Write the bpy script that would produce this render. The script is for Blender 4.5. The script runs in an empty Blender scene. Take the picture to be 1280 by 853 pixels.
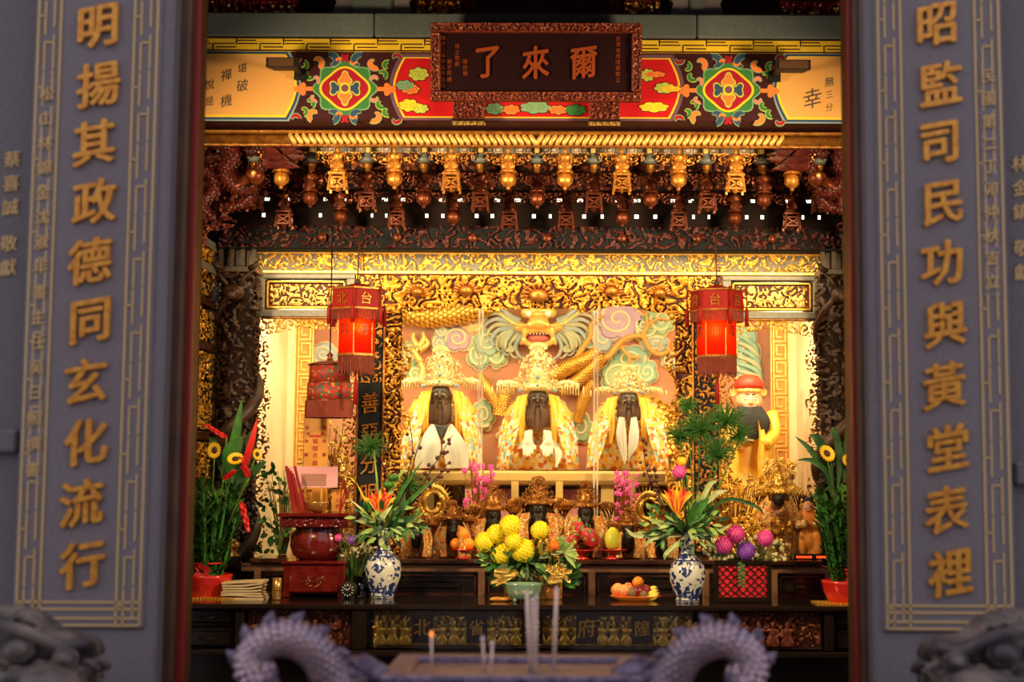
import bpy, bmesh, math, random
import numpy as np
from mathutils import Vector, Matrix

SC = bpy.context.scene
COL = SC.collection
PI = math.pi
sin, cos = math.sin, math.cos

# ------------------------------------------------------------------ camera, light, exposure
FPX = 50.0 / 36.0 * 1280.0            # focal length in pixels of the 1280x853 frame
PX0 = 703.0                           # column of the optical axis (lens shift)
PITCH = math.radians(5.2)
ROLL = math.radians(0.25)
CAMX, CAMZ = 0.138, 1.60
cam_d = bpy.data.cameras.new('camera')
cam_d.lens = 50.0
cam_d.sensor_width = 36.0
cam_d.shift_x = -(PX0 - 640.0) / 1280.0
cam_d.clip_start = 0.05
cam_d.clip_end = 60.0
cam_d.dof.use_dof = True
cam_d.dof.focus_distance = 8.0
cam_d.dof.aperture_fstop = 2.1
cam = bpy.data.objects.new('camera', cam_d)
COL.objects.link(cam)
cam.location = (CAMX, 0.0, CAMZ)
cam.rotation_mode = 'QUATERNION'
cam.rotation_quaternion = (Matrix.Rotation(PI / 2 + PITCH, 4, 'X') @ Matrix.Rotation(ROLL, 4, 'Z')).to_quaternion()
SC.camera = cam

SC.view_settings.view_transform = 'Standard'
SC.view_settings.look = 'None'
SC.view_settings.gamma = 1.0
SC.view_settings.use_curve_mapping = False
SC.view_settings.exposure = 0.0

world = bpy.data.worlds.new('world')
SC.world = world
world.use_nodes = True
wb = world.node_tree.nodes['Background']
wb.inputs['Color'].default_value = (0.92, 0.85, 0.92, 1)      # overcast daylight of the temple court
wb.inputs['Strength'].default_value = 0.95


def area_light(name, loc, target, size, power, color, size_y=None, spread=PI):
    l = bpy.data.lights.new(name, 'AREA')
    l.energy = power
    l.color = color
    l.size = size
    l.spread = spread
    if size_y:
        l.shape = 'RECTANGLE'
        l.size_y = size_y
    o = bpy.data.objects.new(name, l)
    COL.objects.link(o)
    o.location = loc
    d = Vector(target) - Vector(loc)
    o.rotation_euler = d.to_track_quat('-Z', 'Y').to_euler()
    return o


def W(px, py, Y):
    """world x, z of the point that the photograph shows at pixel (px, py), at depth Y"""
    xc = (px - PX0) / FPX
    yc = (426.5 - py) / FPX
    dy = cos(PITCH) - yc * sin(PITCH)
    dz = sin(PITCH) + yc * cos(PITCH)
    t = Y / dy
    return CAMX + t * xc, CAMZ + t * dz


def WX(px, Y, py=450):
    return W(px, py, Y)[0]


def WZ(py, Y):
    return W(640, py, Y)[1]


def M(n, Y):
    """metres that n pixels span at depth Y"""
    return n * Y / FPX


WARM = (1.0, 0.72, 0.36)
# added fill lights, unseen behind the two door pillars, crossing onto the altar
for sx in (-1, 1):
    area_light('hall_fill', (sx * 1.85, 5.6, 2.86), (-sx * 0.25, 7.6, 2.2), 0.35, 42, WARM, spread=1.9)
# fluorescent fittings behind the carved screen, lighting the three bays of the shrine
area_light('shrine_lamp', (0.0, 8.62, 2.74), (0.0, 9.35, 1.7), 1.6, 23, (1.0, 0.80, 0.46), 0.25)
area_light('shrine_lamp', (-1.25, 8.6, 2.60), (-1.25, 9.5, 1.7), 0.5, 15, (1.0, 0.84, 0.52), 0.25)
area_light('shrine_lamp', (1.25, 8.6, 2.60), (1.25, 9.5, 1.7), 0.5, 15, (1.0, 0.84, 0.52), 0.25)
# lamp strip under the carved beam, washing down the gilt screen
area_light('screen_lamp', (0.0, 7.96, 2.80), (0.0, 8.25, 2.35), 3.2, 15, WARM, 0.06)
# ------------------------------------------------------------------ mesh collecting
class MB:
    def __init__(self):
        self.v, self.f, self.s, self.m = [], [], [], []
        self.n = 0

    def add(self, verts, faces, smooth=False, mi=0):
        k = self.n
        self.v.extend([tuple(map(float, p)) for p in verts])
        self.n += len(verts)
        for f in faces:
            self.f.append([i + k for i in f])
        self.s.extend([smooth] * len(faces))
        self.m.extend([mi] * len(faces))
        return self

    def join(self, other, mat4=None, mi=None):
        vs = other.v
        if mat4 is not None:
            vs = [mat4 @ Vector(p) for p in vs]
        k = self.n
        self.v.extend([tuple(p) for p in vs])
        self.n += len(vs)
        self.f.extend([[i + k for i in f] for f in other.f])
        self.s.extend(other.s)
        self.m.extend(other.m if mi is None else [mi] * len(other.f))
        return self

    def box(self, x0, x1, y0, y1, z0, z1, b=0.0, mi=0):
        if x1 < x0: x0, x1 = x1, x0
        if y1 < y0: y0, y1 = y1, y0
        if z1 < z0: z0, z1 = z1, z0
        if b <= 0:
            v = [(x, y, z) for x in (x0, x1) for y in (y0, y1) for z in (z0, z1)]
            f = [(0, 1, 3, 2), (4, 6, 7, 5), (0, 4, 5, 1), (2, 3, 7, 6), (0, 2, 6, 4), (1, 5, 7, 3)]
            return self.add(v, f, False, mi)
        b = min(b, (x1 - x0) * .45, (y1 - y0) * .45, (z1 - z0) * .45)
        bm = bmesh.new()
        bmesh.ops.create_cube(bm, size=1)
        for v in bm.verts:
            v.co = Vector(((x0 + x1) / 2 + v.co.x * (x1 - x0), (y0 + y1) / 2 + v.co.y * (y1 - y0), (z0 + z1) / 2 + v.co.z * (z1 - z0)))
        bmesh.ops.bevel(bm, geom=bm.edges[:], offset=b, segments=1, affect='EDGES', profile=0.5)
        bm.verts.index_update()
        v = [tuple(p.co) for p in bm.verts]
        f = [[q.index for q in fc.verts] for fc in bm.faces]
        bm.free()
        return self.add(v, f, False, mi)

    def beam(self, a, b, w, h=None, up=(0, 0, 1), mi=0):
        """square bar from a to b"""
        h = h or w
        a, b = Vector(a), Vector(b)
        d = (b - a).normalized()
        u = Vector(up)
        if abs(d.dot(u)) > .95: u = Vector((0, 1, 0))
        s = d.cross(u).normalized() * (w / 2)
        t = s.cross(d).normalized() * (h / 2)
        v = [a - s - t, a + s - t, a + s + t, a - s + t, b - s - t, b + s - t, b + s + t, b - s + t]
        f = [(3, 2, 1, 0), (4, 5, 6, 7), (0, 1, 5, 4), (1, 2, 6, 5), (2, 3, 7, 6), (3, 0, 4, 7)]
        return self.add(v, f, False, mi)

    def tube(self, pts, r, n=6, caps=True, mi=0, flat=1.0, up=(0, -1, 0)):
        pts = [Vector(p) for p in pts]
        if not hasattr(r, '__len__'): r = [r] * len(pts)
        V, F = [], []
        prev = None
        for i, p in enumerate(pts):
            d = (pts[min(i + 1, len(pts) - 1)] - pts[max(i - 1, 0)])
            if d.length < 1e-9: d = Vector((0, 0, 1))
            d.normalize()
            if prev is None:
                u = Vector(up)
                if abs(u.dot(d)) > .95: u = Vector((1, 0, 0))
            else:
                u = prev
            u = (u - d * u.dot(d))
            if u.length < 1e-6: u = d.orthogonal()
            u.normalize()
            w = d.cross(u)
            prev = u
            for k in range(n):
                a = 2 * PI * k / n
                V.append(p + (u * cos(a) * flat + w * sin(a)) * r[i])
        for i in range(len(pts) - 1):
            for k in range(n):
                k2 = (k + 1) % n
                F.append((i * n + k, i * n + k2, (i + 1) * n + k2, (i + 1) * n + k))
        if caps:
            F.append(tuple(range(n - 1, -1, -1)))
            F.append(tuple((len(pts) - 1) * n + k for k in range(n)))
        return self.add(V, F, True, mi)

    def lathe(self, prof, c=(0, 0, 0), n=20, sy=1.0, mi=0, rfun=None, a0=0.0, flat=False):
        V, F = [], []
        for (r, z) in prof:
            for k in range(n):
                a = a0 + 2 * PI * k / n
                rr = r * (rfun(a, z) if rfun else 1.0)
                V.append((c[0] + rr * cos(a), c[1] + rr * sin(a) * sy, c[2] + z))
        m = len(prof)
        for i in range(m - 1):
            for k in range(n):
                k2 = (k + 1) % n
                F.append((i * n + k, i * n + k2, (i + 1) * n + k2, (i + 1) * n + k))
        if prof[0][0] > 1e-5: F.append(tuple(range(n - 1, -1, -1)))
        if prof[-1][0] > 1e-5: F.append(tuple((m - 1) * n + k for k in range(n)))
        return self.add(V, F, not flat, mi)

    def ell(self, c, r, n=10, m=7, rot=None, mi=0):
        if not hasattr(r, '__len__'): r = (r, r, r)
        V, F = [], []
        c = Vector(c)
        R = rot or Matrix.Identity(3)
        for i in range(m + 1):
            t = PI * i / m
            if i in (0, m):
                V.append(c + R @ Vector((0, 0, r[2] * cos(t))))
                continue
            for k in range(n):
                a = 2 * PI * k / n
                V.append(c + R @ Vector((r[0] * sin(t) * cos(a), r[1] * sin(t) * sin(a), r[2] * cos(t))))
        ring = lambda i: 1 + (i - 1) * n
        for k in range(n):
            k2 = (k + 1) % n
            F.append((0, ring(1) + k, ring(1) + k2))
            F.append((len(V) - 1, ring(m - 1) + k2, ring(m - 1) + k))
        for i in range(1, m - 1):
            for k in range(n):
                k2 = (k + 1) % n
                F.append((ring(i) + k, ring(i + 1) + k, ring(i + 1) + k2, ring(i) + k2))
        return self.add(V, F, True, mi)

    def prism(self, poly, y0, y1, mi=0, inset=0.0):
        """outline in (x, z) given a thickness from y0 (front) to y1; inset rounds the front edge"""
        n = len(poly)
        V = [(x, y1, z) for x, z in poly]
        if inset > 0:
            cx = sum(p[0] for p in poly) / n
            cz = sum(p[1] for p in poly) / n
            ym = y0 + min(inset, abs(y1 - y0) * .5) * (1 if y1 > y0 else -1)
            V += [(x, ym, z) for x, z in poly]
            fr = []
            for x, z in poly:
                d = math.hypot(x - cx, z - cz) or 1
                fr.append((x - (x - cx) / d * inset, y0, z - (z - cz) / d * inset))
            V += fr
            L = 3
        else:
            V += [(x, y0, z) for x, z in poly]
            L = 2
        F = []
        for l in range(L - 1):
            for k in range(n):
                k2 = (k + 1) % n
                F.append((l * n + k, l * n + k2, (l + 1) * n + k2, (l + 1) * n + k))
        F.append(tuple((L - 1) * n + k for k in range(n)))
        F.append(tuple(range(n - 1, -1, -1)))
        return self.add(V, F, False, mi)

    def leaf(self, base, tip, w, up=(0, 0, 1), droop=0.0, n=4, mi=0, fold=0.15):
        """one blade: two strips of quads either side of a folded midrib"""
        a, b = Vector(base), Vector(tip)
        d = b - a
        u = Vector(up)
        s = d.cross(u)
        if s.length < 1e-6: s = d.orthogonal()
        s.normalize()
        nrm = s.cross(d).normalized()
        V, F = [], []
        for i in range(n + 1):
            t = i / n
            p = a + d * t - Vector((0, 0, 1)) * droop * t * t
            ww = w * (sin(PI * min(1, t * .93 + .07)) ** .8) * .5
            V += [p - s * ww + nrm * ww * fold * 2, p, p + s * ww + nrm * ww * fold * 2]
        for i in range(n):
            for k in (0, 1):
                F.append((i * 3 + k, i * 3 + k + 1, i * 3 + k + 4, i * 3 + k + 3))
        return self.add(V, F, True, mi)


OFF = {}


def link(name, me, mats, parent=None):
    o = bpy.data.objects.new(name, me)
    COL.objects.link(o)
    if parent is not None:
        o.parent = parent
    return o


def build(mb, name, mat, parent=None, kind=None, smooth=None):
    """one mesh object; coordinates in mb are world coordinates"""
    if parent is not None:
        off = OFF[parent.name]
    else:
        xs = [p[0] for p in mb.v]; ys = [p[1] for p in mb.v]; zs = [p[2] for p in mb.v]
        off = Vector(((min(xs) + max(xs)) / 2, (min(ys) + max(ys)) / 2, min(zs)))
    me = bpy.data.meshes.new(name)
    me.from_pydata([(p[0] - off.x, p[1] - off.y, p[2] - off.z) for p in mb.v], [], mb.f)
    for m in (mat if isinstance(mat, (list, tuple)) else [mat]):
        me.materials.append(MT[m])
    me.polygons.foreach_set('use_smooth', mb.s if smooth is None else [smooth] * len(mb.f))
    if any(mb.m):
        me.polygons.foreach_set('material_index', mb.m)
    me.update()
    o = link(name, me, None, parent)
    if parent is None:
        o.location = off
    OFF[o.name] = off
    if kind: o['kind'] = kind
    return o


def tag(o, label, cat, group=None):
    o['label'] = label
    o['category'] = cat
    if group: o['group'] = group
    return o


def thing(name, label, cat, loc=(0, 0, 0), group=None):
    o = bpy.data.objects.new(name, None)
    o.empty_display_size = 0.05
    COL.objects.link(o)
    o.location = loc
    OFF[o.name] = Vector(loc)
    return tag(o, label, cat, group)


def struct(mb, name, mat, parent=None):
    o = build(mb, name, mat, parent)
    if parent is None: o['kind'] = 'structure'
    return o


def copy_tree(o, loc=None, label=None, parent=None, scale=None, rotz=None):
    c = o.copy()
    COL.objects.link(c)
    if parent is not None:
        c.parent = parent
    if loc is not None:
        c.location = loc
    if label: c['label'] = label
    if scale is not None: c.scale = scale if hasattr(scale, '__len__') else (scale,) * 3
    if rotz is not None: c.rotation_euler = (0, 0, rotz)
    for ch in [x for x in o.children]:
        copy_tree(ch, parent=c)
    OFF[c.name] = Vector(c.location) if parent is None else OFF[o.name]
    return c


def fuse(mb, voxel, smooth=3, name='fused'):
    """one continuous skin over overlapping shapes"""
    me = bpy.data.meshes.new('tmp')
    me.from_pydata(mb.v, [], mb.f)
    o = bpy.data.objects.new('tmp', me)
    COL.objects.link(o)
    md = o.modifiers.new('r', 'REMESH')
    md.mode = 'VOXEL'
    md.voxel_size = voxel
    if smooth:
        ms = o.modifiers.new('s', 'SMOOTH')
        ms.iterations = smooth
        ms.factor = 0.5
    dg = bpy.context.evaluated_depsgraph_get()
    m2 = bpy.data.meshes.new_from_object(o.evaluated_get(dg))
    out = MB()
    out.add([tuple(v.co) for v in m2.vertices], [list(p.vertices) for p in m2.polygons], True)
    bpy.data.objects.remove(o)
    bpy.data.meshes.remove(me)
    bpy.data.meshes.remove(m2)
    return out


# ------------------------------------------------------------------ lettering
_tc = bpy.data.curves.new('lettering', 'FONT')
_to = bpy.data.objects.new('lettering', _tc)
COL.objects.link(_to)
_tcache = {}


def glyph(ch, bold=0.0, ext=0.5):
    key = (ch, bold, ext)
    if key not in _tcache:
        _tc.body = ch
        _tc.size = 1.0
        _tc.resolution_u = 2
        _tc.offset = bold
        _tc.extrude = ext
        bpy.context.view_layer.update()
        m = bpy.data.meshes.new_from_object(_to.evaluated_get(bpy.context.evaluated_depsgraph_get()))
        v = np.array([tuple(p.co) for p in m.vertices])
        f = [list(p.vertices) for p in m.polygons]
        bpy.data.meshes.remove(m)
        lo, hi = v.min(0), v.max(0)
        v[:, :2] -= (lo + hi)[:2] / 2
        _tcache[key] = (v, f)
    return _tcache[key]


def put_glyph(mb, ch, x, y, z, size, depth=0.004, bold=0.02, slant=0.10, wide=1.0, mi=0):
    """a character standing in the xz plane, its face towards -y at y - depth"""
    v, f = glyph(ch, 0.0)
    shifts = [(0, 0)] if bold < .012 else [(-bold, 0), (bold, 0), (0, -bold * .8), (0, bold * .8)]
    for i, (sx, sz) in enumerate(shifts):
        V = np.empty_like(v)
        V[:, 0] = x + (v[:, 0] + sx) * size * wide
        V[:, 2] = z + (v[:, 1] + sz + slant * v[:, 0] - 0.18 * slant * (v[:, 0] ** 2)) * size
        V[:, 1] = y - depth * (1 - .04 * i) * (v[:, 2] + 0.5)
        mb.add(V.tolist(), f, False, mi)


# ------------------------------------------------------------------ carved relief
def vnoise(x, z, seed):
    rs = np.random.RandomState(seed)
    tab = rs.rand(64, 64) * 2 - 1
    xi, zi = np.floor(x).astype(int), np.floor(z).astype(int)
    fx, fz = x - xi, z - zi
    fx = fx * fx * (3 - 2 * fx); fz = fz * fz * (3 - 2 * fz)
    g = lambda a, b: tab[a % 64, b % 64]
    return (g(xi, zi) * (1 - fx) + g(xi + 1, zi) * fx) * (1 - fz) + (g(xi, zi + 1) * (1 - fx) + g(xi + 1, zi + 1) * fx) * fz


def scroll_field(X, Z, cell, seed, turns=1.0, warp=0.25):
    """curling scrollwork: the plane is shared among volutes and rosettes"""
    rs = np.random.RandomState(seed)
    Xw = X + cell * warp * vnoise(X / cell * 1.3, Z / cell * 1.3, seed + 1)
    Zw = Z + cell * warp * vnoise(X / cell * 1.3 + 9, Z / cell * 1.3 + 4, seed + 2)
    gx = np.floor(Xw / cell).astype(int); gz = np.floor(Zw / cell).astype(int)
    ox, oz = gx.min() - 2, gz.min() - 2
    nx, nz = gx.max() - ox + 4, gz.max() - oz + 4
    jx = rs.rand(nx, nz) * .8 + .1; jz = rs.rand(nx, nz) * .8 + .1
    ch = np.where(rs.rand(nx, nz) < .5, -1, 1); ph = rs.rand(nx, nz) * 6.28
    kind = rs.rand(nx, nz)
    best = np.full(X.shape, 1e9); best2 = np.full(X.shape, 1e9)
    bi = np.zeros(X.shape, int); bj = np.zeros(X.shape, int)
    for dx in (-1, 0, 1):
        for dz in (-1, 0, 1):
            i = gx - ox + dx; j = gz - oz + dz
            cx = (gx + dx + jx[i, j]) * cell; cz = (gz + dz + jz[i, j]) * cell
            d = np.hypot(Xw - cx, Zw - cz)
            nb = d < best
            best2 = np.where(nb, best, np.minimum(best2, d))
            best = np.where(nb, d, best)
            bi = np.where(nb, i, bi); bj = np.where(nb, j, bj)
    cx = (bi + ox + jx[bi, bj]) * cell; cz = (bj + oz + jz[bi, bj]) * cell
    th = np.arctan2(Zw - cz, Xw - cx)
    r = best / cell
    sp = np.cos(r * turns * 6.28 * 1.6 + ch[bi, bj] * th + ph[bi, bj])
    ro = np.cos(5 * th + ph[bi, bj]) * .6 + np.cos(r * 12) * .6
    f = np.where(kind[bi, bj] < .74, sp, ro)
    edge = np.clip((best2 - best) / cell * 6, 0, 1)
    return f - (1 - edge) * .9


def carve(x0, x1, z0, z1, y, depth, step, cell, seed, thr=-0.2, mask=None, turns=1.0, both=False, warp=.25, base=0.0, border=0.0):
    """openwork relief in front of plane y (towards -y); returns MB"""
    nx = max(2, int(round((x1 - x0) / step))); nz = max(2, int(round((z1 - z0) / step)))
    X, Z = np.meshgrid(np.linspace(x0, x1, nx + 1), np.linspace(z0, z1, nz + 1), indexing='ij')
    f = scroll_field(X - x0, Z - z0, cell, seed, turns, warp)
    inside = np.ones(X.shape, bool) if mask is None else mask(X, Z)
    if border > 0:
        e = np.minimum(np.minimum(X - x0, x1 - X), np.minimum(Z - z0, z1 - Z))
        f = np.where(e < border, 0.9, f)
    cover = min(.86, max(.42, .66 - thr * .7))
    thr = float(np.quantile(f[inside], 1 - cover)) if inside.any() else 0.0
    h = np.sqrt(np.clip((f - thr) / (1.05 - thr), 0, 1))
    fine = scroll_field(X - x0 + 3.3, Z - z0 + 1.7, cell * .42, seed + 17, 1.0, warp)
    h = h * (.76 + .24 * fine)
    big = .75 + .25 * vnoise(X / cell * .6 + 3, Z / cell * .6 + 7, seed + 5)
    Yf = y - base - depth * h * big
    keep = (f > thr) & inside
    kc = keep[:-1, :-1] & keep[1:, :-1] & keep[:-1, 1:] & keep[1:, 1:]
    ii, jj = np.nonzero(kc)
    idx = lambda a, b: a * (nz + 1) + b
    quads = np.stack([idx(ii, jj), idx(ii + 1, jj), idx(ii + 1, jj + 1), idx(ii, jj + 1)], 1)
    used, inv = np.unique(quads.ravel(), return_inverse=True)
    V = np.stack([X.ravel()[used], Yf.ravel()[used], Z.ravel()[used]], 1)
    mb = MB()
    q = inv.reshape(-1, 4)
    mb.add(V.tolist(), q.tolist(), True)
    if both:
        V2 = V.copy(); V2[:, 1] = y + (y - V2[:, 1]) * .6
        mb.add(V2.tolist(), q[:, ::-1].tolist(), True)
    return mb


def scales_on(mb, pts, r, size, front=(0, -1, 0), mi=0, amin=-1.35, amax=1.35, lift=1.0):
    """rows of overlapping scales along a thick curved body, on the side towards front"""
    pts = [Vector(p) for p in pts]
    L = [0]
    for a, b in zip(pts, pts[1:]): L.append(L[-1] + (b - a).length)
    tot = L[-1]
    rr = r if hasattr(r, '__len__') else [r] * len(pts)
    k = 0; s = 0
    F = Vector(front)
    while s < tot:
        i = max(0, min(len(pts) - 2, next((q for q in range(len(L) - 1) if L[q + 1] >= s), len(pts) - 2)))
        t = (s - L[i]) / max(1e-6, L[i + 1] - L[i])
        p = pts[i].lerp(pts[i + 1], t)
        rad = rr[i] * (1 - t) + rr[i + 1] * t
        d = (pts[i + 1] - pts[i]).normalized()
        u = (F - d * F.dot(d)).normalized()
        w = d.cross(u)
        n = max(2, int((amax - amin) * rad / size))
        for q in range(n + 1):
            a = amin + (amax - amin) * (q + (.5 if k % 2 else 0)) / n
            if a > amax + .01: continue
            nn = u * cos(a) + w * sin(a)
            tt = d.cross(nn)
            c = p + nn * rad * .97
            hs = size * .62
            V = [c - d * hs, c - tt * hs * .9 + nn * size * .05, c + tt * hs * .9 + nn * size * .05,
                 c - tt * hs * .6 + d * hs * .7 + nn * size * .22 * lift, c + tt * hs * .6 + d * hs * .7 + nn * size * .22 * lift,
                 c + d * hs * 1.05 + nn * size * .2 * lift, c + nn * size * .3 * lift]
            mb.add(V, [(0, 2, 6), (0, 6, 1), (1, 6, 3), (2, 4, 6), (3, 6, 5), (4, 5, 6)], True, mi)
        s += size * .85
        k += 1


def smoothpath(ctrl, n=8):
    """Catmull-Rom through control points"""
    P = [Vector(p) for p in ctrl]
    P = [P[0] * 2 - P[1]] + P + [P[-1] * 2 - P[-2]]
    out = []
    for i in range(1, len(P) - 2):
        for k in range(n):
            t = k / n
            a, b, c, d = P[i - 1], P[i], P[i + 1], P[i + 2]
            out.append(.5 * ((2 * b) + (c - a) * t + (2 * a - 5 * b + 4 * c - d) * t * t + (-a + 3 * b - 3 * c + d) * t ** 3))
    out.append(P[-2])
    return out


ORD = ['first', 'second', 'third', 'fourth', 'fifth', 'sixth', 'seventh', 'eighth', 'ninth', 'tenth', 'eleventh', 'twelfth',
       'thirteenth', 'fourteenth', 'fifteenth', 'sixteenth', 'seventeenth', 'eighteenth', 'nineteenth', 'twentieth']

# ------------------------------------------------------------------ materials
MT = {}


def mat(name, col, rough=.5, metal=0.0, col2=None, scale=30, bump=0.0, bscale=60, mix=(0.35, 0.65), emit=0.0, ecol=None,
        trans=0.0, spec=0.5, sss=0.0, tex='noise', alpha=1.0, coat=0.0, stops=None):
    m = bpy.data.materials.new(name)
    m.use_nodes = True
    nt = m.node_tree
    N, Lk = nt.nodes, nt.links
    bs = N['Principled BSDF']
    bs.inputs['Base Color'].default_value = (*col, 1)
    bs.inputs['Roughness'].default_value = rough
    bs.inputs['Metallic'].default_value = metal
    bs.inputs['Specular IOR Level'].default_value = spec
    bs.inputs['Coat Weight'].default_value = coat
    bs.inputs['Coat Roughness'].default_value = .12
    if trans: bs.inputs['Transmission Weight'].default_value = trans
    if alpha < 1: bs.inputs['Alpha'].default_value = alpha
    if emit:
        bs.inputs['Emission Color'].default_value = (*(ecol or col), 1)
        bs.inputs['Emission Strength'].default_value = emit
    if col2 or stops or bump:
        tc = N.new('ShaderNodeTexCoord')
    if col2 or stops:
        if tex == 'noise':
            t = N.new('ShaderNodeTexNoise'); t.inputs['Detail'].default_value = 4
            out = t.outputs['Fac']
        elif tex == 'voronoi':
            t = N.new('ShaderNodeTexVoronoi'); out = t.outputs['Color']
        elif tex == 'wave':
            t = N.new('ShaderNodeTexWave'); t.inputs['Distortion'].default_value = 7
            t.inputs['Detail'].default_value = 3
            out = t.outputs['Fac']
        t.inputs['Scale'].default_value = scale
        Lk.new(tc.outputs['Object'], t.inputs['Vector'])
        cr = N.new('ShaderNodeValToRGB')
        if stops:
            el = cr.color_ramp.elements
            cr.color_ramp.interpolation = 'CONSTANT' if tex == 'voronoi' else 'LINEAR'
            el[0].position, el[0].color = stops[0][0], (*stops[0][1], 1)
            el[1].position, el[1].color = stops[1][0], (*stops[1][1], 1)
            for p, c in stops[2:]:
                e = el.new(p); e.color = (*c, 1)
        else:
            el = cr.color_ramp.elements
            el[0].position, el[0].color = mix[0], (*col, 1)
            el[1].position, el[1].color = mix[1], (*col2, 1)
        Lk.new(out, cr.inputs['Fac'])
        Lk.new(cr.outputs['Color'], bs.inputs['Base Color'])
    if bump:
        t2 = N.new('ShaderNodeTexNoise'); t2.inputs['Scale'].default_value = bscale
        t2.inputs['Detail'].default_value = 3
        Lk.new(tc.outputs['Object'], t2.inputs['Vector'])
        b = N.new('ShaderNodeBump'); b.inputs['Strength'].default_value = bump
        b.inputs['Distance'].default_value = .01
        Lk.new(t2.outputs['Fac'], b.inputs['Height'])
        Lk.new(b.outputs['Normal'], bs.inputs['Normal'])
    MT[name] = m
    return m


mat('granite', (.140, .126, .145), .62, col2=(.200, .180, .198), scale=160, bump=.12, bscale=220)
mat('granite_dark', (.105, .096, .115), .65, col2=(.155, .142, .158), scale=160, bump=.1, bscale=220)
mat('granite_beam', (.10, .125, .135), .38, col2=(.14, .165, .17), scale=120, bump=.05)
mat('stone_lion', (.045, .038, .045), .5, col2=(.17, .135, .12), scale=9, bump=.6, bscale=40, mix=(.42, .60))
mat('stone_dark', (.04, .04, .045), .7, col2=(.08, .075, .08), scale=60)
mat('gilt_letter', (.78, .38, .05), .38, .3, col2=(.58, .22, .03), scale=40)
mat('gilt_line', (.58, .40, .18), .5, .1)
mat('gold', (.95, .58, .10), .30, .62, col2=(.80, .40, .055), scale=24, bump=.25, bscale=120)
mat('gold_pale', (1.0, .74, .26), .34, .45, col2=(.92, .55, .12), scale=30, bump=.2, bscale=120)
mat('gold_dark', (.52, .23, .035), .34, .55, col2=(.30, .10, .02), scale=30, bump=.25, bscale=120)
mat('gold_red_and_shade', (.24, .055, .016), .36, .4, col2=(.10, .018, .008), scale=40, bump=.2, bscale=120)  # red-gold; on the rear pendant rows it stands in for canopy shade
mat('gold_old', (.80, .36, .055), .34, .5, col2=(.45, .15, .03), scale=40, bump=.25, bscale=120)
mat('gold_foil', (.95, .66, .16), .22, .8, col2=(.7, .38, .05), scale=60, bump=.4, bscale=160)
mat('silver_gold', (.98, .88, .56), .3, .4, col2=(.80, .56, .20), scale=60)
mat('relief_ground', (.12, .13, .135), .6, col2=(.19, .19, .18), scale=60)
mat('red_ground', (.09, .010, .005), .6, col2=(.05, .006, .004), scale=30)
mat('dark_red', (.055, .006, .005), .45, col2=(.12, .014, .009), scale=25, bump=.25, bscale=80)
mat('dark_ground', (.012, .015, .018), .7, spec=.2)
mat('near_black_wood', (.014, .005, .004), .7, spec=.2)  # even near-black brown for canopy back, bracket beams and column shafts
mat('lacquer', (.016, .009, .007), .16, coat=.5)
mat('lacquer_brown', (.075, .024, .012), .22, coat=.4, col2=(.04, .012, .007), scale=18)
mat('rosewood', (.16, .012, .008), .18, coat=.6, col2=(.10, .006, .005), scale=20)
mat('wood_pale', (.30, .15, .075), .4, col2=(.22, .10, .05), scale=30)
mat('dark_wood', (.032, .014, .009), .45, col2=(.060, .026, .014), scale=20, bump=.3, bscale=60)
mat('grey_frame', (.21, .20, .175), .42, col2=(.16, .15, .13), scale=40)
mat('grey_bracket', (.20, .22, .21), .45, col2=(.14, .16, .16), scale=40)
mat('white_fret', (.62, .58, .50), .5)
mat('jamb', (.06, .022, .007), .5, col2=(.10, .04, .012), scale=8)
mat('jamb_red', (.24, .008, .006), .45)
mat('paint_red', (.62, .012, .018), .6, col2=(.52, .008, .014), scale=8, spec=.15)
mat('paint_cream', (.82, .42, .13), .6, col2=(.80, .38, .10), scale=3, spec=.15)
mat('paint_yellow', (.92, .60, .035), .6, spec=.15)
mat('paint_plum', (.045, .010, .014), .6, spec=.15)
mat('paint_purple', (.16, .075, .12), .6, spec=.15)
mat('paint_blue', (.035, .075, .16), .6, spec=.15)
mat('paint_blue_pale', (.25, .36, .42), .6, spec=.15)
mat('paint_green', (.045, .20, .055), .6, spec=.15)
mat('paint_green_pale', (.22, .40, .22), .6, spec=.15)
mat('paint_lime', (.50, .58, .09), .6, spec=.15)
mat('paint_orange', (.85, .22, .05), .6, spec=.15)
mat('paint_pink', (.75, .22, .17), .6, spec=.15)
mat('paint_crimson', (.36, .012, .03), .6, spec=.15)
mat('ink', (.055, .050, .045), .6)
mat('plaque', (.014, .002, .004), .7, spec=.1)
mat('plaque_letter', (.30, .055, .012), .35, .15)
mat('plaque_frame', (.26, .050, .012), .4, .15, col2=(.15, .02, .01), scale=50)
mat('metal_black', (.012, .011, .010), .6, spec=.2)
mat('lamp_glass', (.10, .05, .025), .3)
mat('plaster_cream', (.88, .78, .50), .7, col2=(.84, .72, .42), scale=6)
mat('wall_salmon', (.60, .20, .10), .7, col2=(.50, .26, .14), scale=5, bump=.1, bscale=20)
mat('wall_dark', (.05, .025, .018), .7)
mat('hall_wall', (.10, .05, .03), .7)
mat('court_stone', (.09, .085, .09), .8, col2=(.13, .12, .12), scale=8)
mat('tile_floor', (.16, .09, .07), .3, col2=(.12, .07, .055), scale=6)
mat('cloud_purple', (.46, .30, .46), .55, col2=(.56, .38, .46), scale=12)
mat('cloud_green', (.26, .44, .28), .55, col2=(.40, .50, .26), scale=12)
mat('cloud_teal', (.22, .42, .34), .55, col2=(.34, .50, .36), scale=12)
mat('cloud_blue', (.32, .42, .48), .55, col2=(.48, .52, .48), scale=12)
mat('cloud_ochre', (.76, .50, .16), .55)
mat('cloud_edge', (.84, .70, .42), .5)
mat('branch', (.72, .34, .07), .5)
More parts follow.
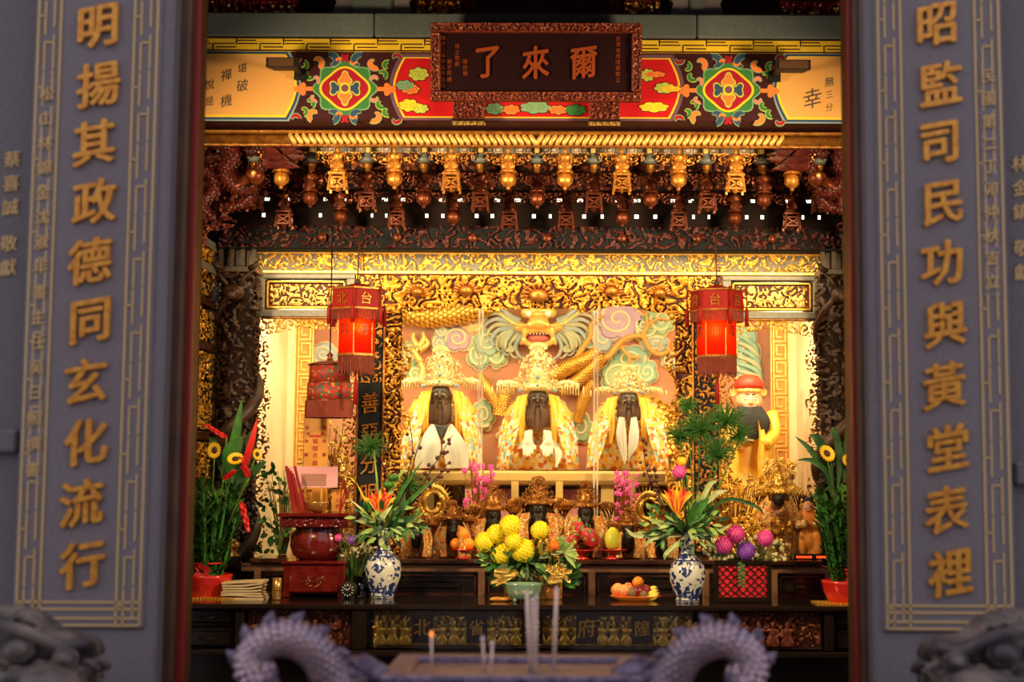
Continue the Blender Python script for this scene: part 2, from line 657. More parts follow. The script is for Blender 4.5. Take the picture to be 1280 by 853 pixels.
mat('mane', (.42, .48, .34), .5, col2=(.55, .52, .30), scale=20)
mat('eye_white', (.95, .92, .80), .2, coat=.5)
mat('mouth_red', (.50, .12, .08), .4)
mat('black_face', (.085, .058, .042), .38, col2=(.12, .085, .06), scale=15)
mat('beard_brown', (.17, .085, .045), .7, col2=(.11, .06, .04), scale=40)
mat('black_hair', (.016, .012, .010), .7)
mat('tiny_black', (.014, .009, .007), .45)
mat('skin_gilt', (.82, .42, .24), .5)
mat('hat_red', (.62, .035, .012), .55)
mat('satin_yellow', (.92, .46, .025), .42, col2=(.95, .62, .09), scale=18)
mat('embroidery', (.95, .62, .10), .5, tex='voronoi', scale=42,
    stops=[(0, (.95, .60, .08)), (.30, (.92, .90, .82)), (.46, (.72, .20, .02)), (.60, (.35, .62, .68)), (.68, (.96, .70, .16)), (.86, (.97, .86, .5))])
mat('embroidery_small', (.95, .62, .10), .5, tex='voronoi', scale=130,
    stops=[(0, (.60, .34, .05)), (.34, (.66, .10, .02)), (.48, (.74, .64, .36)), (.62, (.30, .16, .03)), (.74, (.70, .22, .03)), (.88, (.80, .55, .18))])
mat('embroidery_red', (.4, .03, .02), .6, tex='voronoi', scale=70,
    stops=[(0, (.32, .018, .014)), (.40, (.05, .10, .05)), (.52, (.40, .03, .015)), (.70, (.42, .22, .04)), (.80, (.06, .07, .12)), (.88, (.30, .015, .012))])
mat('white_cloth', (.90, .86, .78), .6)
mat('orange_cloth', (.82, .25, .03), .5, col2=(.88, .36, .06), scale=30)
mat('red_cloth', (.26, .010, .008), .6, spec=.2)
mat('fringe_red', (.22, .020, .010), .6, col2=(.30, .05, .02), scale=80)
mat('cream_wood', (.92, .62, .22), .5)
mat('pink_card', (.86, .40, .46), .6)
mat('pale_card', (.82, .66, .58), .6)
mat('brown_print', (.42, .20, .16), .6)
mat('tablet_wood', (.72, .34, .06), .45, col2=(.62, .26, .04), scale=14)
mat('red_ink', (.50, .04, .02), .5)
mat('paper', (.74, .58, .34), .7, col2=(.66, .48, .26), scale=20)
mat('porcelain', (.74, .74, .66), .12, coat=.5)
mat('cobalt', (.025, .045, .20), .15, coat=.5)
mat('celadon', (.20, .34, .24), .18, coat=.4)
mat('plastic_red', (.66, .02, .012), .25, coat=.3)
mat('orange_fruit', (.95, .32, .02), .42, bump=.1, bscale=300)
mat('apple_red', (.52, .04, .03), .3, col2=(.80, .40, .10), scale=10)
mat('apple_dark', (.22, .015, .02), .3)
mat('peach', (.90, .42, .12), .4, col2=(.80, .18, .08), scale=12)
mat('banana', (.92, .66, .08), .4)
mat('kiwi', (.20, .12, .05), .7)
mat('pomelo', (.70, .66, .04), .4, col2=(.56, .62, .05), scale=12)
mat('dragonfruit', (.48, .015, .035), .4, col2=(.60, .05, .05), scale=20)
mat('leaf', (.035, .14, .022), .42, col2=(.055, .21, .03), scale=20)
mat('leaf_dark', (.012, .055, .014), .45, col2=(.03, .10, .02), scale=20)
mat('leaf_light', (.24, .42, .06), .45, col2=(.36, .50, .14), scale=25)
mat('leaf_cream', (.62, .64, .34), .5, col2=(.28, .44, .12), scale=25)
mat('stem', (.10, .18, .03), .5)
mat('twig', (.06, .025, .015), .6)
mat('berry', (.075, .012, .012), .4)
mat('petal_yellow', (1.0, .86, .03), .6)
mat('petal_gold', (.95, .60, .03), .5)
mat('seed_dark', (.06, .025, .01), .8)
mat('petal_red', (.70, .02, .02), .45)
mat('petal_orange', (.92, .22, .02), .45)
mat('petal_pink', (.85, .10, .42), .5)
mat('petal_purple', (.34, .10, .62), .5)
mat('petal_cream', (.78, .70, .36), .5)
mat('lattice_red', (.75, .015, .02), .4)
mat('brass', (.72, .42, .12), .25, .8)
mat('gold_box', (.70, .34, .05), .35, .3, col2=(.48, .18, .03), scale=15)
mat('clock_white', (.72, .70, .62), .4)
mat('pewter', (.055, .045, .085), .36, .4, col2=(.19, .14, .22), scale=40, bump=.3, bscale=90)
mat('pewter_highlight', (.34, .26, .36), .3, .4, col2=(.46, .33, .36), scale=30)  # pale pinkish tone of the scales, highlights put into the colour
mat('pewter_red', (.14, .05, .07), .34, .5)
mat('incense', (.85, .62, .50), .6)
mat('incense_tip', (.9, .25, .05), .5, emit=1.5, ecol=(1, .25, .04))
mat('led_red', (.9, .03, .01), .4, emit=2.5, ecol=(1, .06, .01))
mat('gap_glow', (1, 1, .9), .4, emit=3.0, ecol=(1, .97, .72))
mat('candle_flame', (1, .7, .3), .4, emit=6.0, ecol=(1, .62, .2))
mat('bulb', (1, .8, .4), .4, emit=26.0, ecol=(1, .66, .18))
mat('bead_red', (.30, .01, .02), .25, coat=.5)
mat('glass_case', (1, .97, .9), .02, trans=1.0)
# thin float glass: mostly clear, a little reflective
for nm, rfl in (('glass_pane', .03), ('glass_front', .0)):
    g = bpy.data.materials.new(nm); g.use_nodes = True
    nt = g.node_tree; nt.nodes.remove(nt.nodes['Principled BSDF'])
    mx = nt.nodes.new('ShaderNodeMixShader'); tr = nt.nodes.new('ShaderNodeBsdfTransparent'); gl = nt.nodes.new('ShaderNodeBsdfGlossy')
    gl.inputs['Roughness'].default_value = .04
    tr.inputs['Color'].default_value = (.97, .98, .95, 1)
    lw = nt.nodes.new('ShaderNodeFresnel'); lw.inputs['IOR'].default_value = 1.5
    ad = nt.nodes.new('ShaderNodeMath'); ad.operation = 'ADD'; ad.inputs[1].default_value = rfl
    nt.links.new(lw.outputs[0], ad.inputs[0]); nt.links.new(ad.outputs[0], mx.inputs[0])
    nt.links.new(tr.outputs[0], mx.inputs[1]); nt.links.new(gl.outputs[0], mx.inputs[2])
    nt.links.new(mx.outputs[0], nt.nodes['Material Output'].inputs[0])
    MT[nm] = g
# glass edge: pale, milky
mat('glass_edge', (.95, .80, .62), .2, alpha=.45)
# lantern silk: lets the lamp inside shine through
g = bpy.data.materials.new('lantern_silk'); g.use_nodes = True
nt = g.node_tree; nt.nodes.remove(nt.nodes['Principled BSDF'])
ad = nt.nodes.new('ShaderNodeMixShader'); tl = nt.nodes.new('ShaderNodeBsdfTranslucent'); df = nt.nodes.new('ShaderNodeBsdfDiffuse')
tl.inputs['Color'].default_value = (.95, .16, .03, 1); df.inputs['Color'].default_value = (.55, .015, .01, 1)
ad.inputs[0].default_value = .25
nt.links.new(tl.outputs[0], ad.inputs[1]); nt.links.new(df.outputs[0], ad.inputs[2])
tp = nt.nodes.new('ShaderNodeBsdfTransparent'); tp.inputs['Color'].default_value = (1, .42, .10, 1)
m2 = nt.nodes.new('ShaderNodeMixShader'); m2.inputs[0].default_value = .16
nt.links.new(ad.outputs[0], m2.inputs[1]); nt.links.new(tp.outputs[0], m2.inputs[2])
nt.links.new(m2.outputs[0], nt.nodes['Material Output'].inputs[0])
MT['lantern_silk'] = g

# ------------------------------------------------------------------ hall shell
HX = 3.0
m = MB(); m.box(-HX, HX, 2.2, 10.2, -0.12, 0.0); struct(m, 'floor', 'tile_floor')
m = MB(); m.box(-9, 9, -9, 2.2, -0.14, -0.02); struct(m, 'ground', 'court_stone')
m = MB(); m.box(-9, 9, -9.3, -9, 0, 4.6); struct(m, 'wall_opposite', 'hall_wall')
m = MB(); m.box(-HX, HX, 4.7, 10.3, 4.35, 4.45); struct(m, 'ceiling', 'wall_dark')
m = MB(); m.box(-HX - .12, -HX, 4.7, 10.3, 0, 4.45); struct(m, 'wall_left', 'hall_wall')
m = MB(); m.box(HX, HX + .12, 4.7, 10.3, 0, 4.45); struct(m, 'wall_right', 'hall_wall')
m = MB(); m.box(-HX, HX, 10.06, 10.2, 0, 4.35); struct(m, 'wall_back', 'wall_dark')
m = MB(); m.box(-HX, HX, 4.45, 4.8, 3.75, 4.5); struct(m, 'trim_1', 'jamb')

# ------------------------------------------------------------------ couplet pillars
PY = 4.4


def border_lines(m, x0, x1, z0, z1, y, t, cell):
    """upright border band: edge lines with a running key between them"""
    w = x1 - x0
    for x in (x0, x1):
        m.box(x - t / 2, x + t / 2, y - .004, y + .004, z0, z1)
    xa, xb = x0 + w * .30, x0 + w * .70
    z = z0
    k = 0
    while z < z1 - cell * .2:
        e = min(z + cell, z1)
        m.box(xa - t * .4, xa + t * .4, y - .004, y + .004, z, z + (e - z) * (.78 if k % 2 else .95))
        m.box(xb - t * .4, xb + t * .4, y - .004, y + .004, z + (e - z) * (.05 if k % 2 else .22), e)
        if k % 2: m.box(xa, xb, y - .004, y + .004, e - (e - z) * .24, e - (e - z) * .24 + t * .8)
        else: m.box(x0, xa, y - .004, y + .004, z + (e - z) * .5, z + (e - z) * .5 + t * .8)
        z += cell
        k += 1


def pillar(side):
    L = side < 0
    xin = WX(205, PY) if L else WX(1087, PY)
    xo = WX(28, PY) if L else WX(1262, PY)
    root = thing('stone_pillar', 'grey granite pillar at the ' + ('left' if L else 'right') + ' door jamb, with ten large gilt characters', 'pillar', ((xin + xo) / 2, PY + .17, 0))
    m = MB(); m.box(xin, xo, PY, PY + .32, 0, 3.8, b=.012)
    build(m, 'shaft', 'granite', root)
    m = MB()
    xf = xo - .75 if L else xo + .75
    m.box(xo, xf, PY + .05, PY + .32, 0, 3.8, b=.01)
    o = build(m, 'side_slab', 'granite_dark', root)
    zt = 3.8
    zb = WZ(784, PY)
    t = .0065
    if L:
        b1 = (W(40, 300, PY)[0], W(68, 300, PY)[0]); b2 = (W(161, 300, PY)[0], W(190, 300, PY)[0])
    else:
        b1 = (W(1100, 300, PY)[0], W(1128, 300, PY)[0]); b2 = (W(1222, 300, PY)[0], W(1252, 300, PY)[0])
    # incised field a little proud of the shaft
    m = MB(); m.box(b1[0] - .012, b2[1] + .012, PY - .012, PY + .01, zb - .012, zt, b=.006)
    build(m, 'panel_field', 'granite', root)
    yf = PY - .012
    hgt = M(28, PY)
    for (a, b) in (b1, b2):
        m = MB(); border_lines(m, a, b, zb + (hgt if False else 0), zt, yf, t, .115)
        build(m, 'gilt_border', 'gilt_line', root)
    m = MB()
    for q in (0, .3, .7, 1):
        m.box(b1[0], b2[1], yf - .004, yf + .004, zb + hgt * q - t / 2, zb + hgt * q + t / 2)
    build(m, 'gilt_border', 'gilt_line', root)
    # the ten large characters
    chars = '明揚其政德同玄化流行' if L else '昭監司民功與黃堂表裡'
    xs = W(115, 375, PY)[0] if L else W(1177, 375, PY)[0]
    ztop = WZ(38 if L else 31, PY); zbot = WZ(708 if L else 713, PY)
    for i, ch in enumerate(chars):
        m = MB()
        z = ztop + (zbot - ztop) * i / 9
        put_glyph(m, ch, xs + (.004 if i % 2 else -.004), yf, z, .148, .016, .026, .17, .93)
        build(m, 'letter', 'gilt_letter', root)
    # small inscription inside the outer border
    small = '松山林錦金沈淑年書主任吳日照撰書' if L else '民國第二丁卯仲秋吉立'
    xs = (b1[0] + b1[1]) / 2 if L else (b2[0] + b2[1]) / 2
    z0, z1 = (WZ(122, PY), WZ(590, PY)) if L else (WZ(95, PY), WZ(350, PY))
    m = MB(); m.box(xs - .030, xs + .030, yf - .003, yf + .004, z1 - .05, z0 + .05)
    build(m, 'inscription_field', 'granite', root)
    for i, ch in enumerate(small):
        m = MB()
        put_glyph(m, ch, xs, yf - .003, z0 + (z1 - z0) * i / (len(small) - 1), .048, .006, .014, .12)
        build(m, 'small_letter', 'gilt_line', root)
    donor = '蔡喜誠敬獻' if L else '林金鎮敬獻'
    xs = W(13, 260, PY + .05)[0] if L else W(1275, 260, PY + .05)[0]
    z0, z1 = WZ(198, PY), WZ(335, PY)
    for i, ch in enumerate(donor):
        m = MB()
        put_glyph(m, ch, xs, PY + .05, z0 + (z1 - z0) * (i + (.5 if i > 2 else 0)) / 4.5, .055, .006, .014, .12)
        build(m, 'small_letter', 'gilt_line', root)
    # carved band across the neighbouring slab
    m = MB()
    zz = WZ(555, PY + .05) if L else WZ(590, PY)
    xa, xb = (xo - .5, xo - .015) if L else (xo + .015, xo + .5)
    m.box(xa, xb, PY + .015, PY + .06, zz - .035, zz + .035, b=.008)
    build(m, 'slab_moulding', 'granite_dark', root)
    return root


pillar(-1)
pillar(1)
for side, (a, b, c) in ((-1, (202, 229, 240)), (1, (1090, 1071, 1064))):
    m = MB(); m.box(WX(a, PY + .1), WX(b, PY + .1), PY + .08, PY + .30, 0, 3.8, b=.01)
    o = struct(m, 'door_1' if side < 0 else 'door_2', 'jamb')
    m = MB(); m.box(WX(b, PY + .14), WX(c, PY + .14), PY + .13, PY + .165, 0, 3.8, b=.004)
    build(m, 'door_edge', 'jamb_red', o)

# ------------------------------------------------------------------ upper storey, granite beam, painted beam
BY = 7.0
zA, zB = WZ(49, BY), WZ(19, BY)
root = thing('granite_beam', 'long blue-grey granite beam above the painted beam', 'beam', (0, BY + .2, zA))
xs = [-HX, WX(462, BY), WX(872, BY), HX]
for a, b in zip(xs, xs[1:]):
    m = MB(); m.box(a + .002, b - .002, BY - .03, BY + .42, zA + .002, zB, b=.008)
    build(m, 'granite_block', 'granite_beam', root)

# dark gallery above the beam with its stone brackets and red carvings
m = MB(); m.box(-HX, HX, BY + .5, BY + .6, zB, zB + .5); struct(m, 'wall_upper', 'wall_dark')
for i, (a, b) in enumerate(((418, 500), (848, 897))):
    x0, x1 = WX(a, BY + .1), WX(b, BY + .1)
    root = thing('stone_bracket', 'pale granite bracket block standing on the beam ' + ('over the orchid cream panel' if 0 else ('left of the plaque' if i == 0 else 'right of the plaque')), 'bracket', ((x0 + x1) / 2, BY + .2, zB))
    m = MB(); m.box(x0 + .06, x1 - .06, BY + .06, BY + .35, zB, zB + .4, b=.01); build(m, 'block', 'granite_beam', root)
    for s in (-1, 1):
        xc = x0 + .03 if s < 0 else x1 - .03
        pts = [(xc - s * .03, zB), (xc + s * .05, zB), (xc + s * .065, zB + .05), (xc + s * .05, zB + .09), (xc + s * .07, zB + .13), (xc - s * .03, zB + .13)]
        m = MB(); m.prism(pts, BY + .08, BY + .3); build(m, 'scroll_wing', 'granite', root)
x0, x1 = WX(572, BY), WX(778, BY)
root = thing('shrine_frame', 'dark red frame of the upstairs opening above the plaque', 'frame', (0, BY + .3, zB))
m = MB(); m.box(x0, x1, BY + .2, BY + .26, zB, zB + .022); m.box(x0, x0 + .06, BY + .2, BY + .26, zB, zB + .4); m.box(x1 - .06, x1, BY + .2, BY + .26, zB, zB + .4)
build(m, 'frame_bar', 'rosewood', root)
m = MB(); m.box(x0 + .06, x1 - .06, BY + .3, BY + .31, zB + .02, zB + .4); build(m, 'dark_panel', 'lacquer', root)
rng = random.Random(4)
for i, (a, b) in enumerate(((246, 357), (985, 1062), (512, 568), (782, 828))):
    x0, x1 = WX(a, BY), WX(b, BY)
    root = thing('carved_ornament', ['red beaded carving above the cream panel by the left pillar', 'red beaded carving above the cream panel by the right pillar',
                                     'small gilt carving left of the upstairs opening', 'small gilt carving right of the upstairs opening'][i], 'carving', ((x0 + x1) / 2, BY + .1, zB))
    m = MB(); m.box(x0, x1, BY + .12, BY + .2, zB, zB + .12); build(m, 'backing', 'dark_red', root)
    m = carve(x0, x1, zB, zB + .1, BY + .12, .05, .006, .05, 60 + i, -.3)
    build(m, 'scrollwork', 'bead_red' if i < 2 else 'gold_dark', root)
    m = MB()
    for k in range(14 if i < 2 else 6):
        m.ell((x0 + (x1 - x0) * rng.random(), BY + .07, zB + .02 + .05 * rng.random()), .009, 6, 4)
    build(m, 'bead', 'gold_pale', root, kind='stuff')

# painted beam
z0, z1 = WZ(152, BY), WZ(49, BY)
beam = thing('painted_beam', 'painted wooden beam with red centre, flower medallions and cream calligraphy panels', 'beam', (0, BY + .15, z0))
m = MB(); m.box(-HX, HX, BY, BY + .36, z0, z1, b=.01); build(m, 'timber', 'paint_plum', beam)
zf0, zf1 = WZ(66, BY), WZ(49.5, BY)
m = MB(); m.box(-HX, HX, BY - .012, BY + .01, zf0, zf1); build(m, 'fret_band', 'paint_yellow', beam)
m = MB()
cell = M(60, BY); hh = zf1 - zf0; t = .0055
x = -2.1; y = BY - .012
k = 0
while x < 2.1:
    m.box(x, x + t, y - .002, y + .002, zf0, zf0 + hh * .55)
    m.box(x + cell / 2, x + cell / 2 + t, y - .002, y + .002, zf0 + hh * .45, zf1)
    m.box(x + t, x + cell * .46, y - .002, y + .002, zf0 + hh * .50, zf0 + hh * .50 + t)
    m.box(x + cell * .54, x + cell * .96, y - .002, y + .002, zf0 + hh * .50, zf0 + hh * .50 + t)
    m.box(x + cell * .08, x + cell * .5, y - .002, y + .002, zf0 + hh * .24, zf0 + hh * .24 + t)
    m.box(x + cell * .5, x + cell * .92, y - .002, y + .002, zf0 + hh * .74, zf0 + hh * .74 + t)
    x += cell
for z in (zf0, zf1 - t): m.box(-HX, HX, y - .002, y + .002, z, z + t)
build(m, 'fret_line', 'paint_plum', beam, kind='stuff')

LAY = [0]


def paint(name, poly, mt, lay=1):
    """a painted shape: outline in beam pixels, laid on the timber"""
    pts = [W(px, py, BY) for px, py in poly]
    LAY[0] += 1
    m = MB(); m.prism(pts, BY - .0012 * lay - .00001 * LAY[0], BY + .004)
    return build(m, name, mt, beam)


def arc_panel(xl, xr, y0, y1, bl, br, n=8):
    """panel with bowed ends"""
    P = [(xl - bl * sin(PI * k / n) * (1 if 1 else 0), y1 + (y0 - y1) * k / n) for k in range(n + 1)]
    Q = [(xr + br * sin(PI * k / n), y0 + (y1 - y0) * k / n) for k in range(n + 1)]
    return P + Q


MC = 669.5                              # painted centre line of the beam
paint('panel_border', arc_panel(499, 840, 68, 151, 14, 14), 'paint_purple', 1)
paint('panel_edge', arc_panel(503, 836, 72.5, 148, 13, 13), 'paint_yellow', 2)
paint('red_panel', arc_panel(505, 834, 74, 146.5, 12.5, 12.5), 'paint_red', 3)
for s in (-1, 1):
    X = (lambda p: p) if s < 0 else (lambda p: 2 * MC - p)
    def pan(name, a, b, y0, y1, bow, mt, lay):
        P = arc_panel(a, b, y0, y1, 0, bow)
        P = [(X(px), py) for px, py in P]
        if s > 0: P = P[::-1]
        paint(name, P, mt, lay)
    pan('panel_border', 120, 360, 64.5, 153, 15, 'paint_blue_pale', 1)
    pan('panel_border', 120, 358, 66.5, 151.5, 15, 'paint_blue', 2)
    pan('panel_edge', 120, 356, 69.5, 148.5, 14, 'paint_yellow', 3)
    pan('cream_panel', 120, 354, 71, 145.5, 13, 'paint_cream', 4)
    # medallion
    cx, cy = (430, 112) if s < 0 else (909, 112)
    def petal(r0, r1, n, ph, nn=48, sx=1, sy=1, ox=0, oy=0):
        return [(cx + ox + sx * cos(a) * (r0 + r1 * cos(n * a + ph)), cy + oy + sy * sin(a) * (r0 + r1 * cos(n * a + ph))) for a in [2 * PI * k / nn for k in range(nn)]]
    paint('medallion', petal(38, 3.5, 8, 0, sy=.86), 'paint_green_pale', 1)
    paint('medallion', petal(36, 3.5, 8, 0, sy=.86), 'paint_green', 2)
    paint('medallion', petal(30, 2.2, 4, 0, sy=.86), 'paint_yellow', 3)
    paint('medallion', petal(27, 2.2, 4, 0, sy=.86), 'paint_crimson', 4)
    for k in range(4):
        a = PI / 2 * k
        r = 12
        paint('medallion_petal', petal(8.2, 2.2, 3, a * 3 + (PI if 1 else 0), 24, ox=r * cos(a), oy=r * sin(a)), 'paint_lime', 5)
        paint('medallion_petal', petal(6.4, 2.0, 3, a * 3 + PI, 24, ox=r * cos(a), oy=r * sin(a)), ['paint_blue', 'paint_orange'][k % 2], 6)
    paint('medallion_heart', petal(7, 0, 1, 0, 20), 'paint_yellow', 7)
    paint('medallion_heart', petal(4.6, 0, 1, 0, 20), 'paint_purple', 8)
    # scrolls and leaves round the medallion
    cols = ['paint_orange', 'paint_green', 'paint_blue', 'paint_crimson']
    def comma(x, y, r, a0, turn, mt):
        for mtt, gr, ly in (('paint_green_pale' if mt != 'paint_green' else 'paint_lime', 1.7, 2), (mt, 0, 3)):
            P, Q = [], []
            for k in range(11):
                tt = k / 10
                a = a0 + turn * tt * 3.6
                rr = r * (1 - .72 * tt)
                w = (r * .34 * sin(PI * min(1, tt * .75 + .25)) + gr * .6)
                px, py = x + cos(a) * rr, y + sin(a) * rr * .9
                nx, ny = cos(a), sin(a)
                P.append((px + nx * w, py + ny * w)); Q.append((px - nx * w, py - ny * w))
            poly = P + Q[::-1]
            if s > 0: poly = poly[::-1]
            paint('scroll', poly, mtt, ly)
    for qx in (-1, 1):
        for qy in (-1, 1):
            comma(cx + qx * 18, cy + qy * 33, 11, PI / 2 * qy + .3 * qx, qx * qy, 'paint_blue')
            comma(cx + qx * 37, cy + qy * 33, 9.5, PI / 2 + qy * .5, -qx * qy, 'paint_orange')
            comma(cx + qx * 45, cy + qy * 18, 7, PI * .3, qx * qy, 'paint_green')
            comma(cx + qx * 38, cy + qy * 11, 6, 2 + qx, -qx * qy, 'paint_pink')
            comma(cx + qx * 53, cy + qy * 28, 6.5, qy * 1.3, qx * qy, 'paint_green')
            comma(cx + qx * 63, cy + qy * 38, 6.5, 0, qx * qy, 'paint_crimson')
            comma(cx + qx * 9, cy + qy * 34, 5, 0, qx, 'paint_orange')
        paint('scroll', petal(7, 2, 3, 0 if qx > 0 else PI, 24, ox=qx * 55, oy=1), 'paint_orange', 4)
        paint('scroll', [(cx + qx * 40, cy - 2), (cx + qx * 40, cy + 3), (cx + qx * 56, cy + 3), (cx + qx * 56, cy - 2)][::(1 if qx < 0 else -1)], 'paint_orange', 3)
        paint('scroll', petal(5, 1.6, 4, PI, 24, oy=qx * 38), 'paint_crimson', 4)

# clouds painted on the red panel
def pcloud(cx, cy, w, h, mt, seed, lay=4):
    rs = random.Random(seed)
    n = 7
    def outl(g):
        P = []
        for k in range(56):
            a = 2 * PI * k / 56
            lob = abs(sin(a * n / 2 + seed))
            P.append((cx + cos(a) * (w / 2 * (.78 + .22 * lob) + g), cy + sin(a) * (h / 2 * (.78 + .22 * lob) + g)))
        return P
    paint('cloud', outl(0.9), 'paint_plum', lay)
    paint('cloud', outl(0), mt, lay + 1)
    for q in (-1, 1):
        P = []
        for k in range(15):
            tt = k / 14
            a = PI * 2.6 * tt * q + seed
            r = h * .30 * (1 - tt * .75)
            p = W(cx + q * w * .2 + cos(a) * r * 1.15, cy + sin(a) * r, BY)
            P.append((p[0], BY - .0012 * (lay + 1.2), p[1]))
        m = MB(); m.tube(P, .0022, 4); build(m, 'cloud_curl', 'paint_plum', beam)
for i, (cx, cy, w, h, mt) in enumerate([(522, 94, 26, 17, 'paint_lime'), (512, 113, 24, 13, 'paint_orange'), (505, 108, 24, 13, 'paint_green_pale'),
                                        (524, 137, 22, 12, 'paint_lime'), (510, 133, 26, 16, 'paint_yellow'),
                                        (617, 137, 24, 15, 'paint_green_pale'), (638, 138, 22, 13, 'paint_orange'), (668, 135, 40, 16, 'paint_green_pale'),
                                        (696, 138, 24, 12, 'paint_orange'), (718, 138, 28, 14, 'paint_green'),
                                        (808, 94, 18, 16, 'paint_lime'), (817, 93, 28, 8, 'paint_orange'), (829, 110, 26, 14, 'paint_lime'), (838, 111, 26, 8, 'paint_yellow'), (816, 134, 38, 13, 'paint_yellow')]):
    pcloud(cx, cy, w, h, mt, i + 1)
# brush writing on the cream panels
for (cx, cy, sz, ch) in [(302, 87, 13, '堪'), (302, 109, 17, '破'), (282, 96, 16, '禪'), (282, 128, 17, '機'), (261, 108, 14, '悅'), (261, 129, 13, '是'), (245, 124, 15, '空'),
                         (1014, 122, 28, '幸'), (1035, 101, 14, '無'), (1035, 117, 11, '三'), (1035, 133, 11, '分'), (1056, 98, 15, '心'), (1056, 122, 15, '遠')]:
    m = MB()
    x, z = W(cx, cy, BY)
    put_glyph(m, ch, x, BY - .0055, z, M(sz, BY), .0012, .004, .22, .9)
    build(m, 'brush_letter', 'ink', beam)

# ------------------------------------------------------------------ name board
pw, ph = M(270, 6.85), M(100, 6.85)
zc = WZ(77, 6.85)
pl = thing('name_board', 'dark lacquered name board with carved red frame and three large red characters', 'sign', (WX(668, 6.85), 6.9, zc - ph / 2))
o = Vector(pl.location)
def B(x, z): return (o.x + x, o.z + ph / 2 + z)
m = MB(); m.box(o.x - pw / 2 + .02, o.x + pw / 2 - .02, 6.885, 6.905, o.z + .02, o.z + ph - .02); build(m, 'board', 'plaque', pl)
fw = M(13, 6.85)
m = MB()
for (a, b, c, d) in ((-pw / 2, pw / 2, ph / 2 - fw, ph / 2), (-pw / 2, pw / 2, -ph / 2, -ph / 2 + fw), (-pw / 2, -pw / 2 + fw, -ph / 2 + fw, ph / 2 - fw), (pw / 2 - fw, pw / 2, -ph / 2 + fw, ph / 2 - fw)):
    p0, p1 = B(a, c), B(b, d)
    m.box(p0[0], p1[0], 6.862, 6.9, p0[1], p1[1], b=.006)
build(m, 'frame', 'dark_red', pl)
k = 0
for (a, b, c, d) in ((-pw / 2, pw / 2, ph / 2 - fw, ph / 2), (-pw / 2, pw / 2, -ph / 2, -ph / 2 + fw), (-pw / 2, -pw / 2 + fw, -ph / 2 + fw, ph / 2 - fw), (pw / 2 - fw, pw / 2, -ph / 2 + fw, ph / 2 - fw)):
    p0, p1 = B(a, c), B(b, d); k += 1
    m = carve(p0[0] + .004, p1[0] - .004, p0[1] + .004, p1[1] - .004, 6.862, .016, .004, .034, 80 + k, -.25, border=.005)
    build(m, 'frame_carving', 'plaque_frame', pl)
for i, (ch, px) in enumerate((('了', 608), ('來', 668), ('爾', 728))):
    m = MB(); x, z = W(px, 77, 6.85)
    put_glyph(m, ch, x, 6.885, z, M(44, 6.85), .014, .022, .12, .82); build(m, 'letter', 'plaque_letter', pl)
for (px, y0, s) in ((552, 47, '歲次己未年孟冬吉日'), (570, 57, '信士敬獻'), (560, 76, '弟子叩謝'), (580, 76, '陳氏敬'), (771, 47, '台灣省城隍廟敬立')):
    m = MB()
    for i, ch in enumerate(s):
        x, z = W(px, y0 + i * 7.2, 6.85)
        put_glyph(m, ch, x, 6.885, z, M(6.6, 6.85), .004, .01, .05)
    build(m, 'small_writing', 'plaque_letter', pl, kind='stuff')
pl.rotation_euler = (math.radians(8), 0, 0)
for i, (a, b) in enumerate(((562, 602), (736, 775))):
    x0, x1 = WX(a, 6.9), WX(b, 6.9); za, zb2 = WZ(148, 6.9), WZ(122, 6.9)
    r = thing('board_support', 'carved red wooden block under the name board, ' + ('below its left end' if i == 0 else 'below its right end'), 'bracket', ((x0 + x1) / 2, 6.9, za))
    m = MB(); m.box(x0, x1, 6.93, BY - .002, za, zb2, b=.005); build(m, 'block', 'dark_red', r)
    m = carve(x0, x1, za, zb2, 6.93, .02, .004, .035, 90 + i, -.2, border=.007); build(m, 'carving', 'plaque_frame', r)
    m = MB(); m.box(x0 - .004, x1 + .004, 6.915, BY - .002, za - .012, za); build(m, 'sill', 'lacquer', r)

# floodlights fixed to the beam
for i, (a, b, yy) in enumerate(((331, 369, 85), (969, 1012, 85))):
    s = -1 if i == 0 else 1
    x0, x1 = WX(a, 6.85), WX(b, 6.85)
    zc = WZ(yy, 6.85); h = M(23, 6.85)
    r = thing('floodlight', 'black rectangular floodlight fixed on the ' + ('left' if i == 0 else 'right') + ' cream panel of the beam', 'lamp', ((x0 + x1) / 2, 6.95, zc - h / 2))
    m = MB()
    m.add([(x0, 6.72, zc - h * .45), (x1, 6.72, zc - h * .45), (x1, 6.72, zc + h * .1), (x0, 6.72, zc + h * .1),
           (x0 + .015, 6.86, zc - h * .2), (x1 - .015, 6.86, zc - h * .2), (x1 - .015, 6.86, zc + h * .5), (x0 + .015, 6.86, zc + h * .5)],
          [(0, 1, 2, 3), (5, 4, 7, 6), (3, 2, 6, 7), (0, 4, 5, 1), (1, 5, 6, 2), (0, 3, 7, 4)])
    build(m, 'housing', 'metal_black', r)
    m = MB(); m.box(x0 + .012, x1 - .012, 6.714, 6.722, zc - h * .40, zc + h * .04); build(m, 'glass', 'lamp_glass', r)
    m = MB(); xm = x1 - .03 if s < 0 else x0 + .03
    m.box(xm - .012, xm + .012, 6.84, 6.99, zc - h * .1, zc + h * .12); m.box(xm - .03, xm + .03, 6.975, 7.0, zc - h * .3, zc + h * .3)
    build(m, 'arm', 'metal_black', r)

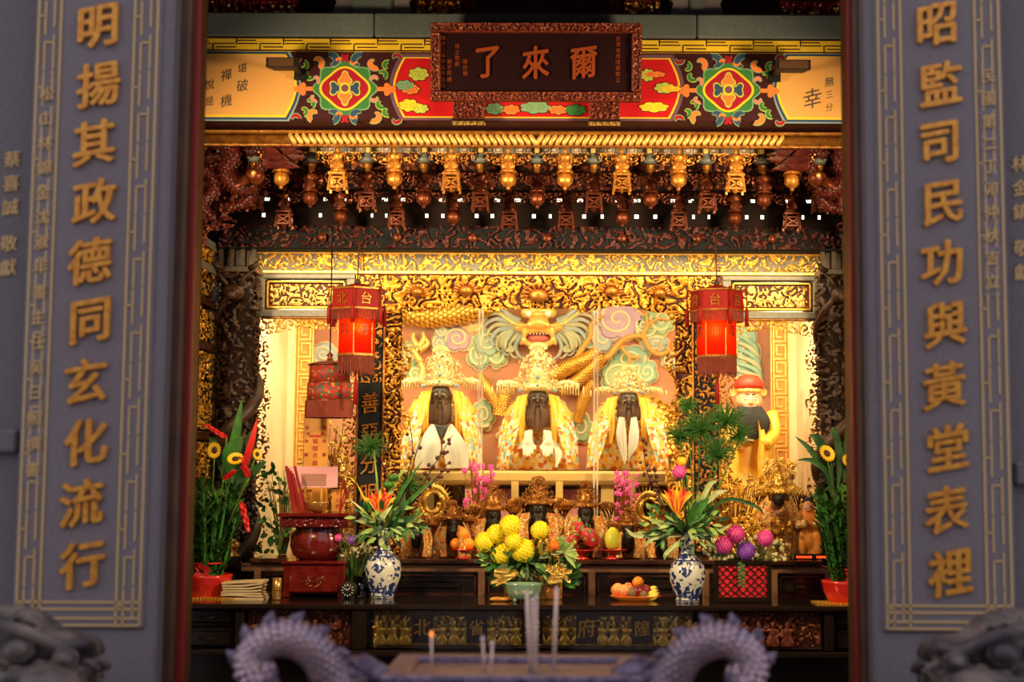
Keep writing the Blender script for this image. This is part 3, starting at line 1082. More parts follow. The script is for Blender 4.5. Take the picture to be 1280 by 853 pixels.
# ------------------------------------------------------------------ bracket canopy over the shrine
# rope moulding
ZR0, ZR1 = WZ(181, 7.15), WZ(164, 7.15)
r = thing('rope_moulding', 'gilt rope-twist moulding running under the painted beam', 'moulding', (0, 7.2, ZR0))
m = MB(); m.box(-1.75, 1.75, 7.14, 7.3, ZR0 + M(13, 7.15), ZR1, b=.006); m.box(-1.75, 1.75, 7.165, 7.19, ZR0 - .008, ZR0 + .002)
build(m, 'fillet', 'gold_dark', r)
zc, rr = ZR0 + M(6.5, 7.15), M(6.2, 7.15)
m = MB(); m.tube([(-1.75, 7.17, zc), (1.75, 7.17, zc)], rr * .9, 10); build(m, 'core', 'gold_dark', r)
px = 362
m1 = MB()
tw = M(8.5, 7.15)
segs = []
for k in range(74):
    x = (k - 36.5) * tw
    s = -1 if x < 0 else 1
    m1 = MB()
    P = []
    for q in range(7):
        a = -1.25 + 2.5 * q / 6
        P.append((x + s * tw * .45 * sin(a) , 7.17 - cos(a) * rr * .92, zc + sin(a) * rr * .98))
    m1.tube(P, [rr * .42, rr * .5, rr * .52, rr * .52, rr * .52, rr * .5, rr * .42], 6)
    build(m1, 'strand', 'gold_pale', r)

# pale fret strip behind the front row of pendants
r = thing('fret_strip', 'pale key-fret strip behind the front row of gilt pendants', 'moulding', (0, 7.4, WZ(193, 7.42)))
za, zb = WZ(192.5, 7.42), WZ(182, 7.42)
m = MB(); m.box(-1.7, 1.7, 7.42, 7.5, za, zb); build(m, 'strip', 'grey_bracket', r)
for k in range(10):
    xc = (k - 4.5) * M(72, 7.3)
    for s in (-1, 1):
        m = MB()
        x0 = xc + s * M(9, 7.42); x1 = xc + s * M(29, 7.42)
        m.box(x0, x1, 7.405, 7.42, za + .002, zb - .002)
        build(m, 'fret_block', 'white_fret', r)
        m = MB(); t = .004; xa, xb = min(x0, x1), max(x0, x1); w = (xb - xa) / 2
        for q in (0, 1):
            a = xa + q * w + .005; b = a + w - .01
            m.box(a, b, 7.402, 7.406, zb - .009, zb - .009 + t); m.box(b - t, b, 7.402, 7.406, za + .008, zb - .006)
            m.box(a, b, 7.402, 7.406, za + .006, za + .006 + t); m.box(a, a + t, 7.402, 7.406, za + .006, zb - .018)
            m.box(a, a + w * .45, 7.402, 7.406, zb - .021, zb - .021 + t)
        build(m, 'fret_line', 'wood_pale', r)


def figure_mesh(h, seed):
    rs = random.Random(seed)
    m = MB()
    m.lathe([(.0, 0), (.30, .0), (.27, .15), (.20, .45), (.22, .62), (.10, .74), (.0, .76)], n=10, sy=.8)
    m.ell((0, -.05, .83), (.105, .11, .13), 8, 6)
    m.ell((0, 0, .95), (.12, .11, .07), 8, 5)
    for s in (-1, 1):
        a = rs.uniform(-.1, .25)
        m.tube([(s * .18, 0, .66), (s * .33, -.10, .50 + a), (s * .18, -.25, .52 + a)], [.09, .08, .06], 6)
        m.tube([(s * .14, -.12, .30), (s * .24, -.24, .14), (s * .2, -.2, .0)], [.10, .09, .08], 6)
        m.tube([(s * .2, .05, .8), (s * .40, .0, .98), (s * .30, -.04, 1.06)], [.035, .04, .02], 5)
    out = fuse(m, .045, 1)
    out.v = [(x * h, y * h, z * h) for x, y, z in out.v]
    return out


U = M(1, 7.3)
def fan_mesh(s, seed):
    w, h = 25 * U, 17 * U
    return carve(0, w, -h, 0, 0, .014, .0042, .030, seed, -.22,
                 mask=lambda X, Z: (X / w) ** 2 + (Z / h) ** 2 < 1.0, both=True, border=.004)


def pendant(kind, gm, seed, short=False):
    """hanging bracket tip: figure between two pierced wings, over a bulb or a little basket"""
    r = thing('hanging_pendant', 'x', 'pendant', (0, 0, 0), 'carved pendants of the bracket canopy')
    f = figure_mesh(30 * U, seed)
    f.v = [(x, y - .02, z - 30 * U) for x, y, z in f.v]
    build(f, 'figure', gm, r)
    for s in (-1, 1):
        wv = fan_mesh(s, seed + 3)
        wv.v = [(s * (x + 7 * U), y + .01, z - 6 * U) for x, y, z in wv.v]
        if s < 0: wv.f = [q[::-1] for q in wv.f]
        build(wv, 'wing', gm, r)
    m = MB(); m.lathe([(10 * U, -33 * U), (11 * U, -31.5 * U), (10 * U, -30 * U), (8 * U, -29 * U)], n=12)
    for k in range(8):
        a = 2 * PI * k / 8
        m.leaf((9 * U * cos(a), 9 * U * sin(a), -31 * U), (12 * U * cos(a), 12 * U * sin(a), -35 * U), 6 * U, n=2)
    build(m, 'collar', gm, r)
    if kind == 'bulb':
        m = MB()
        m.lathe([(4 * U, -33 * U), (8.6 * U, -36 * U), (9.6 * U, -41 * U), (8.8 * U, -46 * U), (5 * U, -49.5 * U), (2 * U, -51 * U), (3 * U, -53 * U), (0, -55 * U)][::-1], n=24,
                rfun=lambda a, z: 1 + .06 * cos(8 * a))
        build(m, 'bulb', gm, r)
    else:
        m = MB()
        hw = 9 * U
        m.box(-hw - 2 * U, hw + 2 * U, -hw - 2 * U, hw + 2 * U, -37 * U, -34 * U)
        m.box(-hw - 1 * U, hw + 1 * U, -hw - 1 * U, hw + 1 * U, -41.5 * U, -40 * U)
        for sx in (-1, 1):
            for sy in (-1, 1):
                m.beam((sx * (hw - .5 * U), sy * (hw - .5 * U), -37 * U), (sx * (hw + 1.5 * U), sy * (hw + 1.5 * U), -58 * U), 3 * U)
        for sy in (-1, 1):
            m.beam((-hw, sy * hw, -41 * U), (hw, sy * hw, -52 * U), 1.8 * U); m.beam((hw, sy * hw, -41 * U), (-hw, sy * hw, -52 * U), 1.8 * U)
            m.beam((-hw, sy * hw, -53 * U), (hw, sy * hw, -53 * U), 2.2 * U)
            m.beam((sy * hw, -hw, -53 * U), (sy * hw, hw, -53 * U), 2.2 * U)
        m.ell((0, 0, -50 * U), (5 * U, 5 * U, 8 * U), 8, 6)
        build(m, 'basket', gm, r)
    return r


protos = {}
def place_pendant(kind, gm, loc, label, sc=1.0):
    key = (kind, gm)
    if key not in protos:
        protos[key] = pendant(kind, gm, 11 + len(protos) * 7)
        p = protos[key]
        p.location = loc; p['label'] = label; p.scale = (sc,) * 3
        return p
    return copy_tree(protos[key], loc, label, scale=sc)


kinds1 = ['bulb', 'basket', 'bulb', 'basket', 'bulb', 'bulb', 'basket', 'bulb', 'basket', 'bulb']
dxp = M(72, 7.3)
for k in range(10):
    place_pendant(kinds1[k], 'gold_old', ((k - 4.5) * dxp, 7.30, WZ(185, 7.3)), f'bright gilt pendant with {kinds1[k]} tip, {ORD[k]} from the left in the front row')
for k in range(11):  # middle and rear rows carry the canopy shade in a darker gold colour
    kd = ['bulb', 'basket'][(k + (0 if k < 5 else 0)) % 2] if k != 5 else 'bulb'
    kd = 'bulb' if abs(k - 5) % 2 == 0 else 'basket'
    place_pendant(kd, 'gold_red_and_shade', ((k - 5) * dxp * 1.028, 7.52, WZ(211, 7.52)), f'pendant darkened red-gold for shade, with {kd} tip, {ORD[k]} from the left in the middle row', .98)
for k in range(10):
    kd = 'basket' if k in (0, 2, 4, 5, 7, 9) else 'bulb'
    place_pendant(kd, 'gold_red_and_shade', ((k - 4.5) * dxp * 1.05, 7.74, WZ(236, 7.74)), f'dim red-gold pendant with {kd} tip, {ORD[k]} from the left in the rear row', .95)

# grey bracket posts between the front pendants
def post():
    r = thing('bracket_post', 'x', 'bracket', (0, 0, 0), 'grey bracket posts of the canopy')
    m = MB(); m.box(-3.2 * U, 3.2 * U, -.02, .06, -11 * U, 3 * U, b=.004); build(m, 'tongue', 'gold_pale', r)
    m = MB(); m.lathe([(4 * U, -9 * U), (6.5 * U, -12 * U), (5.5 * U, -14 * U), (10 * U, -17 * U), (11 * U, -20 * U), (9 * U, -22 * U), (4 * U, -23 * U)][::-1], n=10); build(m, 'cap', 'grey_bracket', r)
    m = MB(); m.box(-11 * U, 11 * U, -.03, .05, -19.5 * U, -16 * U, b=.004); build(m, 'arm', 'grey_bracket', r)
    m = MB(); m.lathe([(6 * U, -24 * U), (7 * U, -26 * U), (5.5 * U, -27 * U), (6 * U, -29 * U), (4 * U, -30 * U), (3.5 * U, -34 * U)][::-1], n=12); build(m, 'neck', 'gold_dark', r)
    return r
p0 = post()
for k in range(11):
    loc = ((k - 5) * dxp, 7.36, WZ(183, 7.36))
    lab = f'grey bracket post, {ORD[k]} from the left, between front gilt pendants'
    if k == 0: p0.location = loc; p0['label'] = lab
    else: copy_tree(p0, loc, lab)

# tiers of beams carrying the pendants
for i, (y, pa, pb, nm) in enumerate(((7.56, 196, 214, 'upper'), (7.78, 219, 238, 'lower'))):
    m = MB(); m.box(-1.72, 1.72, y, y + .12, WZ(pb, y), WZ(pa, y), b=.006)
    o = build(m, 'bracket_beam', 'near_black_wood'); tag(o, f'dark red bracket beam, {nm} of the two behind the pendants', 'beam')
    m = carve(-1.7, 1.7, WZ(pb, y), WZ(pa, y), y, .018, .008, .07, 140 + i, -.1)
    build(m, 'scrollwork', 'gold_red_and_shade', o)

# pierced board at the back with added glow tubes standing in for the lit shrine
PBY = 7.98
pb = thing('pierced_board', 'dark red pierced board behind the pendants with small lit openings', 'board', (0, PBY, WZ(290, PBY)))
def brd(x0, x1, ya, yb):
    m = MB(); m.box(x0, x1, PBY, PBY + .03, WZ(yb, PBY), WZ(ya, PBY)); build(m, 'board', 'near_black_wood', pb)
brd(-1.75, 1.75, 205, 247.5); brd(-1.75, 1.75, 252.5, 267); brd(-1.75, 1.75, 273, 292)
rs = random.Random(9)
for (ya, yb, wd) in ((247.5, 252.5, 8), (267, 273, 4.5)):
    x = -1.75; k = 0
    while x < 1.7:
        gap = M(wd * rs.uniform(.7, 1.25), PBY); sol = M((17 if k % 2 else 44) * rs.uniform(.85, 1.1), PBY)
        brd(x, min(1.75, x + sol), ya, yb)
        x += sol + gap; k += 1
for ya in (250, 270):
    z = WZ(ya, PBY + .16)
    m = MB(); m.tube([(-1.7, PBY + .16, z), (1.7, PBY + .16, z)], .016, 10)
    o = build(m, 'gap_glow_tube', 'gap_glow'); 
    h = MB()
    for xx in (-1.69, 1.69): h.box(xx - .02, xx + .02, PBY + .03, PBY + .18, z - .02, z + .02)
    build(h, 'tube_holder', 'metal_black', o); tag(o, 'long added tube glowing as shrine light through the ' + ('upper' if ya == 250 else 'lower') + ' openings of the pierced board', 'lamp')

# dark carved beam below
DY = 7.9
za, zb = WZ(313, DY), WZ(284, DY)
r = thing('carved_beam', 'dark beam carved with red scrolls above the gilt screen', 'beam', (0, DY + .1, za))
m = MB(); m.box(-1.8, 1.8, DY, DY + .12, za, zb, b=.006); build(m, 'timber', 'dark_ground', r)
m = carve(-1.79, 1.79, za + .008, zb, DY, .035, .0058, .075, 200, .0, warp=.5); build(m, 'scrollwork', 'dark_red', r)
m = MB()
for k in range(7):
    x = (k - 3) * .42 + .05
    m.lathe([(.0, -.008), (.022, -.008), (.026, 0), (.022, .008), (0, .008)], n=14)
    n0 = len(m.v) - 14 * 5
    for q in range(n0, len(m.v)):
        vx, vy, vz = m.v[q]; m.v[q] = (x + vx, DY - .025 + vz, (za + zb) / 2 + vy)
build(m, 'rosette', 'gold_red_and_shade', r, kind='stuff')

# corner carvings: phoenixes among flames
for s in (-1, 1):
    cxp = 298 if s < 0 else 1044
    q = lambda px, py, y=7.25: (W(298 + px, py, y)[0] if s < 0 else -W(298 + px, py, y)[0], y, W(298, py, y)[1])
    r = thing('corner_carving', 'dark red carved phoenix with flaming tail in the ' + ('left' if s < 0 else 'right') + ' corner under the beam', 'carving', q(-20, 300))
    xa, xb = sorted((q(-70, 0, 7.42)[0], q(62, 0, 7.42)[0]))
    za, zb = WZ(312, 7.42), 3.33
    xo = xa if s < 0 else xb
    m = carve(xa, xb, za, zb, 7.42, .09, .0075, .10, 300 + s, -.15, warp=.6,
              mask=lambda X, Z: np.abs(X - xo) / (xb - xa) < np.clip(.25 + 1.0 * (Z - za) / (zb - za), 0, 1) - .12 * np.sin((Z - za) * 40))
    build(m, 'foliage_relief', 'dark_red', r)
    m = carve(xa, xb, za, zb, 7.46, .05, .0075, .08, 310 + s, -.3, warp=.5,
              mask=lambda X, Z: np.abs(X - xo) / (xb - xa) < np.clip(.3 + .7 * (Z - za) / (zb - za), 0, 1) - .05)
    build(m, 'inner_relief', 'gold_red_and_shade', r)
    for j, ctl in enumerate(([(-60, 190), (-34, 178), (-8, 192), (-14, 222), (8, 238), (24, 216), (38, 194)], [(-62, 230), (-40, 215), (-28, 240), (-46, 258), (-30, 276)],
                             [(-10, 262), (10, 255), (18, 236), (34, 228)], [(-50, 186), (-20, 182), (12, 192), (30, 186), (50, 188)])):
        body = smoothpath([q(px_, py_, 7.25 + .03 * j) for px_, py_ in ctl], 6)
        rd = [.012 + (.030 if j == 0 else .016) * sin(PI * k / (len(body) - 1)) for k in range(len(body))]
        m = MB(); m.tube(body, rd, 8); build(m, 'plumed_neck' if j == 0 else 'tendril', 'dark_red', r)
        m = MB(); scales_on(m, body, rd, .022, lift=2.2); build(m, 'feather', 'dark_red', r, kind='stuff')
    m = MB(); m.ell(q(20, 222, 7.18), (.05, .055, .042), 10, 7); m.tube([q(8, 226, 7.15), q(-4, 236, 7.1)], [.03, .004], 6)
    build(m, 'head', 'gold_red_and_shade', r)
    m = MB(); m.ell(q(18, 218, 7.13), .013, 8, 6); build(m, 'eye', 'gold_pale', r)
    for k in range(13):
        m = MB(); a = q(28 + 2 * (k % 4), 208 - 2.6 * k, 7.24 - .01 * (k % 3)); b = q(60 + 9 * ((k * 5) % 4) - k, 206 - 2.8 * k + 5 * (k % 3), 7.16)
        m.leaf(a, b, .045, up=(0, -1, 0), n=4); m2 = MB(); m2.leaf(a, b, .045, up=(0, -1, 0), n=4)
        m2.v = [(x, y + .012, z) for x, y, z in m2.v]; m2.f = [f[::-1] for f in m2.f]; m.join(m2)
        build(m, 'tail_flame', 'dark_red', r)
    m = MB()
    for k in range(9):
        m.ell(q(-55 + 13 * (k % 5) + 5 * (k // 5), 180 + 21 * (k // 3) + 6 * (k % 2), 7.30), .014, 6, 5)
    build(m, 'pearl', 'gold', r, kind='stuff')

# ------------------------------------------------------------------ gilt altar screen
SY = 8.2
scr = thing('altar_screen', 'gilt carved altar screen framing the bright shrine', 'screen', (0, SY, 0.97))
def sbox(x0, x1, ya, yb, name, mt, y0=SY, y1=None, b=.004):
    m = MB(); m.box(x0, x1, y0, y1 or y0 + .05, WZ(yb, SY), WZ(ya, SY), b=b)
    return build(m, name, mt, scr)
def sx(px): return WX(px, SY)
HALF = sx(1030)                                    # half width of the screen
hx = lambda px: abs(sx(px))                        # a right hand column as distance from the axis
# light slots on top, then the frieze
for k in range(24):
    a = -HALF + 2 * HALF * k / 24
    sbox(a + .002, a + HALF / 12 * (.78) , 312.5, 315.5, 'top_slat', 'white_fret', SY - .01)
sbox(-HALF, HALF, 316, 343, 'frieze_ground', 'relief_ground', SY + .01)
sbox(-HALF, HALF, 315.5, 318.5, 'gilt_rail', 'gold_pale', SY - .018)
sbox(-HALF, HALF, 340, 344, 'gilt_rail', 'gold_pale', SY - .022)
xd = hx(895)
for (a, b, sd) in ((-HALF, -xd, 21), (-xd, xd, 22), (xd, HALF, 23)):
    m = carve(a + .008, b - .008, WZ(340, SY), WZ(318, SY), SY + .01, .034, .0048, .062, sd, -.12, warp=.6)
    build(m, 'frieze_carving', 'gold', scr)
for s in (-1, 1):
    sbox(s * xd - .006, s * xd + .006, 316, 343, 'divider', 'gold_dark', SY - .02)
# central valance with wavy lower edge
xv = hx(868)
def low(X):
    t = np.abs(X) / xv
    return WZ(388, SY) + .02 * np.clip(np.cos(t * 12), -1, 1) * (t > .25) + np.where(t > .82, -(t - .82) * .25, 0.0)
n = 60
poly = [(-xv + 2 * xv * k / n, float(low(np.array(-xv + 2 * xv * k / n))) + .012) for k in range(n + 1)] + [(xv, WZ(344, SY)), (-xv, WZ(344, SY))]
m = MB(); m.prism(poly, SY + .005, SY + .03); build(m, 'valance_ground', 'red_ground', scr)
m = carve(-xv, xv, WZ(398, SY), WZ(346, SY), SY + .005, .06, .0048, .085, 33, -.28, turns=1.25, warp=.55, mask=lambda X, Z: Z > low(X))
build(m, 'valance_carving', 'gold', scr)
m = MB()
for (dx, zz, r0) in ((0, 372, .055), (-.42, 366, .04), (.42, 366, .04), (-.7, 368, .035), (.7, 368, .035)):
    m.ell((dx, SY - .055, WZ(zz, SY)), (r0, .035, r0 * .7), 12, 8)
    for k in range(9):
        a = PI * k / 8
        p = (dx + cos(a) * r0, SY - .05, WZ(zz, SY) + sin(a) * r0 * .7)
        m.tube([p, (dx + cos(a) * r0 * 1.7, SY - .06, WZ(zz, SY) + sin(a) * r0 * 1.3), (dx + cos(a + .3) * r0 * 2.0, SY - .05, WZ(zz, SY) + sin(a + .3) * r0 * 1.3)], [.010, .008, .002], 5)
build(m, 'beast_mask', 'gold_dark', scr, kind='stuff')
for s in (-1, 1):
    # filler between valance and side frame
    a, b = sorted((s * xv, s * hx(903)))
    sbox(a, b, 344, 400, 'filler_ground', 'red_ground', SY + .005)
    m = carve(a + .003, b - .003, WZ(400, SY), WZ(345, SY), SY + .005, .03, .0048, .045, 41 + s, -.15); build(m, 'filler_carving', 'gold', scr)
    # grey side frame with framed relief
    a, b = s * hx(904), s * HALF
    F = lambda t: a + (b - a) * t
    zt, zb = 344, 398
    sbox(F(0), F(1), 344, 350, 'frame_bar', 'grey_frame', SY - .01)
    sbox(F(0), F(1), 389, 398, 'frame_bar', 'grey_frame', SY - .01)
    sbox(F(0), F(.085), 350, 389, 'frame_bar', 'grey_frame', SY - .01)
    sbox(F(.90), F(1), 350, 389, 'frame_bar', 'grey_frame', SY - .01)
    sbox(F(.085), F(.90), 350, 389, 'recess', 'lacquer', SY + .03)
    for (p, q2, ya, yb) in ((.10, .885, 352, 354.5), (.10, .885, 384, 387), (.10, .118, 352, 387), (.867, .885, 352, 387)):
        sbox(F(p), F(q2), ya, yb, 'gilt_edge', 'gold', SY + .008, b=.002)
    sbox(F(.118), F(.867), 354.5, 384, 'relief_panel', 'red_ground', SY + .025)
    u, v = sorted((F(.14), F(.845)))
    m = carve(u, v, WZ(382.5, SY), WZ(356.5, SY), SY + .025, .03, .0046, .058, 51 + s, -.22, warp=.5); build(m, 'panel_carving', 'gold_pale', scr)
    # pierced valance over the side bay
    u, v = sorted((F(0), s * hx(1022)))
    w = v - u
    m = carve(u, v, WZ(424, SY), WZ(398.5, SY), SY + .02, .028, .0046, .05, 61 + s, -.02, both=True, border=.0,
              mask=lambda X, Z: Z > WZ(416, SY) - .03 * np.cos(2 * PI * (X - u) / w) * .6)
    build(m, 'pierced_valance', 'gold', scr)
    sbox(u, v, 397, 400, 'gilt_rail', 'gold_dark', SY)
    # pierced strip down the outer edge
    u, v = sorted((s * hx(1005), s * hx(1026)))
    m = carve(u, v, WZ(697, SY), WZ(421, SY), SY + .02, .026, .0046, .042, 71 + s, .05, both=True,
              mask=lambda X, Z: (np.abs(X) > hx(1010) - .016 * np.sin(Z * 26)) )
    build(m, 'pierced_strip', 'gold_dark', scr)
    m = MB(); m.box(s * hx(1025), s * hx(1032), SY - .01, SY + .06, WZ(700, SY), WZ(398, SY), b=.004); build(m, 'outer_post', 'lacquer_brown', scr)
    # inner columns: pierced dragon strip and the dark couplet board beside it
    u, v = sorted((s * hx(832), s * hx(866)))
    m = MB(); m.box(*sorted((s * hx(845), s * hx(866))), SY + .02, SY + .05, WZ(697, SY), WZ(386, SY)); build(m, 'strip_ground', 'red_ground', scr)
    m = carve(u, v, WZ(697, SY), WZ(388, SY), SY + .02, .07, .0052, .075, 81 + s, -.2, turns=1.2, warp=.5, both=True,
              mask=lambda X, Z: np.abs(X) > hx(835) + .03 * np.sin(Z * 19) + .01)
    build(m, 'dragon_strip', 'gold', scr)
    u, v = sorted((s * hx(866), s * hx(899)))
    sbox(u, v, 398, 697, 'board', 'dark_ground', SY + .0)
    for e in (u, v): sbox(e - .006, e + .006, 398, 697, 'gilt_edge', 'gold_dark', SY - .012, b=.002)
    m = carve(u + .012, v - .012, WZ(480 if s < 0 else 690, SY), WZ(400, SY), SY, .03, .0048, .06, 91 + s, -.05); build(m, 'board_carving', 'gold_dark', scr)
    if s < 0:
        for k, ch in enumerate('善惡分明報'):
            m = MB(); put_glyph(m, ch, (u + v) / 2, SY, WZ(505 + 38 * k, SY), .125, .016, .012, .1, .85); build(m, 'letter', 'gold_dark', scr)
    u, v = sorted((s * hx(899), s * hx(922)))
    m = carve(u, v, WZ(697, SY), WZ(424, SY), SY + .02, .03, .005, .05, 101 + s, -.05, both=True,
              mask=lambda X, Z: np.abs(X) < hx(918) + .014 * np.sin(Z * 30))
    build(m, 'pierced_strip', 'gold_dark', scr)

# dragon columns either side
CY = 8.0
for s in (-1, 1):
    cx = s * 1.69
    zb, zt = .97, WZ(345, CY)
    r = thing('dragon_column', 'dark wooden column carved with a coiling dragon, on the ' + ('left' if s < 0 else 'right') + ' of the screen', 'column', (cx, CY, zb))
    R = .095
    m = MB(); m.lathe([(R, zb), (R, zt)], (cx, CY, 0), 24); build(m, 'shaft', 'near_black_wood', r)
    c = carve(0, 2 * PI * R * 1.0, zb, zt, 0, .045, .0085, .085, 120 + s, -.15, warp=.6, turns=1.2)
    m = MB()
    V = [(cx + (R - y) * sin(x / R), CY - (R - y) * cos(x / R), z) for x, y, z in c.v]
    m.add(V, c.f, True); build(m, 'cloud_relief', 'dark_wood', r)
    P = [(cx + .115 * sin(t * 13), CY - .115 * cos(t * 13), zb + .1 + (zt - zb - .15) * t) for t in np.linspace(0, 1, 110)]
    m = MB(); m.tube(P, [.020 + .022 * sin(PI * min(1, .15 + t)) for t in np.linspace(0, 1, 110)], 8); build(m, 'dragon_body', 'dark_wood', r)
    m = MB(); m.ell((cx, CY - .15, zt - .12), (.06, .06, .05), 10, 8)
    for q in (-1, 1): m.tube([(cx + q * .03, CY - .16, zt - .09), (cx + q * .07, CY - .17, zt - .03), (cx + q * .1, CY - .15, zt + .0)], [.014, .012, .003], 5)
    m.tube([(cx, CY - .18, zt - .13), (cx, CY - .24, zt - .15)], [.035, .02], 8)
    build(m, 'dragon_head', 'dark_wood', r)
    hw = M(24, CY)
    z1, z2 = WZ(345, CY), WZ(309, CY)
    m = MB(); m.box(cx - hw, cx + hw, CY - .1, CY + .1, z2 - .02, z2, b=.004); m.box(cx - hw, cx + hw, CY - .1, CY + .1, z1, z1 + .035, b=.004)
    for q in (-1, -.33, .33, 1): m.box(cx + q * hw * .85 - .012, cx + q * hw * .85 + .012, CY - .09, CY - .06, z1 + .03, z2 - .02)
    m.box(cx - hw * .6, cx + hw * .6, CY - .05, CY + .08, z1 + .03, z2 - .02)
    for q in (-1, 1): m.tube([(cx + q * hw * .7, CY - .1, z1 + .02), (cx + q * hw * 1.05, CY - .13, z1 + .035), (cx + q * hw * 1.1, CY - .13, z1 + .06)], [.018, .014, .004], 6)
    build(m, 'capital', 'dark_wood', r)

# pierced gilt screens along the sides
for s in (-1, 1):
    X0 = s * 1.83
    ya, yb = 6.7, 8.02
    r = thing('side_screen', 'tall side screen of pierced gilt panels beside the ' + ('left' if s < 0 else 'right') + ' dragon column', 'screen', (X0, (ya + yb) / 2, .97))
    levels = [(318, 340), (347, 377), (393, 432), (446, 540), (556, 600), (612, 690)]
    for i, (pa, pbt) in enumerate(levels):
        z0, z1 = WZ(pbt, 8.0), WZ(pa, 8.0)
        for j in range(3):
            u0, u1 = ya + (yb - ya) * j / 3 + .02, ya + (yb - ya) * (j + 1) / 3 - .02
            c = carve(u0, u1, z0, z1, 0, .025, .0075, .055, 400 + i * 7 + j + s, -.05, warp=.5, both=True)
            m = MB(); m.add([(X0 + s * y, x, z) for x, y, z in c.v], [f if s > 0 else f[::-1] for f in c.f], True)
            build(m, 'pierced_panel', 'gold', r)
    zs = [WZ(314, 8.0)] + [WZ((levels[i][1] + levels[i + 1][0]) / 2, 8.0) for i in range(5)] + [WZ(697, 8.0)]
    for i, z in enumerate(zs):
        m = MB(); m.box(X0 - .02, X0 + .02, ya, yb, z - .022, z + .022, b=.004); build(m, 'rail', 'lacquer_brown' if i > 1 else 'grey_frame', r)
    for j in range(4):
        y = ya + (yb - ya) * j / 3
        m = MB(); m.box(X0 - .022, X0 + .022, y - .02, y + .02, .95, zs[0], b=.004); build(m, 'stile', 'lacquer_brown', r)

# ------------------------------------------------------------------ inside of the shrine
NB = 9.8
zt = WZ(318, SY)
m = MB(); m.box(-1.8, 1.8, NB, NB + .1, .9, zt + .05); o = struct(m, 'wall_shrine', 'wall_salmon')
for s in (-1, 1):
    m = MB(); m.box(s * 1.72, s * 1.80, 8.25, NB, .9, zt + .05); struct(m, 'wall_shrine_' + ('left' if s < 0 else 'right'), 'plaster_cream')
m = MB(); m.box(-1.8, 1.8, 8.26, NB, zt, zt + .05); struct(m, 'ceiling_shrine', 'plaster_cream')
m = MB(); m.box(-1.8, 1.8, 8.26, NB, .85, 1.03); struct(m, 'floor_shrine', 'lacquer_brown')

# cream pilasters and gilt key-fret strips at the sides
FYY = 9.62
for s in (-1, 1):
    q = lambda px: s * abs(WX(px, FYY))
    r = thing('fret_strip', 'gilt key-fret strip with cream border in the ' + ('left' if s < 0 else 'right') + ' bay of the shrine', 'panel', (q(974), FYY, 1.03))
    zb, ztp = 1.03, zt
    a, b = sorted((q(963), q(986)))
    m = MB(); m.box(a, b, FYY, FYY + .03, zb, ztp); build(m, 'strip', 'tablet_wood', r)
    m = MB(); m.box(*sorted((q(986), s * 1.72)), FYY - .02, FYY + .05, zb, ztp); build(m, 'cream_border', 'plaster_cream', r)
    w = b - a; cellh = w * .95
    z = zb + .02
    mk = MB(); t = w * .085
    y0, y1 = FYY - .010, FYY + .002
    X = lambda f: a + w * f
    for (f0, f1, g0, g1) in ((.14, .86, .0, .0), (.78, .86, 0, .86), (.30, .86, .78, .86), (.30, .38, .26, .86), (.30, .64, .26, .34), (.14, .22, .0, 1.0)):
        mk.box(X(f0), X(f1), y0, y1, g0 * cellh, max(g1, g0 + .085) * cellh)
    first = None
    while z < ztp - cellh:
        m = MB(); m.join(mk); m.v = [(x, y, zz + z) for x, y, zz in m.v]
        if first is None:
            first = build(m, 'fret_key', 'gold_pale', r); z00 = z
        else:
            c = first.copy(); COL.objects.link(c); c.location = (0, 0, z - z00); OFF[c.name] = OFF[first.name]
        z += cellh
    for f in (.0, .94):
        m = MB(); m.box(X(f), X(f + .06), y0 - .004, y1, zb, ztp); build(m, 'edge_line', 'gold_pale', r)

# ------------------------------------------------------------------ dragon relief on the back wall
RY = 9.8
dr = thing('dragon_relief', 'painted wall relief of a gold dragon among green and lilac clouds', 'relief', (0, RY, 1.6))
def R3(px, py, d=.0): 
    x, z = W(px, py, RY)
    return (x, RY - d, z)
def relief_cloud(cx, cy, rx, ry, mt, seed, d=.05, edge='cloud_edge', spiral=True):
    rs = random.Random(seed)
    n = rs.choice((5, 6, 7)); ph = rs.random() * 6
    for g, dd, mtt in ((1.0, d * .7, edge), (.90, d, mt)):
        P = []
        for k in range(48):
            a = 2 * PI * k / 48
            lob = .80 + .20 * abs(sin(a * n / 2 + ph)) ** .7
            P.append(W(cx + cos(a) * rx * lob * g, cy - sin(a) * ry * lob * g, RY))
        m = MB(); m.prism(P, RY - dd, RY - .001, inset=.012)
        o = build(m, 'cloud', mtt, dr)
    if spiral:
        ctl = []
        q = rs.choice((-1, 1))
        for k in range(30):
            t = k / 29
            a = ph + q * t * 2 * PI * 1.6
            rr = .70 * (1 - t * .88)
            ctl.append(R3(cx + cos(a) * rx * rr, cy - sin(a) * ry * rr, d))
        m = MB(); m.tube(ctl, [M(1.6, RY) * (1.1 - .5 * k / 29) + .002 for k in range(30)], 6); build(m, 'cloud_curl', edge, dr)
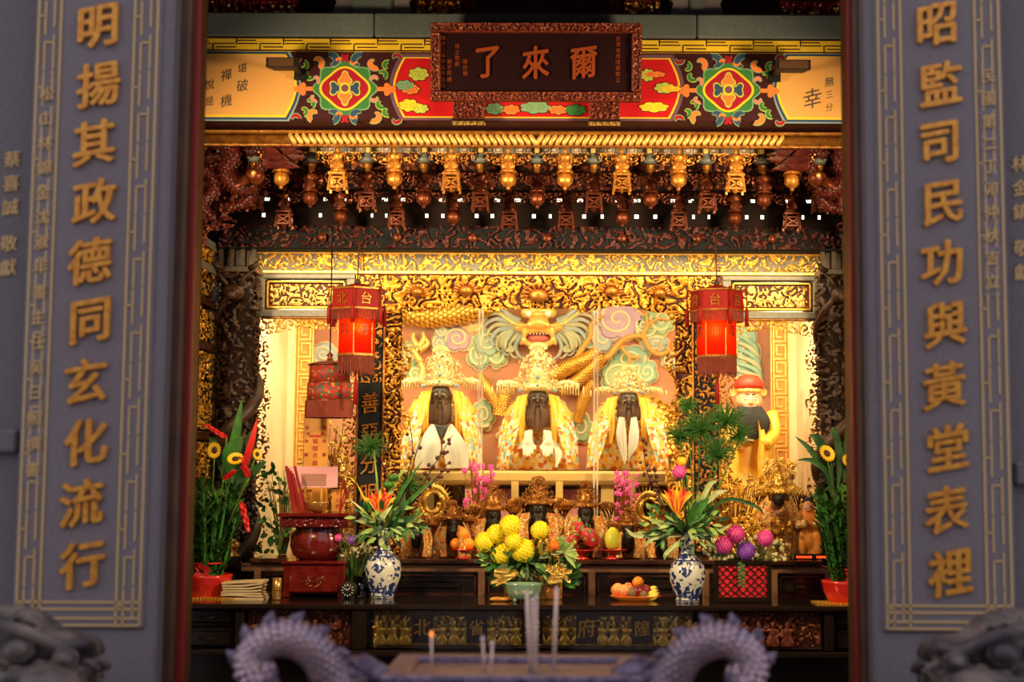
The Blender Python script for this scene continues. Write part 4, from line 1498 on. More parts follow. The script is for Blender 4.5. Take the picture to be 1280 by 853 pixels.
for i, (cx, cy, rx, ry, mt) in enumerate([(572, 424, 21, 19, 'cloud_purple'), (549, 431, 12, 13, 'cloud_blue'), (553, 415, 11, 12, 'cloud_blue'), (592, 403, 19, 18, 'cloud_ochre'),
                                          (611, 430, 22, 19, 'cloud_teal'), (600, 446, 18, 20, 'cloud_teal'), (622, 440, 16, 24, 'cloud_green'),
                                          (514, 445, 14, 20, 'cloud_green'), (520, 470, 13, 14, 'cloud_green'),
                                          (772, 400, 34, 30, 'cloud_purple'), (765, 417, 15, 16, 'cloud_purple'), (752, 420, 18, 26, 'cloud_blue'),
                                          (805, 410, 20, 18, 'cloud_green'), (826, 400, 20, 22, 'cloud_green'), (803, 408, 12, 12, 'cloud_teal'), (818, 430, 20, 14, 'cloud_blue'),
                                          (789, 448, 26, 18, 'cloud_teal'), (775, 470, 28, 24, 'cloud_green'), (808, 466, 16, 18, 'cloud_teal'), (840, 450, 16, 12, 'cloud_blue'),
                                          (736, 425, 14, 16, 'cloud_teal'), (727, 430, 9, 12, 'cloud_purple'), (725, 535, 18, 22, 'cloud_green'), (605, 520, 16, 22, 'cloud_green'), (640, 545, 20, 16, 'cloud_ochre'),
                                          (405, 445, 22, 17, 'cloud_blue'), (425, 485, 18, 20, 'cloud_green'), (930, 440, 22, 40, 'cloud_teal')]):
    relief_cloud(cx, cy, rx, ry, mt, i + 3, .035 + .006 * (i % 5))
def body(ctrl, r0, name='body_coil', d=.10, sc=None):
    P = smoothpath([R3(x, y, d) for x, y in ctrl], 6)
    n = len(P)
    rad = [r0 * (.8 + .2 * sin(PI * k / (n - 1))) for k in range(n)]
    m = MB(); m.tube(P, rad, 10); build(m, name, 'gold_dark', dr)
    m = MB(); scales_on(m, P, rad, sc or r0 * .42, lift=1.5); build(m, 'scale', 'gold', dr, kind='stuff')
body([(498, 392), (530, 397), (560, 395), (592, 390), (615, 380)], .085)
body([(672, 478), (690, 472), (712, 460), (735, 450), (748, 440)], .05)
body([(700, 490), (722, 478), (742, 460), (752, 446)], .045)
body([(722, 528), (730, 500), (742, 478)], .04)
body([(775, 508), (800, 512), (822, 520), (836, 545), (834, 570)], .10)
body([(600, 470), (612, 488), (622, 505), (628, 520)], .035)
body([(640, 480), (632, 494), (625, 520)], .05)
# claws
for (ctl) in ([(526, 482), (530, 462), (522, 448), (524, 435)], [(524, 435), (518, 425), (519, 418)], [(525, 437), (531, 425), (530, 417)], [(526, 440), (536, 432), (533, 424)], [(528, 455), (518, 440), (514, 442)]):
    P = smoothpath([R3(x, y, .08) for x, y in ctl], 5)
    m = MB(); m.tube(P, np.linspace(.026, .010, len(P)).tolist(), 7); build(m, 'claw', 'gold_pale', dr)
# branch
for ctl, r0 in (([(745, 450), (760, 447), (772, 432), (785, 423), (802, 422), (810, 436), (822, 444), (836, 440)], .022), ([(775, 434), (785, 446), (800, 448)], .015), ([(786, 447), (787, 462)], .012),
                ([(802, 421), (808, 408), (806, 392)], .016), ([(808, 408), (822, 400), (836, 402)], .012), ([(822, 441), (824, 428)], .010), ([(836, 442), (834, 428)], .010),
                ([(718, 452), (730, 434), (738, 420), (738, 408), (752, 396)], .02)):
    P = smoothpath([R3(x, y, .10) for x, y in ctl], 6)
    m = MB(); m.tube(P, np.linspace(r0, r0 * .6, len(P)).tolist(), 7); build(m, 'branch', 'branch', dr)
# head: brow, eyes, snout, jaws
m = MB()
cx = 673.5
m.ell(R3(cx, 392, .16), (.10, .08, .06), 12, 8)
m.ell(R3(cx, 408, .22), (.075, .07, .05), 12, 8)
for s in (-1, 1):
    m.ell(R3(cx + s * 14, 394, .17), (.05, .05, .045), 10, 8)
    m.ell(R3(cx + s * 10, 411, .25), (.03, .03, .022), 10, 8)
    m.ell(R3(cx + s * 22, 412, .16), (.05, .05, .035), 10, 8)
    P = smoothpath([R3(cx + s * x, y, d) for x, y, d in ((2, 417, .22), (12, 418, .2), (18, 424, .17), (22, 434, .14))], 5)
    m.tube(P, np.linspace(.022, .014, len(P)).tolist(), 7)
P = smoothpath([R3(cx - 20, 428, .14), R3(cx - 10, 434, .2), R3(cx, 435.5, .22), R3(cx + 10, 434, .2), R3(cx + 20, 428, .14)], 5)
m.tube(P, .022, 8)
build(fuse(m, .012, 2), 'dragon_head', 'gold_pale', dr)
m = MB(); m.ell(R3(cx, 426, .13), (.085, .05, .05), 12, 8); build(m, 'mouth', 'mouth_red', dr)
for s in (-1, 1):
    m = MB(); m.ell(R3(cx + s * 12, 397, .235), (.024, .02, .022), 12, 8); build(m, 'eye', 'eye_white', dr)
    m = MB(); P = smoothpath([R3(cx + s * x, y, .2) for x, y in ((12, 411), (26, 410), (40, 402), (52, 392))], 6); m.tube(P, np.linspace(.014, .006, len(P)).tolist(), 6); build(m, 'whisker', 'gold_pale', dr)
    for k in range(9):
        th = math.radians(-28 + 13 * k)
        f = lambda rr, dth=0.0: R3(cx + s * (18 + rr * cos(th + dth)), 404 + rr * .92 * sin(th + dth), .13 - rr * .001)
        P = smoothpath([f(4), f(18, .10), f(34, -.06), f(46, .10), f(50, .26), f(45, .34)], 5)
        m = MB(); m.tube(P, [.017 * (1 - .75 * abs(2 * j / (len(P) - 1) - .55)) + .003 for j in range(len(P))], 6, flat=.7); build(m, 'mane_lock', 'mane' if k % 2 else 'cloud_blue', dr)
    for k in range(4):
        P = smoothpath([R3(cx + s * (30 + 3 * k), 418 + 3 * k, .12), R3(cx + s * (44 - k), 424 + 4 * k, .12), R3(cx + s * (47 - 2 * k), 434 + 2 * k, .1), R3(cx + s * (38 - 2 * k), 438 + k, .1), R3(cx + s * (37 - 2 * k), 432 + k, .1)], 5)
        m = MB(); m.tube(P, np.linspace(.012, .006, len(P)).tolist(), 6); build(m, 'mane_lock', 'mane', dr)
m = MB()
for k in range(6): m.ell(R3(cx - 10 + 4 * k, 420, .2), (.007, .008, .012), 6, 5)
build(m, 'tooth', 'eye_white', dr, kind='stuff')
# drooping peacock-green plumes in the right bay
for k in range(7):
    P = smoothpath([R3(915 + k, 418 + 9 * k, .06), R3(930 + 2 * k, 424 + 9 * k, .08), R3(943 + 1.4 * k, 436 + 8 * k, .08), R3(946 + k, 452 + 7 * k, .06)], 6)
    m = MB(); m.tube(P, [.018 * (1 - .7 * abs(2 * j / (len(P) - 1) - 1)) + .004 for j in range(len(P))], 6, flat=.5); build(m, 'plume', 'mane' if k % 2 else 'cloud_teal', dr)

# ------------------------------------------------------------------ statue platform and glass
GY = 8.62
zp = WZ(589, 9.2)
m = MB(); m.box(-1.05, 1.05, 8.8, 9.72, zp - .09, zp, b=.01)
r = tag(build(m, 'statue_platform', 'cream_wood'), 'long cream platform carrying the three crowned statues', 'platform')
for x in (-1.0, -.42, .42, 1.0):
    m = MB(); m.box(x - .04, x + .04, 8.82, 8.9, 1.03, zp - .09, b=.005); build(m, 'leg', 'cream_wood', r)
m = MB(); m.box(-1.0, 1.0, 9.55, 9.62, 1.03, zp - .09); build(m, 'back_panel', 'dark_red', r)
zr0, zr1 = WZ(602, GY + .1), WZ(591, GY + .1)
m = MB(); m.box(-.93, .93, GY + .08, GY + .13, zr0, zr1, b=.006); o = tag(build(m, 'cream_rail', 'cream_wood'), 'horizontal cream rail in front of the statues behind the glass', 'rail')
for px in (540, 645, 700, 790):
    m = MB(); x = WX(px, GY + .1); m.box(x - .022, x + .022, GY + .085, GY + .125, 1.03, zr0); build(m, 'upright', 'cream_wood', o)
xe = [-.93, WX(601, GY), WX(745, GY), .93]
for i in range(3):
    nm = ['left', 'middle', 'right'][i]
    m = MB(); m.box(xe[i] + .004, xe[i + 1] - .004, GY, GY + .006, 1.03, 2.62)
    o = tag(build(m, 'glass_screen', 'glass_front'), f'{nm} tall glass pane in front of the crowned statues', 'glass')
    for e in (xe[i], xe[i + 1]):
        sgn = 1 if e == xe[i] else -1
        m = MB(); m.box(e + sgn * .004, e + sgn * .016, GY - .002, GY + .008, 1.03, 2.62); build(m, 'glass_edge', 'glass_edge', o)

# pink and green silk offerings under the platform
for i, (a, b, c, mt, lab) in enumerate([(596, 640, 645, 'pink_card', 'left'), (700, 745, 640, 'pink_card', 'right'), (750, 790, 635, 'pink_card', 'far right')]):
    m = MB(); x0, x1 = WX(a, 9.0), WX(b, 9.0)
    z1 = WZ(612, 9.0)
    pts = [(x0 + (x1 - x0) * k / 12, 9.0 + .02 * (k % 2)) for k in range(13)]
    V = [(x, y, 1.03) for x, y in pts] + [(x, y, z1) for x, y in pts] + [(x, y + .012, 1.03) for x, y in pts] + [(x, y + .012, z1) for x, y in pts]
    F = [(k, k + 1, 14 + k, 13 + k) for k in range(12)] + [(26 + k, 39 + k, 40 + k, 27 + k) for k in range(12)] + [(13 + k, 14 + k, 40 + k, 39 + k) for k in range(12)]
    m.add(V, F, False)
    tag(build(m, 'silk_cloth', mt), f'pleated pink silk cloth under the statue platform, {lab} one', 'cloth')


# ------------------------------------------------------------------ crowned statues
def flower(m, c, nrm, r, n=5):
    nrm = Vector(nrm).normalized()
    u = nrm.orthogonal().normalized(); w = nrm.cross(u)
    c = Vector(c)
    V = [c + nrm * r * .3]
    for k in range(n * 2):
        a = PI * k / n
        rr = r * (1.0 if k % 2 == 0 else .55)
        V.append(c + (u * cos(a) + w * sin(a)) * rr + nrm * (r * .15 if k % 2 == 0 else -.05 * r))
    V.append(c - nrm * r * .35)
    F = [(0, 1 + k, 1 + (k + 1) % (2 * n)) for k in range(2 * n)] + [(2 * n + 1, 1 + (k + 1) % (2 * n), 1 + k) for k in range(2 * n)]
    m.add(V, F, False)


def crown(root, cx, cy, zb, w, h, seed, mt='silver_gold', n=150, wing=None, blue='paint_blue_pale', jw=.8):
    """filigree crown: a heap of small flowers on a band, with two outstretched wings and tassels"""
    rs = random.Random(seed)
    wing = wing or w * .95
    m = MB()
    m.lathe([(w * .34, 0), (w * .36, h * .05), (w * .34, h * .14), (w * .28, h * .2)], (cx, cy, zb), 16, sy=.8)
    m.lathe([(w * .24, h * .12), (w * .22, h * .35), (w * .15, h * .6), (w * .06, h * .76), (0, h * .8)], (cx, cy, zb), 14, sy=.7)
    build(m, 'crown_cap', mt, root)
    m = MB()
    for i in range(n):
        t = rs.random() ** .8
        a = rs.uniform(-PI * .62, PI * .62)
        prof = (.46 + .04 * sin(t * 11)) * (1 - t ** 2.6) ** .7 * (1 - .30 * t) + .03
        rr = w * prof * rs.uniform(.6, 1.12)
        p = Vector((cx + sin(a) * rr, cy - cos(a) * rr * .8, zb + h * (.08 + .92 * t)))
        nrm = Vector((sin(a), -cos(a) * .9, .25))
        q = Vector((cx, cy, zb + h * (.05 + .55 * t)))
        m.tube([q, p], w * .004, 3, caps=False)
        flower(m, p, nrm + Vector((rs.uniform(-.5, .5), 0, rs.uniform(-.5, .5))), w * rs.uniform(.024, .042), rs.choice((4, 5, 6)))
    for k in range(7):
        a = -1.1 + 2.2 * k / 6
        p = Vector((cx + sin(a) * w * .16, cy - .04, zb + h * (.92 + .16 * cos(a))))
        m.tube([(cx, cy, zb + h * .75), p], w * .008, 4); flower(m, p, (0, -1, .1), w * .05, 6)
    for k in range(9):
        a = -1.3 + 2.6 * k / 8
        flower(m, (cx + sin(a) * w * .37, cy - cos(a) * w * .31, zb + h * .07), (sin(a), -cos(a), 0), w * .05, 6)
    build(m, 'crown_flower', mt, root, kind='stuff')
    m = MB()
    for (dx, dz, r0) in ((0, .30, .05), (0, .12, .035), (0, .55, .04), (-.2, .2, .03), (.2, .2, .03), (-.33, .0, .055), (.33, .0, .055)):
        m.ell((cx + dx * w, cy - w * .42 + abs(dx) * w * .25, zb + dz * h), (r0 * w * jw, .02 * w, r0 * w * jw), 10, 6)
    build(m, 'jewel', blue, root, kind='stuff')

    for s in (-1, 1):
        m = MB()
        P = smoothpath([(cx + s * w * .30, cy, zb + h * .10), (cx + s * wing * .38, cy - .01, zb + h * .17), (cx + s * wing * .55, cy - .01, zb + h * .12)], 6)
        m.tube(P, [h * .07 + h * .03 * sin(PI * k / (len(P) - 1)) for k in range(len(P))], 8, flat=.5)
        for k in range(16):
            t = rs.random(); p = P[int(t * (len(P) - 1))]
            flower(m, p + Vector((0, -.03, rs.uniform(-.05, .08) * h)), (0, -1, rs.uniform(-.3, .6)), w * rs.uniform(.03, .045), 5)
        build(m, 'crown_wing', mt, root)
        m = MB()
        for k in range(8):
            p = P[min(len(P) - 1, int((.35 + .65 * k / 7) * (len(P) - 1)))] + Vector((s * .004 * k, -.012, 0))
            m.tube([p, p + Vector((0, 0, -h * .24))], [.0035, .006], 4)
        build(m, 'tassel', mt, root, kind='stuff')


def strip_cloth(path_l, path_r, th=.012, folds=3, depth=.012):
    """a hanging band of cloth between two edge paths"""
    m = MB()
    n = len(path_l); k = folds * 4
    V = []
    for i in range(n):
        a, b = Vector(path_l[i]), Vector(path_r[i])
        for j in range(k + 1):
            t = j / k
            p = a.lerp(b, t)
            V.append(p + Vector((0, -depth * (.5 + .5 * cos(2 * PI * folds * t)), 0)))
    F = []
    for i in range(n - 1):
        for j in range(k):
            F.append((i * (k + 1) + j, i * (k + 1) + j + 1, (i + 1) * (k + 1) + j + 1, (i + 1) * (k + 1) + j))
    N = len(V)
    V2 = [v + Vector((0, th, 0)) for v in V]
    F2 = [tuple(N + q for q in f[::-1]) for f in F]
    m.add(V + V2, F + F2, True)
    return m


def face_mesh(c, w, h):
    """head with brow, nose, cheeks, chin and ears; about 2w wide, 2h high, looking to -y"""
    x, y, z = c
    m = MB()
    m.ell((x, y, z), (w, w * 1.0, h), 16, 12)
    m.ell((x, y - w * .62, z - h * .25), (w * .62, w * .38, h * .6), 12, 8)
    m.ell((x, y - w * 1.0, z - h * .08), (w * .15, w * .22, h * .26), 8, 6)
    m.ell((x, y - w * 1.06, z - h * .22), (w * .22, w * .16, h * .10), 8, 6)
    m.ell((x, y - w * .86, z + h * .22), (w * .62, w * .16, h * .09), 10, 6)
    m.ell((x, y - w * .92, z - h * .50), (w * .28, w * .12, h * .055), 8, 6)
    m.ell((x, y - w * .90, z - h * .61), (w * .22, w * .12, h * .055), 8, 6)
    for s in (-1, 1):
        m.ell((x + s * w * .98, y, z - h * .05), (w * .14, w * .26, h * .30), 8, 6)
        m.ell((x + s * w * .55, y - w * .70, z - h * .2), (w * .28, w * .2, h * .22), 8, 6)
    return fuse(m, w * .085, 2)


def eyes(root, c, w, h, mw='eye_white', mb_='black_hair'):
    x, y, z = c
    for s in (-1, 1):
        m = MB(); m.ell((x + s * w * .36, y - w * .90, z + h * .05), (w * .19, w * .09, h * .055), 8, 6); build(m, 'eye', mw, root)
        m = MB(); P = [(x + s * w * (.12 + .12 * k), y - w * (1.02 - .05 * k * k * .5), z + h * (.27 + .05 * sin(k * 1.0))) for k in range(5)]
        m.tube(P, w * .045, 4); build(m, 'eyebrow', mb_, root)


def robe_body(cx, cy, zb, w, d, h, lap=.42):
    """seated figure under a robe: shoulders, lap and spreading hem, with folds"""
    m = MB()
    m.lathe([(w * .50, 0), (w * .49, h * .10), (w * .46, h * .30), (w * .43, h * .45), (w * .40, h * .62), (w * .36, h * .80), (w * .24, h * .92), (w * .12, h * .98)],
            (cx, cy, zb), 48, sy=d / w, rfun=lambda a, z: 1 + .035 * cos(14 * a) * max(0, 1 - z / h * 1.05))
    q = MB(); q.ell((cx, cy - d * .30, zb + h * lap * .8), (w * .36, d * .36, h * .20), 16, 10)
    q.ell((cx - w * .24, cy - d * .46, zb + h * .28), (w * .16, d * .20, h * .30), 12, 8)
    q.ell((cx + w * .24, cy - d * .46, zb + h * .28), (w * .16, d * .20, h * .30), 12, 8)
    m.join(q)
    return fuse(m, w * .035, 3)


def hand_on(root, base, tip, sz, mt, s):
    """a hand with four bent fingers and a thumb"""
    b, t = Vector(base), Vector(tip)
    d = (t - b).normalized(); side = Vector((1, 0, 0)); nrm = d.cross(side).normalized()
    m = MB()
    pal = b.lerp(t, .35)
    m.ell(pal, (sz * .42, sz * .20, sz * .46), 8, 6)
    m.tube([b - d * sz * .5, pal], [sz * .26, sz * .30], 7)
    for k in range(4):
        o = side * (k - 1.5) * sz * .21
        ln = sz * (.62, .74, .70, .54)[k]
        p0 = pal + o + d * sz * .3
        m.tube([p0 - d * sz * .2, p0 + d * ln * .45 - nrm * 0 + Vector((0, -sz * .06, 0)), p0 + d * ln + Vector((0, sz * .02, 0))], [sz * .095, sz * .09, sz * .065], 6)
    p0 = pal + side * (-s) * sz * .30
    m.tube([p0 - d * sz * .05, p0 - side * s * sz * .24 + d * sz * .22, p0 - side * s * sz * .2 + d * sz * .45], [sz * .11, sz * .095, sz * .07], 6)
    build(fuse(m, sz * .05, 1), 'hand', mt, root)


def big_statue(px, crown_top, crown_base, chin, hem, halfw, wing, label, seed, style):
    SYY = 9.25
    cx, _ = W(px, 540, SYY)
    zb = WZ(hem, SYY) + .0
    zb = zp
    P = lambda x, y, dy=0.0: (W(x, y, SYY - dy)[0], SYY - dy, W(x, y, SYY - dy)[1])
    r = thing('deity_statue', label, 'statue', (cx, SYY, zb), 'crowned deity statues behind the glass')
    hgt = WZ(chin, SYY) - zb
    w = 2 * M(halfw, SYY)
    build(robe_body(cx, SYY + .08, zb, w, w * .62, hgt * 1.02), 'robe', 'embroidery', r)
    # head, ears, eyes
    zc = (WZ(crown_base, SYY) + WZ(chin + 4, SYY)) / 2
    fw = M(13.0, SYY); fh = (WZ(crown_base, SYY) - WZ(chin + 6, SYY)) * .62
    fc = (cx, SYY - .13, zc)
    build(face_mesh(fc, fw, fh), 'head', 'black_face', r)
    eyes(r, fc, fw, fh, 'mane', 'black_hair')
    # moustache and long beard in strands
    zch = WZ(chin - 3, SYY)
    bl = M(36 if style != 'right' else 24, SYY)
    for s in (-1, 1):
        m = MB()
        for k in range(7):
            x0 = cx + s * fw * (.25 + .1 * k); x1 = cx + s * fw * (.38 + .115 * k)
            m.tube(smoothpath([(x0, fc[1] - fw * .85 + .01 * k, zch + .02), (x1, fc[1] - fw * 1.05, zch - bl * .4), (x1 * .7 + .3 * x0, fc[1] - fw * 1.0, zch - bl * (1 - .02 * k))], 4), [fw * .12, fw * .13, fw * .14, fw * .14, fw * .13, fw * .13, fw * .12, fw * .10, fw * .03], 6)
        build(fuse(m, .008, 1), 'beard', 'beard_brown', r)
        m = MB(); m.tube(smoothpath([(cx + s * .006, fc[1] - fw * 1.1, zch + .025), (cx + s * fw * .5, fc[1] - fw * 1.05, zch + .012), (cx + s * fw * .62, fc[1] - fw * 1.0, zch - .05)], 4), [fw * .08] * 8 + [fw * .02], 5)
        build(m, 'moustache', 'beard_brown', r)
    m = MB()
    for k in range(5):
        m.tube([(cx + (k - 2) * fw * .13, fc[1] - fw * .75, zch), (cx + (k - 2) * fw * .10, fc[1] - fw * .95, zch - bl * .9), (cx + (k - 2) * fw * .03, fc[1] - fw * .9, zch - bl * 1.15)], [fw * .12, fw * .10, .003], 6)
    build(fuse(m, .008, 1), 'chin_beard', 'beard_brown', r)
    # crown
    zcb = WZ(crown_base, SYY) - .005
    crown(r, cx, fc[1] + .02, zcb, M(wing * 1.55, SYY), WZ(crown_top, SYY) - zcb, seed, wing=M(wing * 2.2, SYY), n=260)
    # satin bands falling from the crown, embroidered sleeves outside them
    yb_ = .24
    for s in (-1, 1):
        def pth(pts): return smoothpath([P(px + s * x, y, d) for x, y, d in pts], 5)
        g = hem - chin
        L1 = pth([(13, crown_base + 3, .20), (16, chin + 4, .25), (17, chin + g * .35, .30), (19, chin + g * .55, .33)])
        L2 = pth([(26, crown_base + 6, .14), (30, chin + 4, .20), (30, chin + g * .35, .27), (27, chin + g * .6, .31)])
        m = strip_cloth(L1, L2, folds=2, depth=.016)
        build(m, 'satin_band', 'satin_yellow', r)
        L1 = pth([(24, crown_base + 8, .12), (32, chin + g * .2, .22), (34, chin + g * .5, .30), (40, hem - 12, .33), (44, hem - 5, .30)])
        L2 = pth([(33, crown_base + 12, .02), (43, chin + g * .2, .10), (49, chin + g * .55, .16), (51, hem - 8, .18), (52, hem - 2, .16)])
        k = halfw / 50
        m = strip_cloth(L1, L2, folds=3, depth=.020)
        build(m, 'embroidered_sleeve', 'embroidery', r)
        L1 = pth([(20, chin + 6, .22), (24, chin + g * .35, .32), (30, chin + g * .62, .36), (36, hem - 13, .38), (37, hem - 7, .36)])
        L2 = pth([(30, chin + 4, .18), (35, chin + g * .35, .27), (41, chin + g * .62, .32), (45, hem - 11, .33), (46, hem - 6, .32)])
        build(strip_cloth(L1, L2, folds=2, depth=.016), 'embroidered_band', 'embroidery', r)
    # shoulder cape ring
    m = MB()
    for s in (-1, 1):
        pts = smoothpath([P(px + s * 14, chin - 6, .16), P(px + s * 26, chin + 2, .12), P(px + s * 36, chin + 16, .10)], 5)
        m.tube(pts, np.linspace(.03, .05, len(pts)).tolist(), 8)
    build(m, 'shoulder_cape', 'satin_yellow', r)
    # white inner robe or sleeves
    g = hem - chin
    if style == 'left':
        for s in (-1, 1):
            L1 = smoothpath([P(px + s * 9, chin + 28, .34), P(px + s * 1, chin + 52, .44), P(px + s * 4, chin + 70, .46), P(px + s * 6, hem - 2, .46)], 5)
            L2 = smoothpath([P(px + s * 13, chin + 27, .31), P(px + s * 26, chin + 45, .38), P(px + s * 34, chin + 62, .40), P(px + s * 33, hem - 2, .42)], 5)
            build(strip_cloth(L1, L2, folds=2, depth=.02), 'white_lapel', 'white_cloth', r)
    elif style == 'centre':
        for s in (-1, 1):
            L1 = smoothpath([P(px + s * 7, chin + 30, .36), P(px + s * 6, chin + 42, .40), P(px + s * 5, chin + 50, .42)], 5)
            L2 = smoothpath([P(px + s * 13, chin + 30, .34), P(px + s * 20, chin + 44, .36), P(px + s * 26, chin + 54, .37)], 5)
            build(strip_cloth(L1, L2, folds=2, depth=.018), 'white_cuff', 'white_cloth', r)
            hand_on(r, P(px + s * 13, chin + 40, .42), P(px + s * 12, chin + 62, .47), .085, 'white_cloth', s)
        L1 = smoothpath([P(px + 20, chin + 50, .40), P(px + 22, chin + 64, .42), P(px + 22, chin + 76, .42)], 4)
        L2 = smoothpath([P(px + 27, chin + 52, .37), P(px + 30, chin + 60, .39), P(px + 24, chin + 77, .42)], 4)
        build(strip_cloth(L1, L2, folds=1), 'white_tail', 'white_cloth', r)
    else:
        for s in (-1, 1):
            L1 = smoothpath([P(px + s * 4, chin + 12, .36), P(px + s * 1.5, chin + 34, .42), P(px + s * 1, chin + 56, .45), P(px + s * 1 - 0, chin + 68 + 3 * s, .46)], 5)
            L2 = smoothpath([P(px + s * 11, chin + 11, .33), P(px + s * 14, chin + 30, .38), P(px + s * 12, chin + 48, .41), P(px + s * 4, chin + 71 - 10 * (s > 0), .44)], 5)
            build(strip_cloth(L1, L2, folds=2, depth=.016), 'white_lapel', 'white_cloth', r)
    # woven waist cord
    if style == 'left':
        m = MB()
        for k in range(6):
            m.tube([P(px - 9 + k, chin + 29 + 2.4 * k, .36), P(px, chin + 31 + 2.6 * k, .38), P(px + 9 - k, chin + 29 + 2.4 * k, .36)], .006, 5)
        build(m, 'waist_cord', 'relief_ground', r, kind='stuff')
    return r


big_statue(553, 441, 485, 504, 588, 52, 40, 'crowned black-faced statue with white lapels behind the left glass pane', 1, 'left')
big_statue(673, 437, 490, 508, 588, 50, 42, 'tallest-crowned black-faced statue with white hands, middle of the three', 2, 'centre')
big_statue(785, 462, 492, 510, 588, 46, 34, 'crowned black-faced statue with narrow white lapels behind the right glass pane', 3, 'right')


# warrior statue with red hat in the right bay
def red_hat_statue():
    Y = 9.1
    px = 935
    P = lambda x, y, dy=0.0: (W(x, y, Y - dy)[0], Y - dy, W(x, y, Y - dy)[1])
    cx = W(px, 540, Y)[0]; zb = 1.03
    r = thing('warrior_statue', 'pink-faced statue in red hat and yellow robe with long black beard', 'statue', (cx, Y, zb))
    zch = WZ(515, Y)
    build(robe_body(cx, Y + .04, zb, .42, .30, zch - zb + .02), 'robe', 'satin_yellow', r)
    fc = (cx, Y - .08, WZ(500, Y)); fw, fh = M(15, Y), M(20, Y)
    build(face_mesh(fc, fw, fh), 'head', 'skin_gilt', r); eyes(r, fc, fw, fh)
    m = MB()
    for k in range(11):
        t = (k - 5) / 5
        m.tube(smoothpath([(cx + t * fw * .8, fc[1] - fw * (.95 - .3 * abs(t)), WZ(509, Y)), (cx + t * fw * 1.4, fc[1] - fw * 1.2, WZ(528, Y)), (cx + t * fw * 1.05, fc[1] - fw * 1.15, WZ(556 - 9 * abs(t), Y))], 4), [fw * .18, fw * .2, fw * .22, fw * .22, fw * .22, fw * .2, fw * .18, fw * .12, fw * .03], 6)
    build(fuse(m, .008, 1), 'beard', 'black_hair', r)
    m = MB()
    m.lathe([(fw * 1.06, 0), (fw * 1.1, fh * .14), (fw * 1.05, fh * .26)], (cx, fc[1], WZ(491, Y)), 16); build(m, 'headband', 'gold_pale', r)
    m = MB()
    m.lathe([(fw * 1.12, 0), (fw * 1.24, fh * .2), (fw * 1.1, fh * .5), (fw * .7, fh * .8), (0, fh * .9)], (cx, fc[1], WZ(486, Y)), 20, rfun=lambda a, z: 1 + .06 * cos(9 * a)); build(m, 'hat', 'hat_red', r)
    for s in (-1, 1):
        m = MB(); m.leaf((cx + s * fw, fc[1] + .02, WZ(488, Y)), P(px + s * 24, 492, .05), .05, up=(0, -1, 0), n=4); m2 = MB(); m2.join(m); m2.v = [(x, y + .008, z) for x, y, z in m2.v]; m2.f = [f[::-1] for f in m2.f]; m.join(m2)
        build(m, 'hat_ribbon', 'gold_pale', r)
        L1 = smoothpath([P(px + s * 12, 516, .14), P(px + s * 14, 545, .22), P(px + s * 12, 575, .26), P(px + s * 14, 610, .26)], 5)
        L2 = smoothpath([P(px + s * 28, 514, .05), P(px + s * 33, 545, .12), P(px + s * 32, 575, .16), P(px + s * 34, 610, .18)], 5)
        build(strip_cloth(L1, L2, folds=3, depth=.02), 'robe_front', 'satin_yellow', r)
    hand_on(r, P(px - 8, 548, .22), P(px + 4, 550, .27), .06, 'skin_gilt', 1)
    m = MB(); m.tube(smoothpath([P(px + 30, 516, .06), P(px + 34, 540, .14), P(px + 22, 556, .22)], 5), .04, 9); build(m, 'sleeve', 'satin_yellow', r)
    m = MB(); m.tube(smoothpath([P(px - 30, 516, .06), P(px - 34, 540, .14), P(px - 18, 550, .22)], 5), .04, 9); build(m, 'sleeve', 'satin_yellow', r)
red_hat_statue()

# ------------------------------------------------------------------ altar tables
TF = 7.2
ZT = WZ(757, TF)                     # top of the front table
UF = 7.75
ZU = WZ(700, UF)                     # top of the rear table
def YT(py, z=None):
    """depth on the table top at which the photograph shows row py"""
    z = ZT if z is None else z
    yc = (426.5 - py) / FPX
    return (z - CAMZ) / ((sin(PITCH) + yc * cos(PITCH)) / (cos(PITCH) - yc * sin(PITCH)))

ft = thing('front_altar_table', 'long black lacquered altar table with glazed carved front', 'table', (0, 7.45, 0))
m = MB(); m.box(-1.80, 1.80, TF, 7.74, ZT - .03, ZT, b=.008); build(m, 'table_top', 'lacquer', ft)
m = MB(); m.box(-1.78, 1.78, TF + .12, 7.7, .02, ZT - .03); build(m, 'carcass', 'lacquer', ft)
xq = lambda px: WX(px, TF)
zq = lambda py: WZ(py, TF)
m = MB(); m.box(-1.80, 1.80, TF + .01, TF + .12, zq(822), zq(815), b=.006); build(m, 'ledge', 'lacquer', ft)
for x in (445, 880):
    m = MB(); m.box(xq(x), xq(x + 18), TF + .01, TF + .12, zq(815), ZT - .03, b=.008); build(m, 'post', 'lacquer', ft)
for x in (300, 1028):
    m = MB(); m.box(xq(x), xq(x + 12), TF + .02, TF + .12, zq(815), ZT - .03, b=.008); build(m, 'post', 'lacquer', ft)
